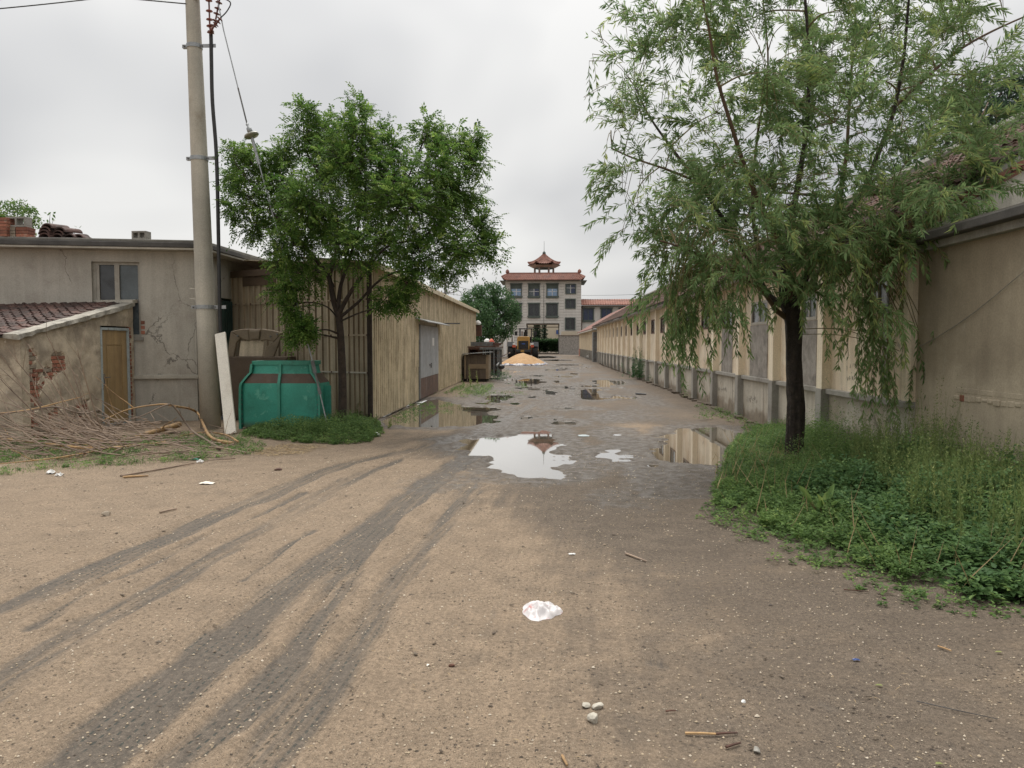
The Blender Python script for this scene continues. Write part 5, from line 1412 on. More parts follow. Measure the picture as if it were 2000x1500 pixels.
while x < WXB: m.tube([(x, BY + .08, WT2 + .24), (x, BY + 1.6, TT2 + .12)], .075, 5); x += .36
m.build('tiled_skirt', MAT['tile_orange'], wg)
MB().tube([(WXA + .1, BY + .75, 0), (WXA + .1, BY + .75, WT2)], .06, 6).build('down_pipe', MAT['rust'], wg)

# seen through the passage
tag(MB().box((bx(1000), 150, 0), (bx(1135) + 3, 150.4, 6.2)).build('compound_wall', MAT['far_beige'], base=Vector((0, 150, 0))), 'beige wall seen through the passage of the stone building', 'wall')
sg = AY(cx(1147), cy(943), 149.8)
tag(MB().box((sg.x - .3, 149.7, sg.z - .38), (sg.x + .3, 149.8, sg.z + .38)).build('blue_sign', MAT['blue_sign']), 'small blue sign board on the beige wall in the passage', 'sign')

# low grey block hut at the wall end
h0 = AY(cx(1163), 600, 108).x; h1 = AY(cx(1365), 600, 108).x; hz = AY(1100, cy(978), 108).z; hz2 = AY(1100, cy(935), 108).z
hut = thing('block_hut', ((h0 + h1) / 2, 109, 0), 'low grey blockwork hut at the far end of the warehouse row', 'hut')
MB().box((h0, 108, -.1), (h1, 110, hz)).build('wall', MAT['patch_grey'], hut)
MB().box((h0 + .3, 108.3, hz + .06), (h1 - .1, 110, hz2)).build('parapet_wall', MAT['far_beige'], hut)
MB().box((h0 - .1, 107.9, hz + .002), (h1 + .05, 110.1, hz + .058)).build('roof_edge', MAT['rust'], hut)

# whitish sheet fence left of the loader
fence = thing('sheet_fence', (AY(985, 700, 70).x, 75, 0), 'pale upright sheet metal fence left of the wheel loader', 'fence')
fx0, fx1 = AY(958, 700, 78).x, AY(1003, 700, 98).x
n = 14
for k in range(n):
    t0, t1 = k / n, (k + .94) / n
    a = Vector((fx0 + (fx1 - fx0) * t0, 78 + 20 * t0, 0)); b = Vector((fx0 + (fx1 - fx0) * t1, 78 + 20 * t1, 0)); d = b - a
    MB().obox((a + b) / 2 + UZ * 1.5, d / 2, d.cross(UZ).normalized() * .03, UZ * 1.5).build('fence_panel', MAT['white_paint'] if k % 3 else MAT['concrete_pale'], fence)
rb = thing('red_white_bundle', AY(955, 668, 62), 'small red and white bundle lying under the round tree behind the scrap', 'bundle')
o = origin(rb); rb.location.z = 1.5; ORG[rb.name] = Vector((o.x, o.y, 1.5)); o = origin(rb)
m = MB(); m.lathe((o.x - .15, o.y, 1.5), (0, 0, 1), [(0, .22), (.3, .25), (.45, .1)], 8); m.build('white_sack', MAT['white_paint'], rb, smooth=True)
m = MB(); m.lathe((o.x + .2, o.y, 1.5), (0, 0, 1), [(0, .26), (.25, .22), (.45, .06)], 8); m.build('red_sack', MAT['red_paint'], rb, smooth=True)
MB().box((o.x - .6, o.y - .3, 0), (o.x + .8, o.y + .4, 1.5)).build('pallet_box', MAT['brown_board'], rb)

# ================================================================== WHEEL LOADER (seen from behind)
LY = 80.0
def lx(c): return AY(860 + c / 8.333, 650, LY).x          # crop coordinates, scale 8.333
def lz(c): return AY(1020, 600 + c / 8.333, LY).z
ldr = thing('wheel_loader', (lx(1350), LY + 3, 0), 'yellow wheel loader seen from behind, parked beyond the grain heap', 'wheel loader')
ex0, ex1 = lx(1250), lx(1452); ez0, ez1 = lz(690), lz(475)
m = MB()
m.prism([(ex0, LY, ez0), (ex1, LY, ez0), (ex1, LY, ez1 - .12), (ex1 - .12, LY, ez1), (ex0 + .12, LY, ez1), (ex0, LY, ez1 - .12)], (0, 2.4, 0))
m.build('engine_hood', MAT['yellow_paint'], ldr, bevel=.05)
gx0, gx1, gz0, gz1 = lx(1270), lx(1432), lz(680), lz(548)
MB().box((gx0, LY - .03, gz0), (gx1, LY - .004, gz1)).build('grille', MAT['black_plastic'], ldr)
m = MB()
for k in range(9): z = gz0 + (gz1 - gz0) * (k + .5) / 9; m.box((gx0 + .05, LY - .05, z - .012), (gx1 - .05, LY - .031, z + .012))
m.build('grille_bars', MAT['rubber'], ldr)
MB().box((lx(1325), LY - .055, lz(605)), (lx(1380), LY - .05, lz(585))).build('badge', MAT['blue_sign'], ldr)
MB().box((ex0 - .15, LY - .25, lz(735)), (ex1 + .15, LY + .5, ez0 - .01)).build('counterweight', MAT['rubber'], ldr, bevel=.05)
MB().box((lx(1310), LY - .3, lz(725)), (lx(1365), LY - .251, lz(700))).build('tow_plate', MAT['yellow_paint'], ldr)
cz0, cz1 = lz(470), lz(335); kx0, kx1 = lx(1275), lx(1480); ky0, ky1 = LY + 2.0, LY + 3.6
m = MB(); t = .09
for x in (kx0, kx1 - t):
    for y in (ky0, ky1): m.box((x, y, cz0 - .5), (x + t, y + t, cz1 - .1))
m.build('cab_posts', MAT['rubber'], ldr)
MB().box((kx0 - .08, ky0 - .1, cz1 - .1), (kx1 + .08, ky1 + .2, cz1)).build('cab_roof', MAT['rubber'], ldr, bevel=.03)
MB().box((kx0, ky0, cz0 - .7), (kx1, ky1, cz0 - .05)).build('cab_base', MAT['black_plastic'], ldr)
MB().box((kx0 + .45, ky0 + .5, cz0 - .05), (kx1 - .5, ky0 + .7, cz0 + .45)).lathe(((kx0 + kx1) / 2, ky0 + .6, cz0 + .45), (0, 0, 1), [(0, .12), (.25, .13)], 8).box((kx0 + .4, ky0 + .6, cz0 - .04), (kx1 - .45, ky0 + 1.1, cz0 + .1)).build('seat', MAT['black_plastic'], ldr, bevel=.03)
MB().tube([(kx0 + .3, ky0 - .3, ez1), (kx0 + .3, ky0 - .3, ez1 + .55)], .06, 8).build('exhaust', MAT['rust'], ldr)
wr = .80; ww_ = .62
for side, xa_ in ((-1, lx(1090)), (1, lx(1592) - ww_)):
    for yy in (LY + 1.0, LY + 4.3):
        prof = [(0, wr * .5), (.0, wr * .86), (.06, wr * .98), (.10, wr), (ww_ - .10, wr), (ww_ - .06, wr * .98), (ww_, wr * .86), (ww_, wr * .5)]
        tr = MB().lathe((xa_, yy, wr), (1, 0, 0), prof, 28).build('tyre', MAT['rubber'], ldr, smooth=False)
        MB().lathe((xa_ + .05, yy, wr), (1, 0, 0), [(0, wr * .49), (ww_ - .1, wr * .49)], 20).lathe((xa_ - .02 if side < 0 else xa_ + ww_ - .1, yy, wr), (1, 0, 0), [(0, .16), (.12, .16)], 10).build('rim', MAT['yellow_paint'], tr)
        lg = MB()
        for k in range(18):
            a = 2 * math.pi * k / 18
            for sg in (0, 1):
                a2 = a + sg * math.pi / 18
                c = Vector((xa_ + ww_ * (.27 + .46 * sg), yy + math.sin(a2) * (wr + .015), wr + math.cos(a2) * (wr + .015)))
                rad = Vector((0, math.sin(a2), math.cos(a2))); tan = Vector((0, math.cos(a2), -math.sin(a2)))
                lg.obox(c, Vector((ww_ * .24, 0, 0)) + tan * (.07 * (1 if sg else -1)), tan * .045, rad * .03)
        lg.build('tread_lugs', MAT['rubber'], tr)
    m = MB(); x0_ = xa_ - .03; x1_ = xa_ + ww_ + .03
    m.prism([(x0_, LY + .05, 1.25), (x0_, LY + .35, 1.72), (x0_, LY + 1.9, 1.72), (x0_, LY + 1.9, 1.66), (x0_, LY + .4, 1.66), (x0_, LY + .12, 1.25)], (x1_ - x0_, 0, 0))
    m.build('fender', MAT['black_plastic'], ldr)
    xm = xa_ + (.5 if side < 0 else .12)
    MB().box((ex0 - .5 if side < 0 else ex1 + .12, LY - .08, 1.15), (ex0 - .15 if side < 0 else ex1 + .45, LY + .1, 1.4)).build('tail_light', MAT['red_paint'], ldr)
    MB().box((ex0 - .45 if side < 0 else ex1 + .14, LY - .05, 1.42), (ex0 - .2 if side < 0 else ex1 + .42, LY + .1, 1.62)).build('marker_plate', MAT['white_paint'], ldr)
    mx_ = kx0 - .55 if side < 0 else kx1 + .25
    MB().box((mx_, ky1, cz0 + .1), (mx_ + .28, ky1 + .06, cz0 + .55)).tube([(kx0 if side < 0 else kx1, ky1, cz0 + .5), (mx_ + .14, ky1 + .03, cz0 + .4)], .02, 5).build('mirror', MAT['black_plastic'], ldr)
    # rails and steps beside the engine
    xr = ex0 - .55 if side < 0 else ex1 + .5
    MB().tube([(xr, LY + .6, 1.72), (xr, LY + .6, 2.35), (xr, LY + 1.8, 2.35), (xr, LY + 1.8, 1.72)], .022, 5).build('hand_rail', MAT['rubber'], ldr)
MB().box((lx(1110), LY + 6.2, .25), (lx(1590), LY + 7.4, 1.3)).build('bucket', MAT['rust'], ldr, bevel=.1)
MB().box((lx(1240), LY + 3.6, .8), (lx(1460), LY + 6.3, 1.3)).build('lift_arm', MAT['yellow_paint'], ldr)
MB().box((lx(1240), LY + .5, .55), (lx(1460), LY + 4.5, 1.3)).build('chassis', MAT['rubber'], ldr)

# ================================================================== HEAP OF GRAIN ON A SHEET
gcx = AY(1022, 700, 57).x; gry = 57.0
hp_ = thing('grain_heap', (gcx, gry, 0), 'low heap of orange yellow corn grain on a striped sheet', 'heap')
RXg = (AY(1068, 700, 56).x - AY(975, 700, 56).x) / 2
n1, n2 = 70, 60; V = []; F = []
for i in range(n1 + 1):
    for j in range(n2 + 1):
        u, v = i / n1 * 2 - 1, j / n2 * 2 - 1
        r = math.hypot(u, v); x = gcx + u * RXg * 1.04; y = gry + v * 2.9
        r2 = math.hypot(u + .22 * max(0, 1 - r), v); h = max(0, 1 - r ** 2.1) ** 1.15 * 1.0 if False else (max(0, 1 - r) ** .9) * 1.02 / (1 + .16 * max(0, 1 - r * 2.2))
        h *= 1 - .12 * (u > 0) * u
        h *= 1 + .12 * (vnoise(np.array([x]), np.array([y]), .9, 61)[0] - .5); h += .05 * (vnoise(np.array([x]), np.array([y]), .3, 62)[0] - .5) * (r < .95)
        V.append((x, y, h + .01 if r < 1.02 else -.05))
        if i < n1 and j < n2: a = i * (n2 + 1) + j; F.append((a, a + n2 + 1, a + n2 + 2, a + 1))
bulk('grain', V, F, surf('corn_grain', (.38,.225,.10,1), (.32,.185,.078,1), sc=2.5, stain=(.42,.28,.14,1), ssc=4, bump=.7, bsc=60, bd=.03, grain=.25), hp_, smooth=True)
sheet_m = NT('striped_woven_sheet')
_c = sheet_m.mix(sheet_m.ramp(sheet_m.noise(5.5, 4, .7), .47, .55), (.36,.34,.33,1), (.10,.11,.16,1))
sheet_m.fin(_c, .6)
V = []; F = []; n = 64; random.seed(3)
for i in range(n):
    a = 2 * math.pi * i / n; rr = [1.0, 1.03 + random.uniform(-.03, .03), 1.06 + random.uniform(-.03, .07)]
    for q, (r, z) in enumerate(zip(rr, (.03, .12 + random.uniform(-.05, .08), .02))): V.append((gcx + math.cos(a) * r * RXg * .97, gry + math.sin(a) * r * 2.9, z))
    b = (i + 1) % n; F += [(3*i, 3*b, 3*b+1, 3*i+1), (3*i+1, 3*b+1, 3*b+2, 3*i+2)]
bulk('sheet_rim', V, F, sheet_m.m, hp_)
q = AY(992, 694, 55.0)
V = []; F = []
for i in range(7):
    for j in range(3):
        t = i / 6; p = AY(977 + t * 20, 698 - t * 9 + (j - 1) * 1.2, 55.6 + t * .3 - .4 * (1 - abs(t - .5))); V.append((p.x, 55.1 + .5 * t + .02 * j, p.z + .02))
        if i < 6 and j < 2: a = i * 3 + j; F.append((a, a + 3, a + 4, a + 1))
bulk('sheet_fold', V, F, sheet_m.m, hp_)

# ================================================================== SCRAP BY THE SHED
def sx_(c, Y): return AY(860 + c / 8.333, 650, Y).x
def sz_(c, Y): return AY(940, 600 + c / 8.333, Y).z
Y0 = 31.6
crate = thing('plywood_crate', (sx_(590, Y0), Y0 + .5, 0), 'tan plywood crate with upright battens under a dark tin lid, beside the shed', 'crate')
xa_, xb_ = sx_(420, Y0), sx_(745, Y0); zt_ = sz_(775, Y0); zb_ = .12
for k in range(5):
    a = xa_ + (xb_ - xa_) * k / 5 + .008; b = xa_ + (xb_ - xa_) * (k + 1) / 5 - .008
    MB().box((a, Y0 + random.uniform(0, .008), zb_), (b, Y0 + .03, zt_)).build('board', MAT['crate_tan'], crate)
MB().box((xa_ + .1, Y0 - .018, sz_(1000, Y0)), (xb_, Y0 - .002, sz_(925, Y0))).build('batten', MAT['crate_light'], crate)
MB().box((xa_, Y0 + .032, zb_), (xb_ - .01, Y0 + 1.3, zt_ - .01)).build('inner_box', MAT['crate_tan'], crate)
MB().box((xb_ - .008, Y0 - .01, zb_), (xb_ + .10, Y0 + .06, zt_)).box((xb_ + .05, Y0 + .06, zb_), (xb_ + .10, Y0 + 1.3, zt_)).build('side_batten', MAT['crate_light'], crate)
MB().box((xa_ - .08, Y0 - .02, zb_), (xa_ - .01, Y0 + .05, zt_)).build('side_batten', MAT['crate_light'], crate)
MB().prism([(xa_ - .15, Y0 - .15, zt_ + .01), (sx_(820, Y0), Y0 - .15, zt_ + .09), (sx_(820, Y0), Y0 - .15, zt_ + .12), (xa_ - .15, Y0 - .15, zt_ + .04)], (0, 1.6, 0)).build('lid', MAT['iron'], crate)
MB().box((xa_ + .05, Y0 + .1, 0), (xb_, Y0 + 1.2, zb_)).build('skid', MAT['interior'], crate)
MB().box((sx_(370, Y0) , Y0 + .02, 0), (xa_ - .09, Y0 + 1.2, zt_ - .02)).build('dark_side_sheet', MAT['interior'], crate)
Y1 = 34.0
rack = thing('metal_rack', (sx_(800, Y1), Y1 + .7, 0), 'rusty grey steel rack with upright bars behind the plywood crate', 'rack')
m = MB(); zt2 = sz_(690, Y1)
for c0, c1 in ((690, 705), (725, 745), (795, 825), (860, 885), (920, 975)):
    m.box((sx_(c0, Y1), Y1, .1), (sx_(c1, Y1), Y1 + .06, zt2)); m.box((sx_(c0, Y1), Y1 + 1.2, .1), (sx_(c1, Y1), Y1 + 1.26, zt2))
m.build('upright', MAT['iron'], rack)
MB().box((sx_(640, Y1), Y1 - .05, zt2), (sx_(985, Y1), Y1 + 1.3, zt2 + .09)).build('top_frame', MAT['iron'], rack)
MB().box((sx_(700, Y1), Y1 + .3, .35), (sx_(975, Y1), Y1 + 1.2, .42)).box((sx_(700, Y1), Y1 + .2, .9), (sx_(975, Y1), Y1 + 1.2, .95)).build('shelf', MAT['rust'], rack)
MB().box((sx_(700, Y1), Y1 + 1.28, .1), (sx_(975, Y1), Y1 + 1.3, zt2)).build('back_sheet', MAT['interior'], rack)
Y2 = 34.5
box = thing('rusty_box', (sx_(560, Y2), Y2 + .5, 0), 'rusted open steel casing behind the plywood crate, against the shed', 'casing')
za2 = sz_(650, Y2)
MB().box((sx_(420, Y2), Y2, .05), (sx_(475, Y2), Y2 + .9, za2)).box((sx_(475, Y2), Y2, za2 - .12), (sx_(700, Y2), Y2 + .9, za2)).box((sx_(475, Y2), Y2 + .8, .05), (sx_(700, Y2), Y2 + .9, za2 - .12)).box((sx_(610, Y2), Y2, .05), (sx_(690, Y2), Y2 + .05, za2 - .12)).build('casing', MAT['rust'], box, bevel=.02)
tr = thing('steel_trough', (sx_(680, 35), 35.2, zt2 + .1), 'grey steel trough lying on top of the scrap', 'trough')
m = MB(); za3, zb3 = sz_(565, 35), sz_(632, 35); x0, x1 = sx_(505, 35), sx_(855, 35)
m.box((x0, 34.7, zb3), (x1, 34.75, za3)).box((x0, 35.6, zb3), (x1, 35.65, za3)).box((x0, 34.75, zb3), (x1, 35.6, zb3 + .03)).box((x1 - .03, 34.75, zb3), (x1, 35.6, za3))
m.build('trough_body', MAT['iron'], tr)
tray = MB().prism([(sx_(860, 35), 34.8, sz_(575, 35)), (sx_(1010, 35), 34.8, sz_(585, 35)), (sx_(960, 35), 34.8, sz_(628, 35)), (sx_(860, 35), 34.8, sz_(632, 35))], (0, .7, 0)).build('dark_pan', MAT['rust'])
tag(tray, 'dark shallow pan beside the trough on the scrap pile', 'pan')
for k, (a, b, h, dy, nm) in enumerate(((450, 900, 640, .0, 'long rusty strip lying crooked over the scrap'), (700, 1015, 650, .2, 'short pale rusty strip sticking out right of the scrap'), (560, 830, 645, .5, 'bent brown strip across the middle of the scrap'))):
    o_ = MB().obox((sx_((a + b) / 2, 34.4), 34.3 + dy, sz_(h, 34.4)), ((sx_(b, 34.4) - sx_(a, 34.4)) / 2, .2, -.02 * (k - 1)), (0, .06, 0), (0, 0, .025)).build('metal_strip', MAT['rust']); tag(o_, nm, 'metal strip', 'rusty strips on the scrap pile')
cc = AY(860 + 995 / 8.333, 600 + 952 / 8.333, 31.3)
bl = thing('black_bowl', (cc.x, cc.y, cc.z - .15), 'glossy black bowl hooked on the right side of the steel rack', 'bowl')
MB().lathe((cc.x, cc.y, cc.z - .15), (0, .1, 1), [(0, .04), (.03, .10), (.09, .14), (.16, .12), (.19, .05)], 16).build('bowl', MAT['black_plastic'], bl, smooth=True)
MB().tube([(cc.x - .2, cc.y, cc.z), (sx_(950, Y1), Y1, cc.z + .05)], .03, 6).build('hook_bar', MAT['iron'], bl)

# pipe lying by the far wall
pa = G(1150, 696, .2); o_ = MB().tube([(pa.x - .2, pa.y - 3, .2), (pa.x + 1.0, pa.y - 9, .2)], .24, 12).build('concrete_pipe', MAT['concrete'])
tag(o_, 'pale concrete pipe lying at the foot of the far warehouse', 'pipe')

# ================================================================== FAR POLE AND WIRES
FY = 95.0; fp = AY(870, 600, FY)
fpo = thing('far_utility_pole', (fp.x, FY, 0), 'far utility pole with two crossarms above the shed roof', 'utility pole')
ft = AY(870, 549, FY).z
MB().tube([(fp.x, FY, 0), (fp.x, FY, ft)], .16, 8).build('shaft', MAT['iron'], fpo)
for py, w in ((553, .75), (560, 1.0), (572, 1.15)):
    z = AY(870, py, FY).z; MB().box((fp.x - w, FY - .1, z - .05), (fp.x + w, FY - .02, z + .05)).build('cross_arm', MAT['iron'], fpo)
    for q in (-.9, -.4, .4, .9): MB().lathe((fp.x + q * w, FY - .06, z + .05), (0, 0, 1), [(0, .05), (.1, .09), (.25, .05)], 6).build('insulator', MAT['insul_white'], fpo)
MB().tube([(fp.x + 1.2 + .9 * math.cos(a), FY - .15, AY(870, 580, FY).z + .9 * math.sin(a)) for a in [2 * math.pi * i / 20 for i in range(21)]], .025, 4).build('cable_coil', MAT['rubber'], fpo)
for i, (pa_, pb_, lb) in enumerate((((872, 553), (925, 562), 'upper'), ((872, 561), (925, 571), 'middle'), ((872, 573), (925, 574), 'lower'))):
    a = AY(*pa_, FY); b = AY(*pb_, 99); b2 = a + (b - a) * 3.0
    wire('far_wire', a, b2, .4, .022, lb + ' wire from the far pole towards the stone building', 'rubber', 'wires of the far pole')
for i, (a_, b_, lb) in enumerate((((1136, 577), (1330, 560), 'upper'), ((1136, 584), (1330, 576), 'lower'))):
    a = AY(*a_, 110); b = AY(*b_, 90); wire('far_wire', a, a + (b - a) * 2.2, .6, .02, lb + ' thin wire over the side wing roof', 'rubber', 'wires over the side wing')
# ================================================================== FOLIAGE TOOLS
def norm(a): return a / np.maximum(np.linalg.norm(a, axis=-1, keepdims=True), 1e-9)
def leaf_quads(P, D, N, L, W, mid=.42, fold=.12):
    """one folded rhombus per leaf; arrays (n,3),(n,3),(n,3),(n,),(n,)"""
    P = np.asarray(P); D = norm(np.asarray(D)); S = norm(np.cross(D, N)); N2 = np.cross(S, D)
    L = np.asarray(L)[:, None]; W = np.asarray(W)[:, None]
    a = P; c = P + D * L - N2 * L * .08; m = P + D * L * mid
    b = m + S * W * .5 + N2 * W * fold; d = m - S * W * .5 + N2 * W * fold
    V = np.stack([a, b, c, d], 1).reshape(-1, 3)
    F = np.arange(len(P) * 4).reshape(-1, 4)
    return V, F
def leaf_broad(P, D, N, L, W):
    """two quads per leaf, wide shape with a midrib fold"""
    P = np.asarray(P); D = norm(np.asarray(D)); S = norm(np.cross(D, N)); N2 = np.cross(S, D)
    L = np.asarray(L)[:, None]; W = np.asarray(W)[:, None]
    v0 = P; v3 = P + D * L - N2 * L * .15
    q1 = P + D * L * .25; q2 = P + D * L * .68
    V = np.stack([v0, q1 + S * W * .5 + N2 * W * .14, q2 + S * W * .36 + N2 * W * .06, v3, q2 - S * W * .36 + N2 * W * .06, q1 - S * W * .5 + N2 * W * .14], 1).reshape(-1, 3)
    b = np.arange(len(P))[:, None] * 6
    F = np.stack([b + [0, 1, 2, 3], b + [0, 3, 4, 5]], 1).reshape(-1, 4)
    return V, F
class Leaves:
    def __init__(s): s.V = []; s.F = []; s.R = []; s.n = 0
    def add(s, VF, rnd):
        V, F = VF; s.V.append(V); s.F.append(F + s.n); s.n += len(V); s.R.append(rnd)
    def build(s, name, mat, parent=None):
        return bulk(name, np.concatenate(s.V), np.concatenate(s.F), mat, parent, np.concatenate(s.R))
def rv(n, s=1.0): return RNG.normal(0, s, (n, 3))
def nearest(skel, p):
    best = None; bd = 1e9
    for q, r in skel:
        d = (q - p).length + max(0, q.z - p.z) * .8
        if d < bd: bd = d; best = (q, r)
    return best
def limb(parent, pts, r0, r1, mat, skel, n=9, name='limb', k=5):
    sp = smooth_pts(pts, k); N_ = len(sp); rad = [r0 + (r1 - r0) * (i / (N_ - 1)) ** .8 for i in range(N_)]
    MB().tube(sp, rad, n).build(name, mat, parent, smooth=True)
    for p, r in zip(sp, rad): skel.append((p, r))

def pinnate(LV, P, D, pairs=4, rl=.20, ll=.055, lw=.021):
    """compound leaves from base points P along directions D"""
    P = np.asarray(P); D = norm(np.asarray(D)); n = len(P)
    up = norm(np.array([[0, 0, 1.0]]) + rv(n, .35)); S = norm(np.cross(D, up)); N_ = np.cross(S, D)
    sc = RNG.uniform(.75, 1.2, (n, 1)); rr = RNG.uniform(0, 1, n)
    for i in range(pairs + 1):
        t = .28 + .72 * i / pairs
        c = P + D * rl * sc * t - np.array([[0, 0, 1.0]]) * rl * sc * .28 * t * t
        if i == pairs:
            LV.add(leaf_quads(c, D - np.array([[0, 0, .5]]), N_ + rv(n, .2), (ll * 1.1 * sc)[:, 0], (lw * 1.1 * sc)[:, 0]), np.clip(rr + RNG.normal(0, .08, n), 0, 1))
        else:
            for sg in (-1, 1):
                LV.add(leaf_quads(c, S * sg + D * .45 - np.array([[0, 0, .30]]) + rv(n, .12), N_ + rv(n, .3), (ll * sc)[:, 0] * RNG.uniform(.8, 1.15, n), (lw * sc)[:, 0]), np.clip(rr + RNG.normal(0, .1, n), 0, 1))

# ================================================================== LEFT TREE
TY = 14.5
tbp = G(668, 836); TBS = Vector((tbp.x, tbp.y, 0)); TY = tbp.y
def T(px, py, d=0.0): return AY(px, py, TY + d)
tree = thing('broadleaf_tree', TBS, 'round green tree with feathery leaves and slim brown trunk before the ribbed shed', 'tree')
skel = []
limb(tree, [TBS - UZ * .1, T(669, 760), T(667, 690), T(664, 640), T(660, 608)], .088, .062, MAT['bark_brown'], skel, 12, 'trunk', 6)
limbs = [([(662,622),(650,585),(645,540),(655,500),(660,440),(640,370),(600,300),(592,240)], .065, 0, .0),
         ([(660,608),(665,560),(680,515),(700,440),(715,360),(705,290)], .06, .0, .4),
         ([(662,612),(685,570),(720,520),(735,480),(770,420),(800,340),(830,270)], .06, .0, -.5),
         ([(664,620),(700,590),(745,545),(800,520),(870,480),(920,440)], .045, .0, .5),
         ([(655,590),(640,540),(600,490),(545,430),(500,370),(460,320)], .045, 0, -.3),
         ([(652,560),(630,520),(585,470),(540,455),(500,460)], .03, 0, .6),
         ([(725,515),(760,480),(830,460),(880,400),(905,330)], .035, 0, 0.9),
         ([(663,628),(640,600),(600,590),(570,600)], .022, 0, -.5),
         ([(664,628),(700,612),(740,600),(790,590)], .024, 0, -.6)]
for pts, r, a, dd in limbs:
    n = len(pts); limb(tree, [T(x, y, dd * i / (n - 1)) for i, (x, y) in enumerate(pts)], r * .78, .009, MAT['bark_brown'], skel, 7)
blobs = [(595,215,26,0),(600,262,48,0),(560,300,46,0),(640,255,45,.4),(700,205,26,0),(700,250,55,-.4),(760,285,55,.2),(690,320,75,-.6),(640,340,75,.8),
         (835,262,42,0),(880,285,52,.3),(925,270,26,.2),(925,320,40,0),(850,340,65,-.5),(905,385,58,.3),(940,440,46,0),(948,490,36,0),(905,490,56,-.5),(850,430,75,.8),
         (790,400,85,-.9),(720,400,85,.9),(600,390,75,-.8),(540,350,55,.5),(500,330,44,0),(462,300,36,0),(455,345,32,.3),(490,385,50,-.3),(455,410,24,0),(550,420,60,.6),
         (500,440,40,0),(570,480,60,-.5),(545,510,36,.3),(640,460,65,1.0),(690,480,65,-1.0),(760,480,70,.9),(820,500,62,-.7),(880,530,38,.2),(800,550,40,-.9),(600,650,22,-.6),(583,628,24,-.4),(572,662,12,-.5),
         (600,540,45,.3),(560,565,35,-.5),(575,600,30,-.5),(595,640,20,-.7),(752,585,26,-.7),(790,590,28,-.6),(660,300,60,0),(760,350,60,0),(870,370,50,0),(620,430,60,0)]
LV = Leaves(); tw = MB(); random.seed(21)
KP = TY / FPX
for (px, py, r, dd) in blobs:
    c = T(px, py, dd * 1.15); R_b = r * KP * 1.0
    q, rad = nearest(skel, c)
    mid = q.lerp(c, .5) + Vector((random.uniform(-.1, .1), random.uniform(-.1, .1), .08))
    br = smooth_pts([q, mid, c], 4); tw.tube(br, [max(.006, min(rad * .8, .022) * (1 - .6 * i / (len(br) - 1))) for i in range(len(br))], 5, cap=False)
    nt = int(11 + 88 * (R_b / .75) ** 2)
    outd = (c - q).normalized()
    for k in range(nt):
        v = Vector((random.gauss(0, 1), random.gauss(0, 1), random.gauss(0, .85))).normalized()
        e = c + v * R_b * random.uniform(.55, 1.10) * Vector((1, 1, 1)).length / 1.732
        s = c.lerp(e, random.uniform(0, .25)); mid = s.lerp(e, .5) + Vector((0, 0, .05 * R_b))
        pts = smooth_pts([s, mid, e], 3)
        tw.tube(pts, [.0055, .005, .0045, .004, .0035, .003, .002], 3, cap=False)
        m_ = 6; ts = np.linspace(.25, 1, m_)
        A = np.array([list(pts[min(int(t * (len(pts) - 1)), len(pts) - 1)]) for t in ts]) + rv(m_, .015)
        dir0 = np.array(v)[None, :] * .7 + rv(m_, .6) + np.array([[0, 0, .05]])
        pinnate(LV, A, dir0, 4, .18, .060, .027)
tag(tw.build('twigs', MAT['bark_brown'], tree), kind='stuff')
tag(LV.build('foliage', MAT['leaf_ash'], tree), kind='stuff')
print('ash leaves', LV.n // 4)

# ================================================================== WILLOW
wb = G(1549, 905); WB = Vector((wb.x, wb.y, .03)); WYD = wb.y
def Wp(px, py, d=0.0): return AY(px, py, WYD + d)
wil = thing('willow_tree', WB, 'young weeping willow with a nearly black trunk standing in the weeds at right', 'tree')
skel = []
limb(wil, [WB - UZ * .15, Wp(1552, 850), Wp(1554, 780), Wp(1551, 700), Wp(1551, 640), Wp(1545, 600)], .118, .112, MAT['bark_dark'], skel, 40, 'trunk', 16)
_tr = [o_ for o_ in COL.objects if o_.parent == wil and o_.name.startswith('trunk')][0]
for v in _tr.data.vertices:                       # furrowed bark
    ax_ = sum((q for q, r in skel), Vector()) / len(skel) - WB
    a_ = math.atan2(v.co.y - ax_.y, v.co.x - ax_.x)
    f_ = abs(vnoise(np.array([a_ * 1.0 + .25 * math.sin(v.co.z * 3)]), np.array([v.co.z * .22]), .17, 201)[0] - .5) * 2
    g_ = vnoise(np.array([a_ * .8]), np.array([v.co.z]), .5, 202)[0] - .5
    d_ = Vector((math.cos(a_), math.sin(a_), 0)); v.co += d_ * (.022 * f_ - .012 + .03 * g_ + .05 * max(0, .12 - v.co.z) * 4)
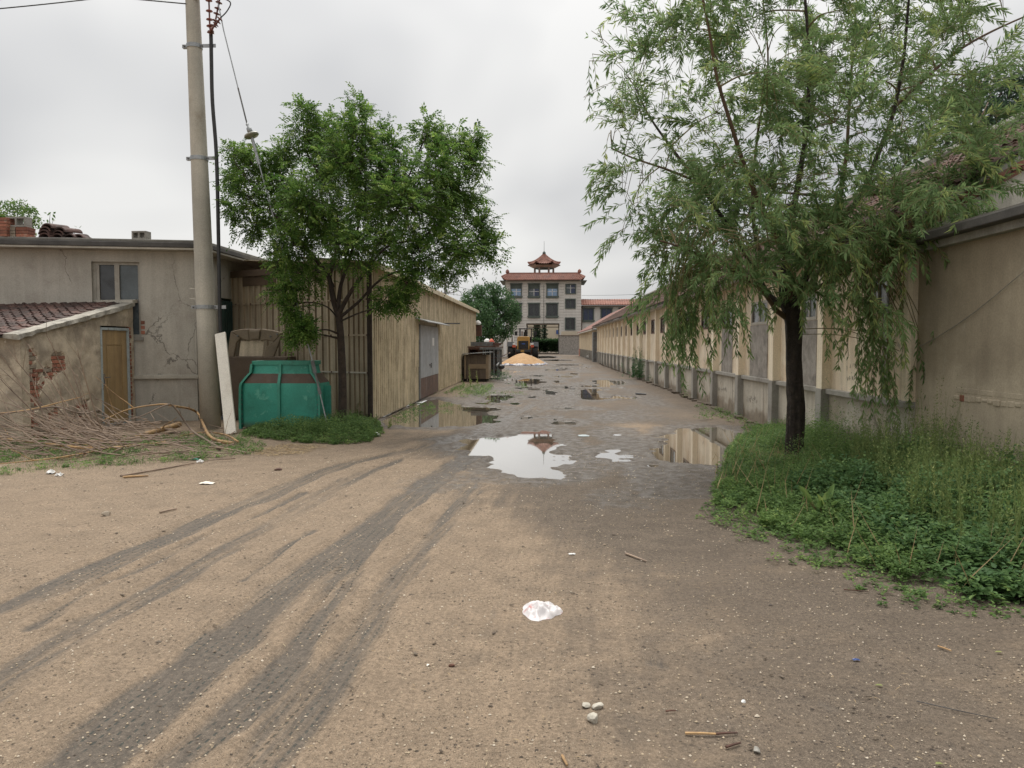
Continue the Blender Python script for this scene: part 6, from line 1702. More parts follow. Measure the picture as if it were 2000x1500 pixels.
wl = [([(1540,612),(1530,575),(1535,510),(1545,440),(1560,350),(1575,250),(1580,120),(1570,-40),(1565,-150)], .075, 0),
      ([(1548,615),(1560,570),(1590,510),(1630,440),(1680,385),(1715,300),(1745,220),(1765,110),(1775,0),(1790,-150)], .07, -.4),
      ([(1685,380),(1740,375),(1790,355),(1850,345),(1920,320)], .028, -.3),
      ([(1745,210),(1800,160),(1870,100),(1940,60),(2030,20)], .03, .5),
      ([(1536,600),(1500,575),(1470,520),(1420,440),(1370,365),(1320,300),(1270,230),(1240,170)], .05, .5),
      ([(1350,350),(1300,330),(1240,310),(1195,290)], .018, .2),
      ([(1545,590),(1540,520),(1500,430),(1460,340),(1430,250),(1400,150),(1385,60),(1360,-60)], .05, -.6),
      ([(1550,600),(1600,560),(1680,520),(1760,480),(1830,450)], .035, -.9),
      ([(1535,620),(1515,605),(1505,590),(1480,560),(1420,520),(1350,490),(1290,470)], .04, -.7),
      ([(1560,590),(1590,540),(1620,480),(1650,330),(1660,180),(1670,40),(1680,-100)], .05, 1.1),
      ([(1540,590),(1520,540),(1480,480),(1470,380),(1480,260),(1500,130),(1490,0)], .045, 1.0),
      ([(1550,590),(1600,530),(1700,470),(1800,400),(1880,300),(1930,200)], .04, 1.3)]
for pts, r, dd in wl:
    n = len(pts); limb(wil, [Wp(x, y, dd * i / (n - 1) * 1.6) for i, (x, y) in enumerate(pts)], r, .010, MAT['bark_dark'] if pts[0][1] > 590 and r > .045 else MAT['bark_willow'], skel, 8)
wblobs = [  # px, py, radius px, depth, droop
 (1235,95,45,0),(1225,150,60,.2),(1250,220,65,0),(1200,260,45,.1),(1215,340,45,0),(1235,400,50,.2),(1300,150,65,.5),(1330,80,60,0),(1290,40,45,.2),(1350,0,50,.3),
 (1310,280,70,-.3),(1340,370,70,.5),(1290,430,60,-.4),(1270,500,45,-.3),(1400,120,75,-.4),(1400,220,85,.6),(1420,320,90,-.6),(1430,420,95,.8),(1390,500,80,-.5),(1330,540,50,-.5),
 (1460,40,75,.3),(1500,140,85,-.7),(1520,250,95,.8),(1540,360,100,-.7),(1500,470,90,-1.0),(1430,560,60,-.8),(1540,40,75,.8),(1600,120,85,.6),(1630,240,95,-.7),
 (1640,340,95,.9),(1650,440,95,-1.0),(1620,520,75,-.7),(1700,520,75,-1.1),(1640,20,75,-.3),(1720,60,80,.4),(1730,160,85,-.7),(1760,260,85,.7),(1750,350,85,-.9),(1770,430,75,-1.0),
 (1800,110,75,.3),(1860,60,70,.5),(1850,170,75,-.5),(1860,270,75,.4),(1850,350,65,-.7),(1840,430,50,-.8),(1930,90,60,.5),(1930,170,52,.2),(1900,300,34,-.2),(1960,30,60,.6),
 (1460,-60,80,0),(1600,-60,90,0),(1750,-60,90,0),(1370,-50,60,0),(1870,-30,70,0),(1760,490,40,-1.1)]
wblobs = [b if len(b) == 4 else b[:4] for b in wblobs]
WL = Leaves(); wt = MB(); random.seed(33)
KW = WYD / FPX
def willow_twig(s, d0, L, droop, leaf=.095, dens=1.0, mb=wt):
    """hanging twig: starts along d0 and bends down; slender leaves both sides"""
    n = max(5, int(L / .055)); p = Vector(s); d = Vector(d0).normalized(); P = [p.copy()]; DD = [d.copy()]
    for i in range(n):
        d = (d + Vector((random.gauss(0, .07), random.gauss(0, .07), -droop * L / n * 2.6))).normalized(); p = p + d * (L / n); P.append(p.copy()); DD.append(d.copy())
    mb.tube(P[::2] if len(P) > 6 else P, .003, 3, cap=False)
    m_ = int(n * 2.7 * dens); idx = RNG.uniform(.06, 1, m_) * n
    i0 = np.minimum(idx.astype(int), n - 1); fr = (idx - i0)[:, None]
    PA = np.array([list(q) for q in P]); DA = np.array([list(q) for q in DD])
    A = PA[i0] * (1 - fr) + PA[i0 + 1] * fr; B = DA[i0]
    side = norm(np.cross(B, rv(m_)))
    D_ = B * .75 + side * .62 + np.array([[0, 0, -.38]])
    WL.add(leaf_quads(A, D_, np.cross(D_, side) + rv(m_, .3), RNG.uniform(.7, 1.2, m_) * leaf, RNG.uniform(.8, 1.3, m_) * .0175, .4, .15), np.clip(random.random() + RNG.normal(0, .12, m_), 0, 1))
for (px, py, r, dd) in wblobs:
    c = Wp(px, py, dd * 1.1); R_b = r * KW
    q, rad = nearest(skel, c)
    mid = q.lerp(c, .5) + Vector((random.uniform(-.05, .05), random.uniform(-.05, .05), .10 * (c - q).length))
    br = smooth_pts([q, mid, c], 5); wt.tube(br, [max(.004, min(rad * .7, .014) * (1 - .6 * i / (len(br) - 1))) for i in range(len(br))], 5, cap=False)
    edge = px < 1330 or px > 1900
    nt = int((40 if edge else 66) * (R_b / .55) ** 1.7) + 8
    nc = max(2, nt // (7 if py > 300 else 9))
    for j in range(nc):
        sc_ = c + Vector((random.gauss(0, .50), random.gauss(0, .70), random.gauss(0, .48))) * R_b
        if project(sc_)[0] < 1215: sc_.x += (1215 - project(sc_)[0]) * KW
        out = (sc_ - (q + Vector((0, 0, -.4)))).normalized(); up_ = .6 if py < 380 else .1
        dc = out * .7 + Vector((random.gauss(0, .45), random.gauss(0, .45), up_ + random.gauss(0, .35)))
        wt.tube(smooth_pts([c, c.lerp(sc_, .5) + UZ * .06, sc_], 2), .0042, 4, cap=False)
        dr = random.choice((.2, .5, .9, 1.3)) if py < 250 else random.uniform(.6, 1.7)
        for k in range(random.randint(4, 7)):
            s = sc_ + Vector((random.gauss(0, .07), random.gauss(0, .07), random.gauss(0, .07)))
            willow_twig(s, dc + Vector((random.gauss(0, .42), random.gauss(0, .42), random.gauss(0, .3))), random.uniform(.32, .72), dr, leaf=.112, dens=1.5 if not edge else 1.2)
# long hanging curtains below the crown (start px, py, end py, depth, count)
for (px, py, ye, dd, cnt) in ((1290,480,600,-.5,5),(1320,540,700,-.6,9),(1345,560,735,-.5,6),(1400,560,650,-.6,8),(1430,560,700,-.7,7),(1300,620,700,-.6,4),(1470,560,620,-.9,4),
                         (1625,570,690,-.7,4),(1650,560,660,-.8,4),(1680,600,750,-.9,8),(1705,620,800,-1.0,7),(1735,600,755,-.7,6),(1755,600,720,-.5,5),(1800,640,790,-.8,4),(1825,700,850,-.9,5),(1790,560,690,-.7,5),
                         (1850,450,640,-1.0,1),(1885,430,560,-1.0,1),(1600,480,560,-1.2,9),(1680,470,600,-1.2,12),(1450,470,590,-1.1,9),(1380,450,590,-1.0,9),(1240,380,470,-.2,4),(1180,250,330,0,3),(1170,120,220,0,2),(1740,420,540,-1.2,6),(1815,430,510,-1.1,4),(1720,690,790,-.9,5),(1330,600,720,-.6,5)):
    for k in range(cnt):
        s = Wp(px + random.gauss(0, 13), py + random.gauss(0, 18), dd + random.gauss(0, .15)); L = max(.3, (ye - py) * KW * random.uniform(.75, 1.1))
        willow_twig(s, (random.gauss(.12, .2), random.gauss(0, .2), -.8), L, .8, dens=1.0)
        q, rad = nearest(skel, s + UZ * .5)
        if (q - s).length < 3.0:
            wt.tube(smooth_pts([q, q.lerp(s, .45) + UZ * .16, s], 4), .0045, 4, cap=False)
# bare whips poking out of the left edge
for (a, b) in (((1210,110),(1155,60)),((1200,160),(1140,190)),((1225,70),(1215,5)),((1290,30),(1262,-10)),((1205,240),(1150,225)),((1200,330),(1150,360)),((1275,60),(1248,85)),((1180,90),(1168,55))):
    s, e = Wp(*a), Wp(*b); wt.tube(smooth_pts([s, s.lerp(e, .5) + UZ * .03, e], 3), .0035, 4, cap=False)
    willow_twig(s.lerp(e, .2), e - s, (e - s).length * .8, .2, leaf=.07, dens=.8)
tag(wt.build('twigs', MAT['twig_yellow'], wil), kind='stuff')
tag(WL.build('foliage', MAT['leaf_willow'], wil), kind='stuff')
print('willow leaves', WL.n // 4)

# ================================================================== OTHER TREES
def simple_tree(name, base, label, blobs, leaf, mat, bark, ht, trunk_r, dens=1.0, cat='tree', droop=.1, aspect=.45):
    """blobs: (centre, radius)"""
    base = Vector(base); t = thing(name, base, label, cat); sk = []
    top = sum((Vector(b[0]) for b in blobs), Vector()) / len(blobs)
    limb(t, [base, base.lerp(Vector((top.x, top.y, ht)), .5) + Vector((.05, 0, 0)), Vector((top.x, top.y, ht))], trunk_r, trunk_r * .55, bark, sk, 9, 'trunk', 5)
    m = MB(); LV = Leaves()
    for c, r in blobs:
        c = Vector(c); q, rad = nearest(sk, c); m.tube(smooth_pts([q, q.lerp(c, .5) + UZ * .1 * r, c], 3), [rad * .5] * 3 + [rad * .35] * 2 + [rad * .2] * 2, 5, cap=False)
        n = int(dens * 900 * r * r / (leaf / .2) ** 2 * .35)
        v = norm(rv(n)); rr = RNG.uniform(.35, 1.08, (n, 1)) ** .6
        P = np.array(c)[None, :] + v * rr * r * np.array([[1, 1, .85]])
        D = v * .5 + rv(n, .6) - np.array([[0, 0, droop]])
        LV.add(leaf_quads(P, D, v + rv(n, .5), RNG.uniform(.6, 1.2, n) * leaf, RNG.uniform(.7, 1.2, n) * leaf * aspect), RNG.uniform(0, 1, n))
    m.build('limbs', bark, t)
    tag(LV.build('foliage', mat, t), kind='stuff'); return t
def B(Y, lst): return [(AY(x, y, Y + d), r * Y / FPX) for x, y, r, d in lst]
random.seed(5)
RB = 68.0
simple_tree('round_tree', (AY(960, 700, RB).x, RB, 0), 'dense round tree in front of the left half of the stone building',
  B(RB, [(950,575,24,0),(925,585,22,-.5),(980,580,22,.5),(915,610,20,0),(940,610,28,-1.5),(970,605,28,1.5),(995,600,20,0),(1000,620,18,0),(925,635,22,.8),(955,635,28,-1.5),(985,635,24,1),(940,655,20,-1),(970,655,20,.5),(955,600,30,2),(1005,610,13,0),(912,590,14,0),(990,648,14,0),(935,568,14,0),(965,562,13,0),(930,660,16,0)]), .24, MAT['leaf_far'], MAT['bark_dark'], 2.6, .3, 3.4)
SB = 26.0
simple_tree('leafy_tree', (AY(20, 600, SB).x, SB, 0), 'light green leafy treetop showing over the house roof at far left', B(SB, [(10,412,22,0),(35,405,18,.5),(55,420,18,0),(68,432,12,0),(0,440,25,0),(45,440,20,0),(20,445,24,0),(60,408,9,0),(-30,420,30,0)]), .13, MAT['weed'], MAT['bark_brown'], 5, .12, 2.6)
simple_tree('sapling', (AY(97, 600, 24).x, 24, 0), 'thin leafy sprigs rising over the house roof beside the tile heap', B(24, [(98,418,8,0),(92,435,10,0),(80,448,12,0),(104,430,5,0)]), .14, MAT['weed'], MAT['bark_brown'], 5, .05, .55)
simple_tree('sapling', (AY(150, 600, 24).x, 24, 0), 'tiny leafy tip just above the house roof right of the tile heap', B(24, [(148,446,6,0),(138,452,8,0)]), .13, MAT['weed'], MAT['bark_brown'], 5, .04, .5)
DT = 27.0
simple_tree('dark_tree', (AY(1950, 600, DT).x, DT, 0), 'tall dark tree behind the warehouse roof at the right edge', B(DT, [(1900,190,45,0),(1950,200,55,1),(2000,190,55,0),(1870,230,40,0),(1920,240,55,-1),(1980,250,60,0),(2050,220,70,0),(1850,200,20,0),(1880,160,22,0),(1930,158,22,0),(1970,150,20,0),(2030,150,40,0),(1860,280,40,0),(1940,300,60,1),(2040,320,80,0),(1985,160,18,0),(1905,150,12,0),(1800,330,50,0),(1850,340,60,0),(1740,350,40,0),(1340,430,45,0),(1400,400,60,0),(1450,370,60,0)]), .20, MAT['leaf_dark'], MAT['bark_dark'], 6, .3, 1.7)
# cypresses and hedge seen through the passage
for k, (x0, x1, lb) in enumerate(((905, 985, 'left one of the two dark cypresses in the passage'), (990, 1042, 'right one of the two dark cypresses in the passage'))):
    Yc = 132 + k * 2; c = AY(cx((x0 + x1) / 2), 640, Yc).x; hw = (AY(cx(x1), 640, Yc).x - AY(cx(x0), 640, Yc).x) / 2
    simple_tree('cypress', (c, Yc, 0), lb, [(Vector((c, Yc, .8 + i * .75)), hw * (1.0 if i < 5 else 1 - (i - 4) * .13)) for i in range(9)], .34, MAT['leaf_dark'], MAT['bark_dark'], 6, .2, 6, droop=-.6)
LV = Leaves(); n = 9000
xh0, xh1 = AY(1040, 660, 125).x, AY(1096, 660, 125).x + 2
P = np.stack([RNG.uniform(xh0, xh1, n), RNG.uniform(124.3, 126, n), RNG.uniform(0, 1, n) ** .7 * 2.0 + .1], 1)
P[:, 2] *= .85 + .3 * vnoise(P[:, 0], P[:, 1], 1.2, 90)
LV.add(leaf_quads(P, rv(n) + np.array([[0, -.5, .6]]), rv(n), RNG.uniform(.2, .35, n), RNG.uniform(.1, .18, n)), RNG.uniform(0, 1, n))
hd_ = LV.build('hedge', MAT['leaf_far']); tag(hd_, 'clipped green hedge seen through the passage behind the loader', 'hedge')

# ================================================================== WEEDS
def poly_points(n, P):
    A = np.array(P); out = []
    while sum(len(o_) for o_ in out) < n:
        q = RNG.uniform(A.min(0), A.max(0), (n, 2)); out.append(q[inside(q[:, 0], q[:, 1], [tuple(a) for a in P])])
    return np.concatenate(out)[:n]
def plant_cloud(LV, XYZ, h, nleaf, L, W, kind='broad', spread=.6, up=.35):
    """many plants at once: leaves on a stem of height h, arrays per plant"""
    n = len(XYZ); k = nleaf
    t = RNG.uniform(.08, 1, (n, k)); a = RNG.uniform(0, 2 * np.pi, (n, k))
    hh = h[:, None] * t
    r0 = RNG.uniform(0, spread, (n, k)) * (1 - t * .65) * np.minimum(h[:, None], .3) * .7
    lean = RNG.normal(0, .10, (n, 2))
    P = np.stack([XYZ[:, 0:1] + r0 * np.cos(a) + lean[:, 0:1] * hh, XYZ[:, 1:2] + r0 * np.sin(a) + lean[:, 1:2] * hh, XYZ[:, 2:3] + hh], 2).reshape(-1, 3)
    D = np.stack([np.cos(a), np.sin(a), np.full_like(a, up) + RNG.normal(0, .3, a.shape)], 2).reshape(-1, 3)
    N_ = np.array([[0, 0, 1.0]]) + rv(len(P), .35)
    sc = (RNG.uniform(.7, 1.25, (n, k)) * (1.1 - t * .5) * (L[:, None] if hasattr(L, '__len__') else L)).reshape(-1)
    rr = np.clip(np.repeat(RNG.uniform(0, .9, n), k) + RNG.normal(0, .12, n * k), 0, 1)
    LV.add((leaf_broad if kind == 'broad' else leaf_quads)(P, D, N_, sc, sc * W), np.repeat(rr, 2) if kind == 'broad' else rr)
def spikes(LV, XYZ, h, k, leaf=.035, lw=.3):
    """upright flowering spikes with short appressed leaves and stems"""
    n = len(XYZ); lean = RNG.normal(0, .13, (n, 2))
    t = RNG.uniform(.05, 1, (n, k)); a = RNG.uniform(0, 2 * np.pi, (n, k)); hh = h[:, None] * t
    P = np.stack([XYZ[:, 0:1] + lean[:, 0:1] * hh, XYZ[:, 1:2] + lean[:, 1:2] * hh, XYZ[:, 2:3] + hh], 2).reshape(-1, 3)
    D = np.stack([np.cos(a), np.sin(a), np.full_like(a, .9)], 2).reshape(-1, 3) + rv(n * k, .2)
    sc = (leaf * RNG.uniform(.6, 1.3, (n, k)) * (1.6 - t)).reshape(-1)
    LV.add(leaf_quads(P, D, rv(len(P)), sc, sc * lw), np.clip(np.repeat(RNG.uniform(0, 1, n), k) + RNG.normal(0, .1, n * k), 0, 1))
    # stems: thin upright blades
    B0 = np.asarray(XYZ); D0 = np.stack([lean[:, 0], lean[:, 1], np.ones(n)], 1)
    LV.add(leaf_quads(B0, D0, rv(n) * [1, 1, 0] + 1e-3, h * 1.05, np.full(n, .010), .3, 0), RNG.uniform(.2, .6, n))
def grass(LV, XY, z, h, w=.006):
    n = len(XY); P = np.stack([XY[:, 0], XY[:, 1], np.full(n, z)], 1)
    D = rv(n, .42) * [1, 1, 0] + np.array([[0, 0, 1.0]])
    LV.add(leaf_quads(P, D, rv(n) * [1, 1, .1], h, np.full(n, w), .35, .1), RNG.uniform(0, 1, n))

EDGE = [(1398,985),(1392,950),(1412,912),(1425,880),(1445,858),(1475,845),(1520,838)]
FR = [(1398,985),(1425,1008),(1480,1030),(1545,1052),(1610,1085),(1680,1112),(1760,1142),(1850,1168),(1930,1188),(2010,1200),(2150,1230)]
poly = [gp(*p) for p in EDGE[::-1]] [::-1]
poly = [gp(*p) for p in FR[::-1]] + [gp(*p) for p in EDGE] + [(4.30, gp(1520, 838)[1]), (4.36, 9.0), (4.38, 3.0), (gp(2150, 1230)[0], 3.4)]
Pp = np.array(poly)
def front_dist(XY):
    """distance from the front edge of the weed bed"""
    f = [gp(*p) for p in FR] ; e = [gp(*p) for p in EDGE]
    d, _, _ = seg_dist(XY[:, 0], XY[:, 1], e[::-1] + f[1:]); return d
def zof(XY): return .06 * np.clip((XY[:, 0] - 2.6 - (XY[:, 1] - 9) * .12) / 1.2, 0, 1) * (XY[:, 1] < 12)
bed = thing('weed_bed', (3.6, 8.0, 0), 'thick bed of mixed green weeds along the wall around the willow', 'weeds')
bed['kind'] = 'stuff'
LB = Leaves()
XY = poly_points(3300, poly); XY = XY[vnoise(XY[:, 0], XY[:, 1], .28, 96) + .9 * np.clip(front_dist(XY) / .5, 0, 1) > .55]; fd = front_dist(XY); nearness = np.clip(fd / 1.3, 0, 1)
jit = vnoise(XY[:, 0], XY[:, 1], .45, 91)
nearness = nearness * np.clip((XY[:, 0] - 1.6) / 1.5, .3, 1)
h = .08 + .30 * nearness * (.2 + 1.15 * jit) + RNG.uniform(0, .05, len(XY))
tree_d = np.hypot(XY[:, 0] - WB.x, XY[:, 1] - WB.y)
h *= np.clip(tree_d / .7, .35, 1)
XYZ = np.column_stack([XY, zof(XY)])
sel = (XY[:, 1] < 8.4) & (XY[:, 0] > 2.6)
plant_cloud(LB, XYZ[sel], h[sel] * 1.15, 26, .066, .62, 'broad', 1.0)
broad = LB.build('broad_weeds', MAT['weed_blue'], bed); tag(broad, kind='stuff')
LB = Leaves()
plant_cloud(LB, XYZ[~sel], h[~sel], 30, .05, .5, 'quad', 1.0)
XY2 = poly_points(1900, poly); XY2 = XY2[vnoise(XY2[:, 0], XY2[:, 1], .33, 97) > .3]; fd = front_dist(XY2); j2 = vnoise(XY2[:, 0], XY2[:, 1], .5, 92)
h2 = (.12 + .48 * np.clip(fd / 1.5, 0, 1)) * (.4 + 1.0 * j2) + .02; h2 *= np.clip((XY2[:, 0] - 1.5) / 1.6, .45, 1); h2 *= np.clip(np.hypot(XY2[:, 0] - WB.x, XY2[:, 1] - WB.y) / .6, .4, 1)
plant_cloud(LB, np.column_stack([XY2, zof(XY2)]), h2, 26, .045, .34, 'quad', .8, .6)
XYg = poly_points(9000, poly); fdg = front_dist(XYg)
grass(LB, XYg, .01, (.05 + .16 * np.clip(fdg / 1.2, 0, 1)) * RNG.uniform(.5, 1.3, len(XYg)), .005)
mixed = LB.build('mixed_weeds', MAT['weed'], bed); tag(mixed, kind='stuff')
# dead stems and stray plants straggling over the edge
LB = Leaves(); S_ = poly_points(260, poly); n = len(S_)
D = rv(n, .35) * [1, 1, 0] + np.array([[0, 0, 1.0]]); LB.add(leaf_quads(np.column_stack([S_, np.full(n, .02)]), D, rv(n), RNG.uniform(.2, .6, n), np.full(n, .008), .3, 0), RNG.uniform(0, .6, n))
tag(LB.build('dead_stems', MAT['straw'], bed), kind='stuff')
LB = Leaves(); fr_ = np.array([gp(*p) for p in FR]); t_ = RNG.uniform(0, len(fr_) - 1.001, 170); i_ = t_.astype(int); E_ = fr_[i_] * (1 - (t_ - i_))[:, None] + fr_[i_ + 1] * (t_ - i_)[:, None]
E_ = E_ + np.column_stack([-np.abs(RNG.normal(0, .16, 170)), -np.abs(RNG.normal(0, .12, 170))])
plant_cloud(LB, np.column_stack([E_, np.zeros(170)]), RNG.uniform(.02, .09, 170), 14, .04, .5, 'quad', 1.3, .2)
tag(LB.build('straggling_weeds', MAT['weed'], bed), kind='stuff')
# tall spiky weeds near the annex wall
LB = Leaves()
cl = [(AX(px, 880, 4.1 - .0), n_, hh) for px, n_, hh in ((1790,26,.95),(1812,20,1.0),(1770,14,.62),(1850,12,.5),(1885,16,.62),(1905,14,.66),(1930,12,.55),(1975,16,.62),(1995,16,.66),(1740,12,.5),(1700,9,.42),(1680,9,.5),(1960,10,.5))]
P_ = []; H_ = []
for c, n_, hh in cl:
    for _ in range(n_): P_.append((min(4.33, c.x + random.gauss(0, .16)), c.y + random.gauss(0, .16), .06)); H_.append(hh * random.uniform(.6, 1.25))
spikes(LB, np.array(P_), np.array(H_), 46, .034, .32)
XY3 = poly_points(1000, [(3.2, 3.2), (2.9, 6.2), (3.3, 8.0), (3.5, 9.0), (4.33, 9.3), (4.36, 3.0)])
spikes(LB, np.column_stack([XY3, np.full(len(XY3), .05)]), RNG.uniform(.38, .85, len(XY3)), 42, .03, .36)
tag(LB.build('spiky_weeds', MAT['weed_yellow'], bed), kind='stuff')
LB = Leaves()
XYt = WB.xy[:] ; n = 900
Q = np.array([[WB.x + .05, WB.y - .15]]) + RNG.normal(0, 1, (n, 2)) * [.34, .30]
grass(LB, Q, .02, RNG.uniform(.08, .22, n), .006)
n = 500; P = np.column_stack([Q[:n], RNG.uniform(.02, .14, n)]); LB.add(leaf_quads(P, rv(n) * [1, 1, .3], rv(n), RNG.uniform(.08, .2, n), np.full(n, .006)), RNG.uniform(0, 1, n))
tag(LB.build('dry_grass', MAT['straw'], bed), kind='stuff')
# a few big dock plants that stand out
def dock(px, py, n, L, label):
    b = G(px, py); t = thing('dock_plant', (b.x, b.y, .03), label, 'plant', None)
    a = RNG.uniform(0, 2 * np.pi, n); D = np.column_stack([np.cos(a), np.sin(a), RNG.uniform(.5, 1.6, n)]); P = np.tile([b.x, b.y, .04], (n, 1)) + D * .05
    LV = Leaves(); LV.add(leaf_broad(P + norm(D) * .08, D, np.array([[0, 0, 1.0]]) + rv(n, .3), RNG.uniform(.7, 1.2, n) * L, RNG.uniform(.3, .42, n) * L), np.repeat(RNG.uniform(.5, 1, n), 2))
    LV.build('leaves', MAT['weed'], t)
    m = MB()
    for i in range(n): m.tube([Vector(P[i]), Vector(P[i] + norm(D)[i] * .10)], .006, 4)
    tag(m.build('stalks', MAT['twig_yellow'], t), kind='stuff')
dock(1605, 1020, 11, .17, 'broad leaved dock plant in the front of the weeds, nearest to the willow')
dock(1665, 985, 9, .16, 'bright broad leaved dock plant behind the first one in the weeds')
dock(1725, 1040, 10, .16, 'broad leaved dock plant low in the weeds, right of the other docks')
# single weeds
def weed_plant(name, px, py, h, n, label, mat='weed', Lf=.05, spread=.9, kind='quad', cat='plant', spiky=False):
    b = G(px, py); t = thing(name, (b.x, b.y, 0), label, cat); LV = Leaves()
    k = max(3, n // 45); XYZ = np.column_stack([b.x + RNG.normal(0, .22 * spread, k), b.y + RNG.normal(0, .2 * spread, k), np.zeros(k)])
    H = h * RNG.uniform(.55, 1.05, k)
    if spiky: spikes(LV, XYZ, H, 55, Lf, .3)
    else: plant_cloud(LV, XYZ, H, 45, Lf, .4, kind, spread, .5)
    tag(LV.build('foliage', MAT[mat], t), kind='stuff')
weed_plant('tall_weed', 1252, 742, 1.25, 900, 'tall green weed bush growing against the warehouse pilasters', 'leaf_far', .10, 1.2)
weed_plant('tall_weed', 1246, 740, 1.5, 500, 'upright weed stems at the left of the weed bush by the pilasters', 'leaf_far', .09, .8, spiky=True)
weed_plant('small_weed', 1335, 778, .55, 200, 'small weed at the foot of the warehouse wall under the willow tips', 'weed', .06)
weed_plant('small_weed', 1385, 818, .28, 160, 'low weed between the brown puddle and the warehouse wall', 'weed', .06)
weed_plant('small_weed', 1272, 748, .4, 120, 'small weed just right of the big weed bush by the pilasters', 'leaf_far', .07)
weed_plant('tall_weed', 923, 755, .85, 200, 'feathery weed in front of the plywood crate', 'weed_yellow', .06, .5, spiky=True)
weed_plant('small_weed', 955, 745, .5, 300, 'dark leafy weed at the right foot of the plywood crate', 'leaf_far', .09, 1.2)
weed_plant('small_weed', 985, 742, .5, 300, 'leafy weed at the foot of the steel rack', 'leaf_far', .09, 1.2)
weed_plant('small_weed', 918, 775, .35, 500, 'reddish green weed clump past the metal shed door', 'weed_yellow', .06, 2.0)
weed_plant('small_weed', 945, 772, .22, 500, 'bright low weed clump beside the small dark puddle', 'weed', .06, 2.2)
weed_plant('small_weed', 1010, 757, .22, 260, 'thin green weeds at the edge of the mid road puddle', 'weed', .06, 1.2)
weed_plant('feathery_weed', 704, 822, .75, 260, 'feathery yellow green weed beside the shed corner post', 'weed_yellow', .06, .6, spiky=True)
weed_plant('small_weed', 745, 838, .3, 120, 'reddish thin weed at the foot of the shed corner', 'weed_yellow', .05, .7, spiky=True)
weed_plant('small_weed', 870, 792, .12, 240, 'low green weeds at the far rim of the long puddle', 'weed', .05, 2.0)
# low green bed round the left tree
LB = Leaves()
P1 = [gp(*p) for p in ((468,852),(490,838),(560,836),(640,832),(700,818),(738,824),(748,846),(725,864),(665,870),(600,866),(540,860))]
XY = poly_points(900, P1); d1_, _, _ = seg_dist(XY[:, 0], XY[:, 1], P1, True)
hh = .05 + .22 * np.clip(d1_ / .5, 0, 1) * (.5 + vnoise(XY[:, 0], XY[:, 1], .4, 93))
plant_cloud(LB, np.column_stack([XY, XY[:, 0] * 0]), hh, 28, .05, .5, 'quad', 1.1)
XYg = poly_points(2500, P1); grass(LB, XYg, 0, RNG.uniform(.04, .14, len(XYg)), .006)
o_ = LB.build('ground_cover', MAT['weed']); tag(o_, 'low bright green weeds round the tree and in front of the green tank', 'weeds', kind='stuff')
# grassy strip under the brush pile
LB = Leaves()
P2 = [gp(*p) for p in ((-300,960),(-300,850),(0,862),(100,850),(260,856),(420,846),(480,858),(520,874),(500,888),(420,898),(300,908),(180,918),(60,925))]
XY = poly_points(1500, P2); m_ = vnoise(XY[:, 0], XY[:, 1], .35, 94) > .42; XY = XY[m_]
plant_cloud(LB, np.column_stack([XY, XY[:, 0] * 0]), RNG.uniform(.03, .13, len(XY)), 22, .042, .45, 'quad', 1.2)
XYg = poly_points(9000, P2); XYg = XYg[vnoise(XYg[:, 0], XYg[:, 1], .5, 95) > .33]; grass(LB, XYg, 0, RNG.uniform(.02, .085, len(XYg)), .005)
o_ = LB.build('grass_strip', MAT['weed']); tag(o_, 'patchy green grass under the pile of cut branches', 'grass', kind='stuff')
P3 = [gp(*p) for p in ((480,880),(560,868),(640,872),(600,884),(520,892))]
LB = Leaves(); n = 700; Q = poly_points(n, P3); P = np.column_stack([Q, np.full(n, .012)])
LB.add(leaf_quads(P, rv(n) * [1, 1, .08], np.array([[0, 0, 1.0]]) + rv(n, .2), RNG.uniform(.06, .25, n), np.full(n, .008)), RNG.uniform(0, 1, n))
tag(LB.build('straw_litter', MAT['straw']), 'loose dry straw between the green weeds and the road', 'straw', kind='stuff')
# weeds by the wall foot further along
LB = Leaves()
for (x0, y0, x1, y1, n, h_) in ((3.7, 10.2, 4.1, 14.5, 160, .16), (3.7, 14, 4.15, 20, 60, .10), (-3.3, 16, -2.7, 20, 50, .10), (-3.2, 24, -1.9, 29, 240, .12)):
    Q = np.column_stack([RNG.uniform(x0, x1, n), RNG.uniform(y0, y1, n), np.zeros(n)]); plant_cloud(LB, Q, RNG.uniform(.4, 1.2, n) * h_, 16, .05, .45, 'quad', 1.0)
tag(LB.build('wall_foot_weeds', MAT['weed']), 'scattered small weeds along the feet of both long walls', 'weeds', kind='stuff')

# ================================================================== CUT BRANCHES
random.seed(17)
def dead_branch(pts, r, mat, label, nt=7, tl=.7, group='cut branches lying in front of the lean-to'):
    P = [Vector(p) for p in pts]; b = P[0].copy(); b.z = 0
    t = thing('cut_branch', b, label, 'branch', group)
    sp = smooth_pts(P, 5); n = len(sp)
    MB().tube(sp, [r * (1 - .75 * i / (n - 1)) for i in range(n)], 7).build('stem', MAT[mat], t, smooth=True)
    m = MB()
    for k in range(nt):
        i = random.randint(int(n * .2), n - 2); d = (sp[i + 1] - sp[i]).normalized()
        d = (d + Vector((random.gauss(0, .45), random.gauss(0, .3), random.gauss(.18, .35)))).normalized(); L = tl * random.uniform(.4, 1.2)
        q = [sp[i]]
        for s in range(5): d = (d + Vector((random.gauss(0, .16), random.gauss(0, .12), random.gauss(.0, .13)))).normalized(); q.append(q[-1] + d * L / 5); q[-1].z = max(q[-1].z, .015)
        m.tube(q, [max(r * .28, .0045) * (1 - .15 * s) for s in range(6)], 4)
    if nt: tag(m.build('side_twigs', MAT[mat], t), kind='stuff')
def gB(px, py, dz=0): p = G(px, py); p.z = dz; return p
def aB(px, py, Y): return AY(px, py, Y)
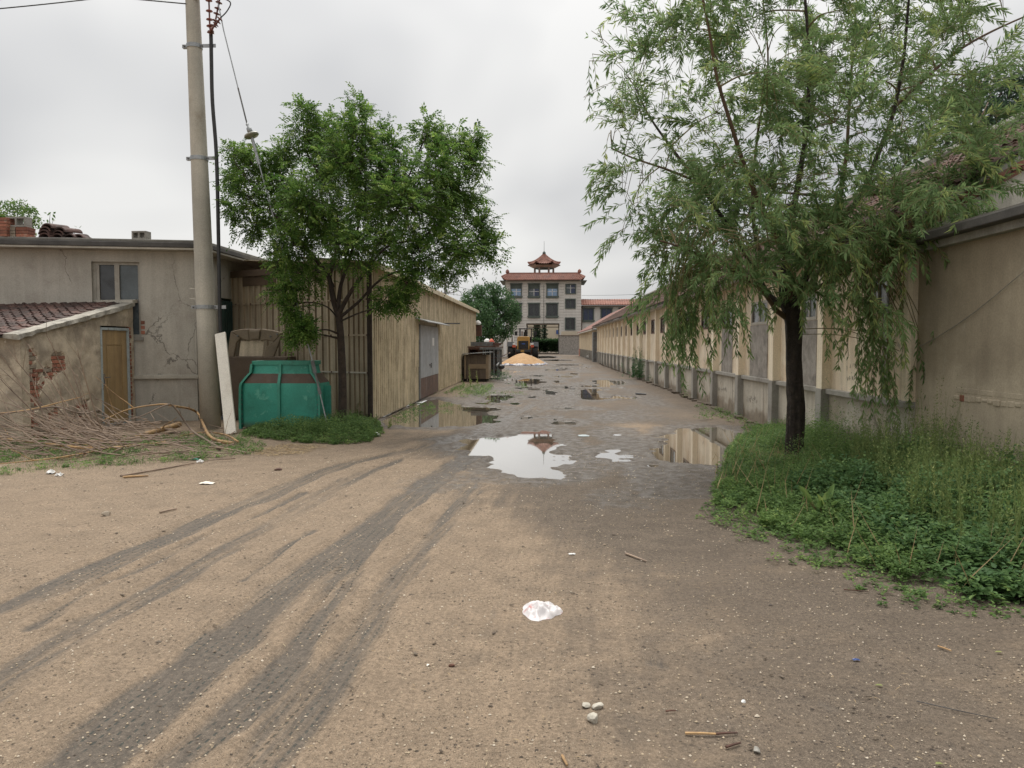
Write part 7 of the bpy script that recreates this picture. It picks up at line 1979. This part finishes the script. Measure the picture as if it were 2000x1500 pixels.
dead_branch([gB(350,842,.12), gB(290,858,.10), gB(225,872,.06), gB(160,868,.10)], .055, 'dead_yellow', 'thickest peeled yellow brown branch lying in the middle of the brush pile', 3)
dead_branch([gB(455,872,.05), gB(410,862,.08), gB(385,830,.25), aB(340,793,12.9), aB(310,790,12.8), aB(250,800,12.6), aB(200,822,12.3)], .030, 'dead_yellow', 'arched yellow branch rising highest in front of the belt course of the house', 5)
dead_branch([gB(430,880,.03), gB(400,866,.07), aB(372,838,12.5), aB(340,795,12.4), aB(322,792,12.2), aB(270,815,12.0), aB(210,830,11.8)], .022, 'dead_grey', 'grey arched branch just in front of the highest yellow one', 4)
dead_branch([gB(228,868,.07), gB(200,835,.3), aB(160,808,11.5), aB(110,795,11.2), aB(60,802,11.0), aB(0,808,10.8)], .020, 'dead_grey', 'long low grey branch running left to the edge of the photo', 6)
dead_branch([gB(240,882,.06), gB(170,886,.08), gB(80,878,.10), gB(-40,868,.12)], .028, 'dead_yellow', 'brown branch flat on the grass pointing left', 6)
dead_branch([gB(330,868,.03), gB(230,880,.05), gB(120,900,.05), gB(0,912,.04)], .022, 'dead_yellow', 'nearest long branch on the front edge of the grass', 5)
dead_branch([gB(480,888,.03), gB(420,880,.05), gB(340,876,.05), gB(250,884,.04)], .014, 'dead_grey', 'thin branch ending at the right tip of the brush pile', 3)
dead_branch([gB(465,870,.06), gB(440,856,.06), gB(400,850,.05), gB(350,858,.05), gB(300,872,.03)], .018, 'dead_yellow', 'yellow forked branch lying right in front of the pole foot', 3)
dead_branch([aB(0,808,11.4), aB(60,800,11.4), aB(120,785,11.4), aB(160,775,11.5)], .016, 'dead_yellow', 'pale peeled branch reaching across the bricks with a bent tip', 2, .3)
lab = ['steepest', 'second steepest', 'third of the rising', 'middle of the rising', 'lower rising', 'lowest rising', 'front rising', 'back rising', 'far left rising', 'nearest rising', 'curved rising', 'bent rising']
tips = [(0,718),(28,700),(55,672),(95,660),(130,690),(150,680),(0,740),(0,690),(60,730),(20,780),(110,740),(150,730)]
starts = [(228,868),(222,866),(215,862),(225,866),(205,855),(222,870),(180,872),(170,868),(120,880),(200,880),(160,876),(214,872)]
for k, (s, e) in enumerate(zip(starts, tips)):
    a = gB(*s, .06); Yt = a.y + random.uniform(-.9, .3); z_ = aB(*e, Yt)
    c = aB(s[0] + (e[0] - s[0]) * .35, s[1] + (e[1] - s[1]) * .25 + 12, a.y * .6 + Yt * .4); d = aB(s[0] + (e[0] - s[0]) * .72, s[1] + (e[1] - s[1]) * .62, a.y * .3 + Yt * .7)
    dead_branch([a, c, d, z_], .016, 'dead_grey', lab[k] + ' thin grey whip fanning up to the left from the brush pile', 5, .55)
m = MB()
for k in range(320):
    px = random.triangular(-60, 500, 180); py = random.uniform(842, 900); a = gB(px, py, random.uniform(.01, .30 if px < 330 else .10)); yaw = random.gauss(math.pi, .5)
    d = Vector((math.cos(yaw), math.sin(yaw) * .5, random.gauss(.16, .22) if px < 260 else random.gauss(0, .1))).normalized(); L = random.uniform(.35, 1.6) if px < 300 else random.uniform(.2, .8); q = [a]
    for s in range(6): d = (d + Vector((random.gauss(0, .08), random.gauss(0, .08), random.gauss(-.01, .09)))).normalized(); q.append(q[-1] + d * L / 6); q[-1].z = max(.01, q[-1].z)
    m.tube(q, [random.choice((.007, .009, .012)) * (1 - .11 * s) for s in range(7)], 4, cap=False)
tag(m.build('brush_twigs', MAT['dead_grey']), 'tangle of fine dry twigs in the brush pile left of the pole', 'twigs', kind='stuff')

# ================================================================== LITTER
random.seed(23)
def stone(px, py, sz, label, mat='concrete_pale', flat=.6, name='stone', cat='stone', grp=None, seed=1):
    p = G(px, py); r = random.Random(seed); me = bpy.data.meshes.new(name)
    import bmesh
    bm = bmesh.new(); bmesh.ops.create_icosphere(bm, subdivisions=2, radius=1)
    k = [Vector((r.gauss(0, 1), r.gauss(0, 1), r.gauss(0, 1))).normalized() for _ in range(7)]; w = [r.uniform(.45, .85) for _ in k]
    for v in bm.verts:
        for q, ww in zip(k, w):
            d = v.co.dot(q)
            if d > ww: v.co -= q * (d - ww)
        v.co = Vector((v.co.x * sz, v.co.y * sz * .8, v.co.z * sz * flat))
    bm.to_mesh(me); bm.free(); me.materials.append(MAT[mat])
    o_ = link_mesh(name, me, None, (p.x, p.y, ground_z(p.x, p.y) + sz * flat * .45), (0, 0, r.uniform(0, 6)))
    return tag(o_, label, cat, grp)
stone(1160, 1407, .036, 'pale grey stone nearest the camera on the dirt', seed=3, flat=.7)
stone(1168, 1379, .034, 'flat pale stone, right one of the pair behind the nearest stone', seed=4, flat=.45)
stone(1143, 1377, .030, 'flat grey stone, left one of the pair behind the nearest stone', seed=5, flat=.4)
stone(1478, 1466, .024, 'small dark grey stone right of the broken sticks', 'concrete', seed=6)
stone(1453, 1368, .014, 'tiny white stone lying alone in the right foreground', 'white_paint', seed=7)
stone(208, 1008, .05, 'small brown clod on the dirt at left', 'brick_pale', seed=8)
stone(542, 918, .06, 'brown clod on the dirt near the weeds at left', 'rust', seed=9, flat=.4)
stone(882, 1300, .018, 'dark crumb of soil in the middle foreground', 'rust', seed=10)
stone(836, 1298, .016, 'pale chip beside the dark crumb in the middle foreground', 'board_white', seed=11, flat=.4)
def stick(a, b, r, mat, label, grp=None, name='stick', cat='stick', z=.010):
    A_, B_ = G(*a), G(*b); A_.z = ground_z(A_.x, A_.y) + z; B_.z = ground_z(B_.x, B_.y) + z
    m = A_.lerp(B_, .5) + Vector((0, 0, .003)) + (B_ - A_).cross(UZ) * .03
    return tag(MB().tube([A_, m, B_], [r, r * .9, r * .7], 6).build(name, MAT[mat]), label, cat, grp)
stick((1338,1434), (1400,1436), .0062, 'dead_yellow', 'pale half of the broken reed in the foreground')
stick((1398,1436), (1440,1434), .0055, 'rust', 'dark half of the broken reed in the foreground')
stick((1418,1461), (1446,1453), .006, 'rust', 'short dark stick below the broken reed')
stick((1300,1391), (1320,1390), .004, 'rust', 'small reddish twig above the broken reed')
stick((1098,1480), (1108,1500), .006, 'dead_yellow', 'pale stalk at the bottom edge of the picture')
stick((1222,1084), (1262,1098), .009, 'dead_grey', 'curved dark twig in the middle of the road')
stick((1832,1265), (1858,1275), .005, 'dead_yellow', 'short yellow stick on the dirt below the weeds at right')
stick((1790,1371), (1948,1408), .0022, 'rubber', 'long thin dark wire lying in the right foreground', cat='wire')
stick((1648,1156), (1695,1160), .004, 'rust', 'thin brown twig near the weed edge')
stick((312,1003), (345,996), .010, 'dead_grey', 'brown twig on the dirt at left', z=.012)
stick((240,934), (290,931), .014, 'dead_yellow', 'split stick at the grass edge on the left', z=.015)
stick((235,932), (380,905), .012, 'dead_grey', 'long curved stick leading into the grass on the left', z=.015)
stick((1242,771), (1262,772), .03, 'rubber', 'dark stick lying on the far road', z=.03)
def scrap(px, py, w, d, mat, label, name='scrap', cat='scrap', seed=1, h=.02):
    p = G(px, py); r = random.Random(seed); m = MB(); z = ground_z(p.x, p.y) + .006; n = 7
    V = []; 
    for i in range(n):
        for j in range(n):
            u, v = i / (n - 1) * 2 - 1, j / (n - 1) * 2 - 1; q = max(0, 1 - (u * u + v * v) * .55)
            V.append((p.x + (u + r.uniform(-.14, .14)) * w / 2 * (1 - .15 * v * v), p.y + (v + r.uniform(-.14, .14)) * d / 2 * (1 - .25 * u * u), z + h * q * r.uniform(.2, 1.2)))
    m.add(V, [(i*n+j, (i+1)*n+j, (i+1)*n+j+1, i*n+j+1) for i in range(n-1) for j in range(n-1)])
    return tag(m.build(name, MAT[mat]), label, cat)
scrap(405, 946, .17, .12, 'board_white', 'torn piece of tan cardboard on the dirt at left', 'cardboard', 'cardboard', 2)
scrap(100, 925, .10, .1, 'white_paint', 'left white paper scrap at the grass edge', 'paper', 'paper', 3, .04)
scrap(116, 929, .09, .08, 'white_paint', 'right white paper scrap at the grass edge', 'paper', 'paper', 4, .04)
scrap(391, 903, .09, .09, 'white_paint', 'white paper scrap beside the green wrapper', 'paper', 'paper', 5, .05)
scrap(380, 898, .14, .08, 'green_rib', 'bright green wrapper in the grass left of the road', 'wrapper', 'wrapper', 6, .03)
scrap(735, 852, .14, .12, 'white_paint', 'white crumpled scrap beside the green weeds at the shed corner', 'paper', 'paper', 7, .06)
scrap(1140, 851, .2, .25, 'frame_blue', 'pale blue green rag flattened in the mud', 'rag', 'rag', 8, .015)
scrap(1420, 866, .18, .14, 'white_paint', 'white plate scrap at the weed edge beyond the brown puddle', 'plate', 'scrap', 9, .03)
scrap(1117, 1085, .05, .03, 'white_paint', 'tiny white fleck in mid road', 'paper', 'paper', 10, .01)
scrap(1672, 1288, .035, .02, 'blue_sign', 'tiny blue scrap in the right foreground', 'scrap', 'scrap', 11, .008)
for k, (px, py, lb) in enumerate(((1725,1339,'yellow leaf in the right foreground by the green flakes'), (1958,1280,'yellow green leaf at the far right of the dirt'), (1783,1163,'yellow leaf by the weed edge'), (1827,1496,'yellow leaf at the bottom right edge'))):
    p = G(px, py); a = random.uniform(0, 3); LVx = Leaves(); LVx.add(leaf_broad([[p.x, p.y, ground_z(p.x, p.y) + .010]], [[math.cos(a), math.sin(a), .05]], [[0, .1, 1.0]], [.036], [.018]), [1.0, 1.0])
    tag(LVx.build('fallen_leaf', MAT['weed_yellow']), lb, 'leaf', 'fallen leaves on the dirt')
# plastic bag
import bmesh
def bag():
    out = [G(*p) for p in ((1022,1191),(1029,1179),(1046,1176),(1056,1177),(1066,1181),(1078,1182),(1090,1187),(1099,1193),(1096,1200),(1084,1203),(1076,1209),(1062,1210),(1052,1214),(1038,1212),(1028,1204))]
    c = sum(out, Vector()) / len(out); pol = sorted((math.atan2(p.y - c.y, p.x - c.x), math.hypot(p.x - c.x, p.y - c.y)) for p in out)
    ang = [a for a, r in pol]; rad = [r for a, r in pol]
    na, nr = 72, 22; V = [(c.x, c.y, .05)]; F = []
    for k in range(1, nr + 1):
        for i in range(na):
            a = -math.pi + 2 * math.pi * i / na; R = float(np.interp(a, [ang[-1] - 2 * math.pi] + ang + [ang[0] + 2 * math.pi], [rad[-1]] + rad + [rad[0]]))
            t = k / nr; x = c.x + math.cos(a) * R * t; y = c.y + math.sin(a) * R * t
            q = lambda cell, sd: vnoise(np.array([x]), np.array([y]), cell, sd)[0] - .5
            crease = abs(q(.05, 71)) * 1.2 + abs(q(.022, 72)) * .6
            z = .036 * (1 - t ** 2.6) * (.75 + 1.3 * q(.06, 70)) + .024 * (1 - t ** 4) * (1 - 2.4 * crease) + .004
            V.append((x, y, z + ground_z(c.x, c.y)))
    F += [(0, 1 + i, 1 + (i + 1) % na, 1 + (i + 1) % na) for i in range(na)]
    m = MB(); m.add(V, [f[:3] for f in F] + [(1 + (k - 1) * na + i, 1 + k * na + i, 1 + k * na + (i + 1) % na, 1 + (k - 1) * na + (i + 1) % na) for k in range(1, nr) for i in range(na)])
    tag(m.build('plastic_bag', MAT['bag'], smooth=True), 'crumpled white plastic bag with a red print on the dirt in front', 'plastic bag')
bag()
# grit: small real pebbles and straw bits over the near dirt
n = 16000
d = RNG.uniform(0, 1, n) ** 1.6 * 9 + 2.2; x = RNG.uniform(-.75, .75, n) * d - .1
keep = ~inside(x, d, [tuple(q) for q in poly]); x, d = x[keep], d[keep]; n = len(x)
jx = np.clip(np.searchsorted(np.array(xlines), x), 0, nx - 1); jy = np.clip(np.searchsorted(np.array(ylines), d), 0, ny - 1)
zz = Z[jy, jx]; keep = zz > -.018; x, d, zz = x[keep], d[keep], zz[keep]; n = len(x)
s = RNG.uniform(.0016, .0055, n) * (1 + d * .08) * np.where(RNG.uniform(0, 1, n) > .99, 1.8, 1)
O = np.array([[1,0,0],[0,1,0],[-1,0,0],[0,-1,0],[0,0,.8],[0,0,-.6]], dtype=float)
V = O[None] * s[:, None, None] * RNG.uniform(.6, 1.4, (n, 6, 1)) + np.stack([x, d, zz + s * .35], 1)[:, None]
FQ = np.array([[0,1,4,4],[1,2,4,4],[2,3,4,4],[3,0,4,4]])[:, :3]
F = (np.arange(n)[:, None, None] * 6 + FQ[None]).reshape(-1, 3)
t = NT('grit_stone'); r_ = t.attr('rnd'); nramp = t.n.new('ShaderNodeValToRGB'); t.put(nramp.inputs[0], r_)
e = nramp.color_ramp.elements; e[0].position = 0; e[0].color = (.07,.055,.042,1); e[1].position = 1; e[1].color = (.44,.38,.30,1)
e2 = e.new(.35); e2.color = (.19,.145,.10,1); e3 = e.new(.75); e3.color = (.36,.285,.19,1); nramp.color_ramp.interpolation = 'LINEAR'
t.fin(nramp.outputs[0], .9)
tag(bulk('grit', V.reshape(-1, 3), F, t.m, face_attr=np.repeat(RNG.uniform(0, 1, n), 4)), 'fine grit and pebbles scattered over the near dirt', 'gravel', kind='stuff')
n = 260; d = RNG.uniform(0, 1, n) ** 1.1 * 8 + 2.8; x = np.where(RNG.uniform(0, 1, n) < .6, RNG.uniform(-.7, -.05, n), RNG.uniform(-.3, .6, n)) * d; a = RNG.uniform(0, np.pi, n)
keep = ~inside(x, d, [tuple(q) for q in poly]); x, d, a = x[keep], d[keep], a[keep]; n = len(x)
L = RNG.uniform(.004, .011, n) * (1 + d * .13); W = L * RNG.uniform(.2, .6, n); ca, sa = np.cos(a), np.sin(a)
B8 = np.array([[-1,-1,0],[1,-1,0],[1,1,0],[-1,1,0],[-.8,-.7,1],[.7,-.8,1],[.8,.6,1],[-.7,.8,1]], dtype=float) * RNG.uniform(.7, 1.2, (n, 8, 1))
lx_, ly_ = B8[:, :, 0] * L[:, None], B8[:, :, 1] * W[:, None]
V = np.stack([x[:, None] + lx_ * ca[:, None] - ly_ * sa[:, None], d[:, None] + lx_ * sa[:, None] + ly_ * ca[:, None], B8[:, :, 2] * .004 + .004], 2).reshape(-1, 3)
F = (np.arange(n)[:, None, None] * 8 + np.array([[4,5,6,7],[0,1,5,4],[1,2,6,5],[2,3,7,6],[3,0,4,7]])[None]).reshape(-1, 4)
tag(bulk('bark_chips', V, F, MAT['clod']), 'dark bark chips and crumbs of earth scattered over the dirt', 'chips', kind='stuff')
LB = Leaves(); n = 500; dd_ = RNG.uniform(0, 1, n) ** 1.5 * 9 + 2.3; xx_ = RNG.uniform(-.75, .75, n) * dd_
LB.add(leaf_quads(np.column_stack([xx_, dd_, np.full(n, .009)]), rv(n) * [1, 1, .05], np.array([[0, 0, 1.0]]) + rv(n, .15), RNG.uniform(.008, .04, n) * (1 + dd_ * .06), np.full(n, .0035)), RNG.uniform(0, 1, n))
tag(LB.build('straw_bits', MAT['straw']), 'bits of straw and chaff scattered over the dirt', 'straw', kind='stuff')
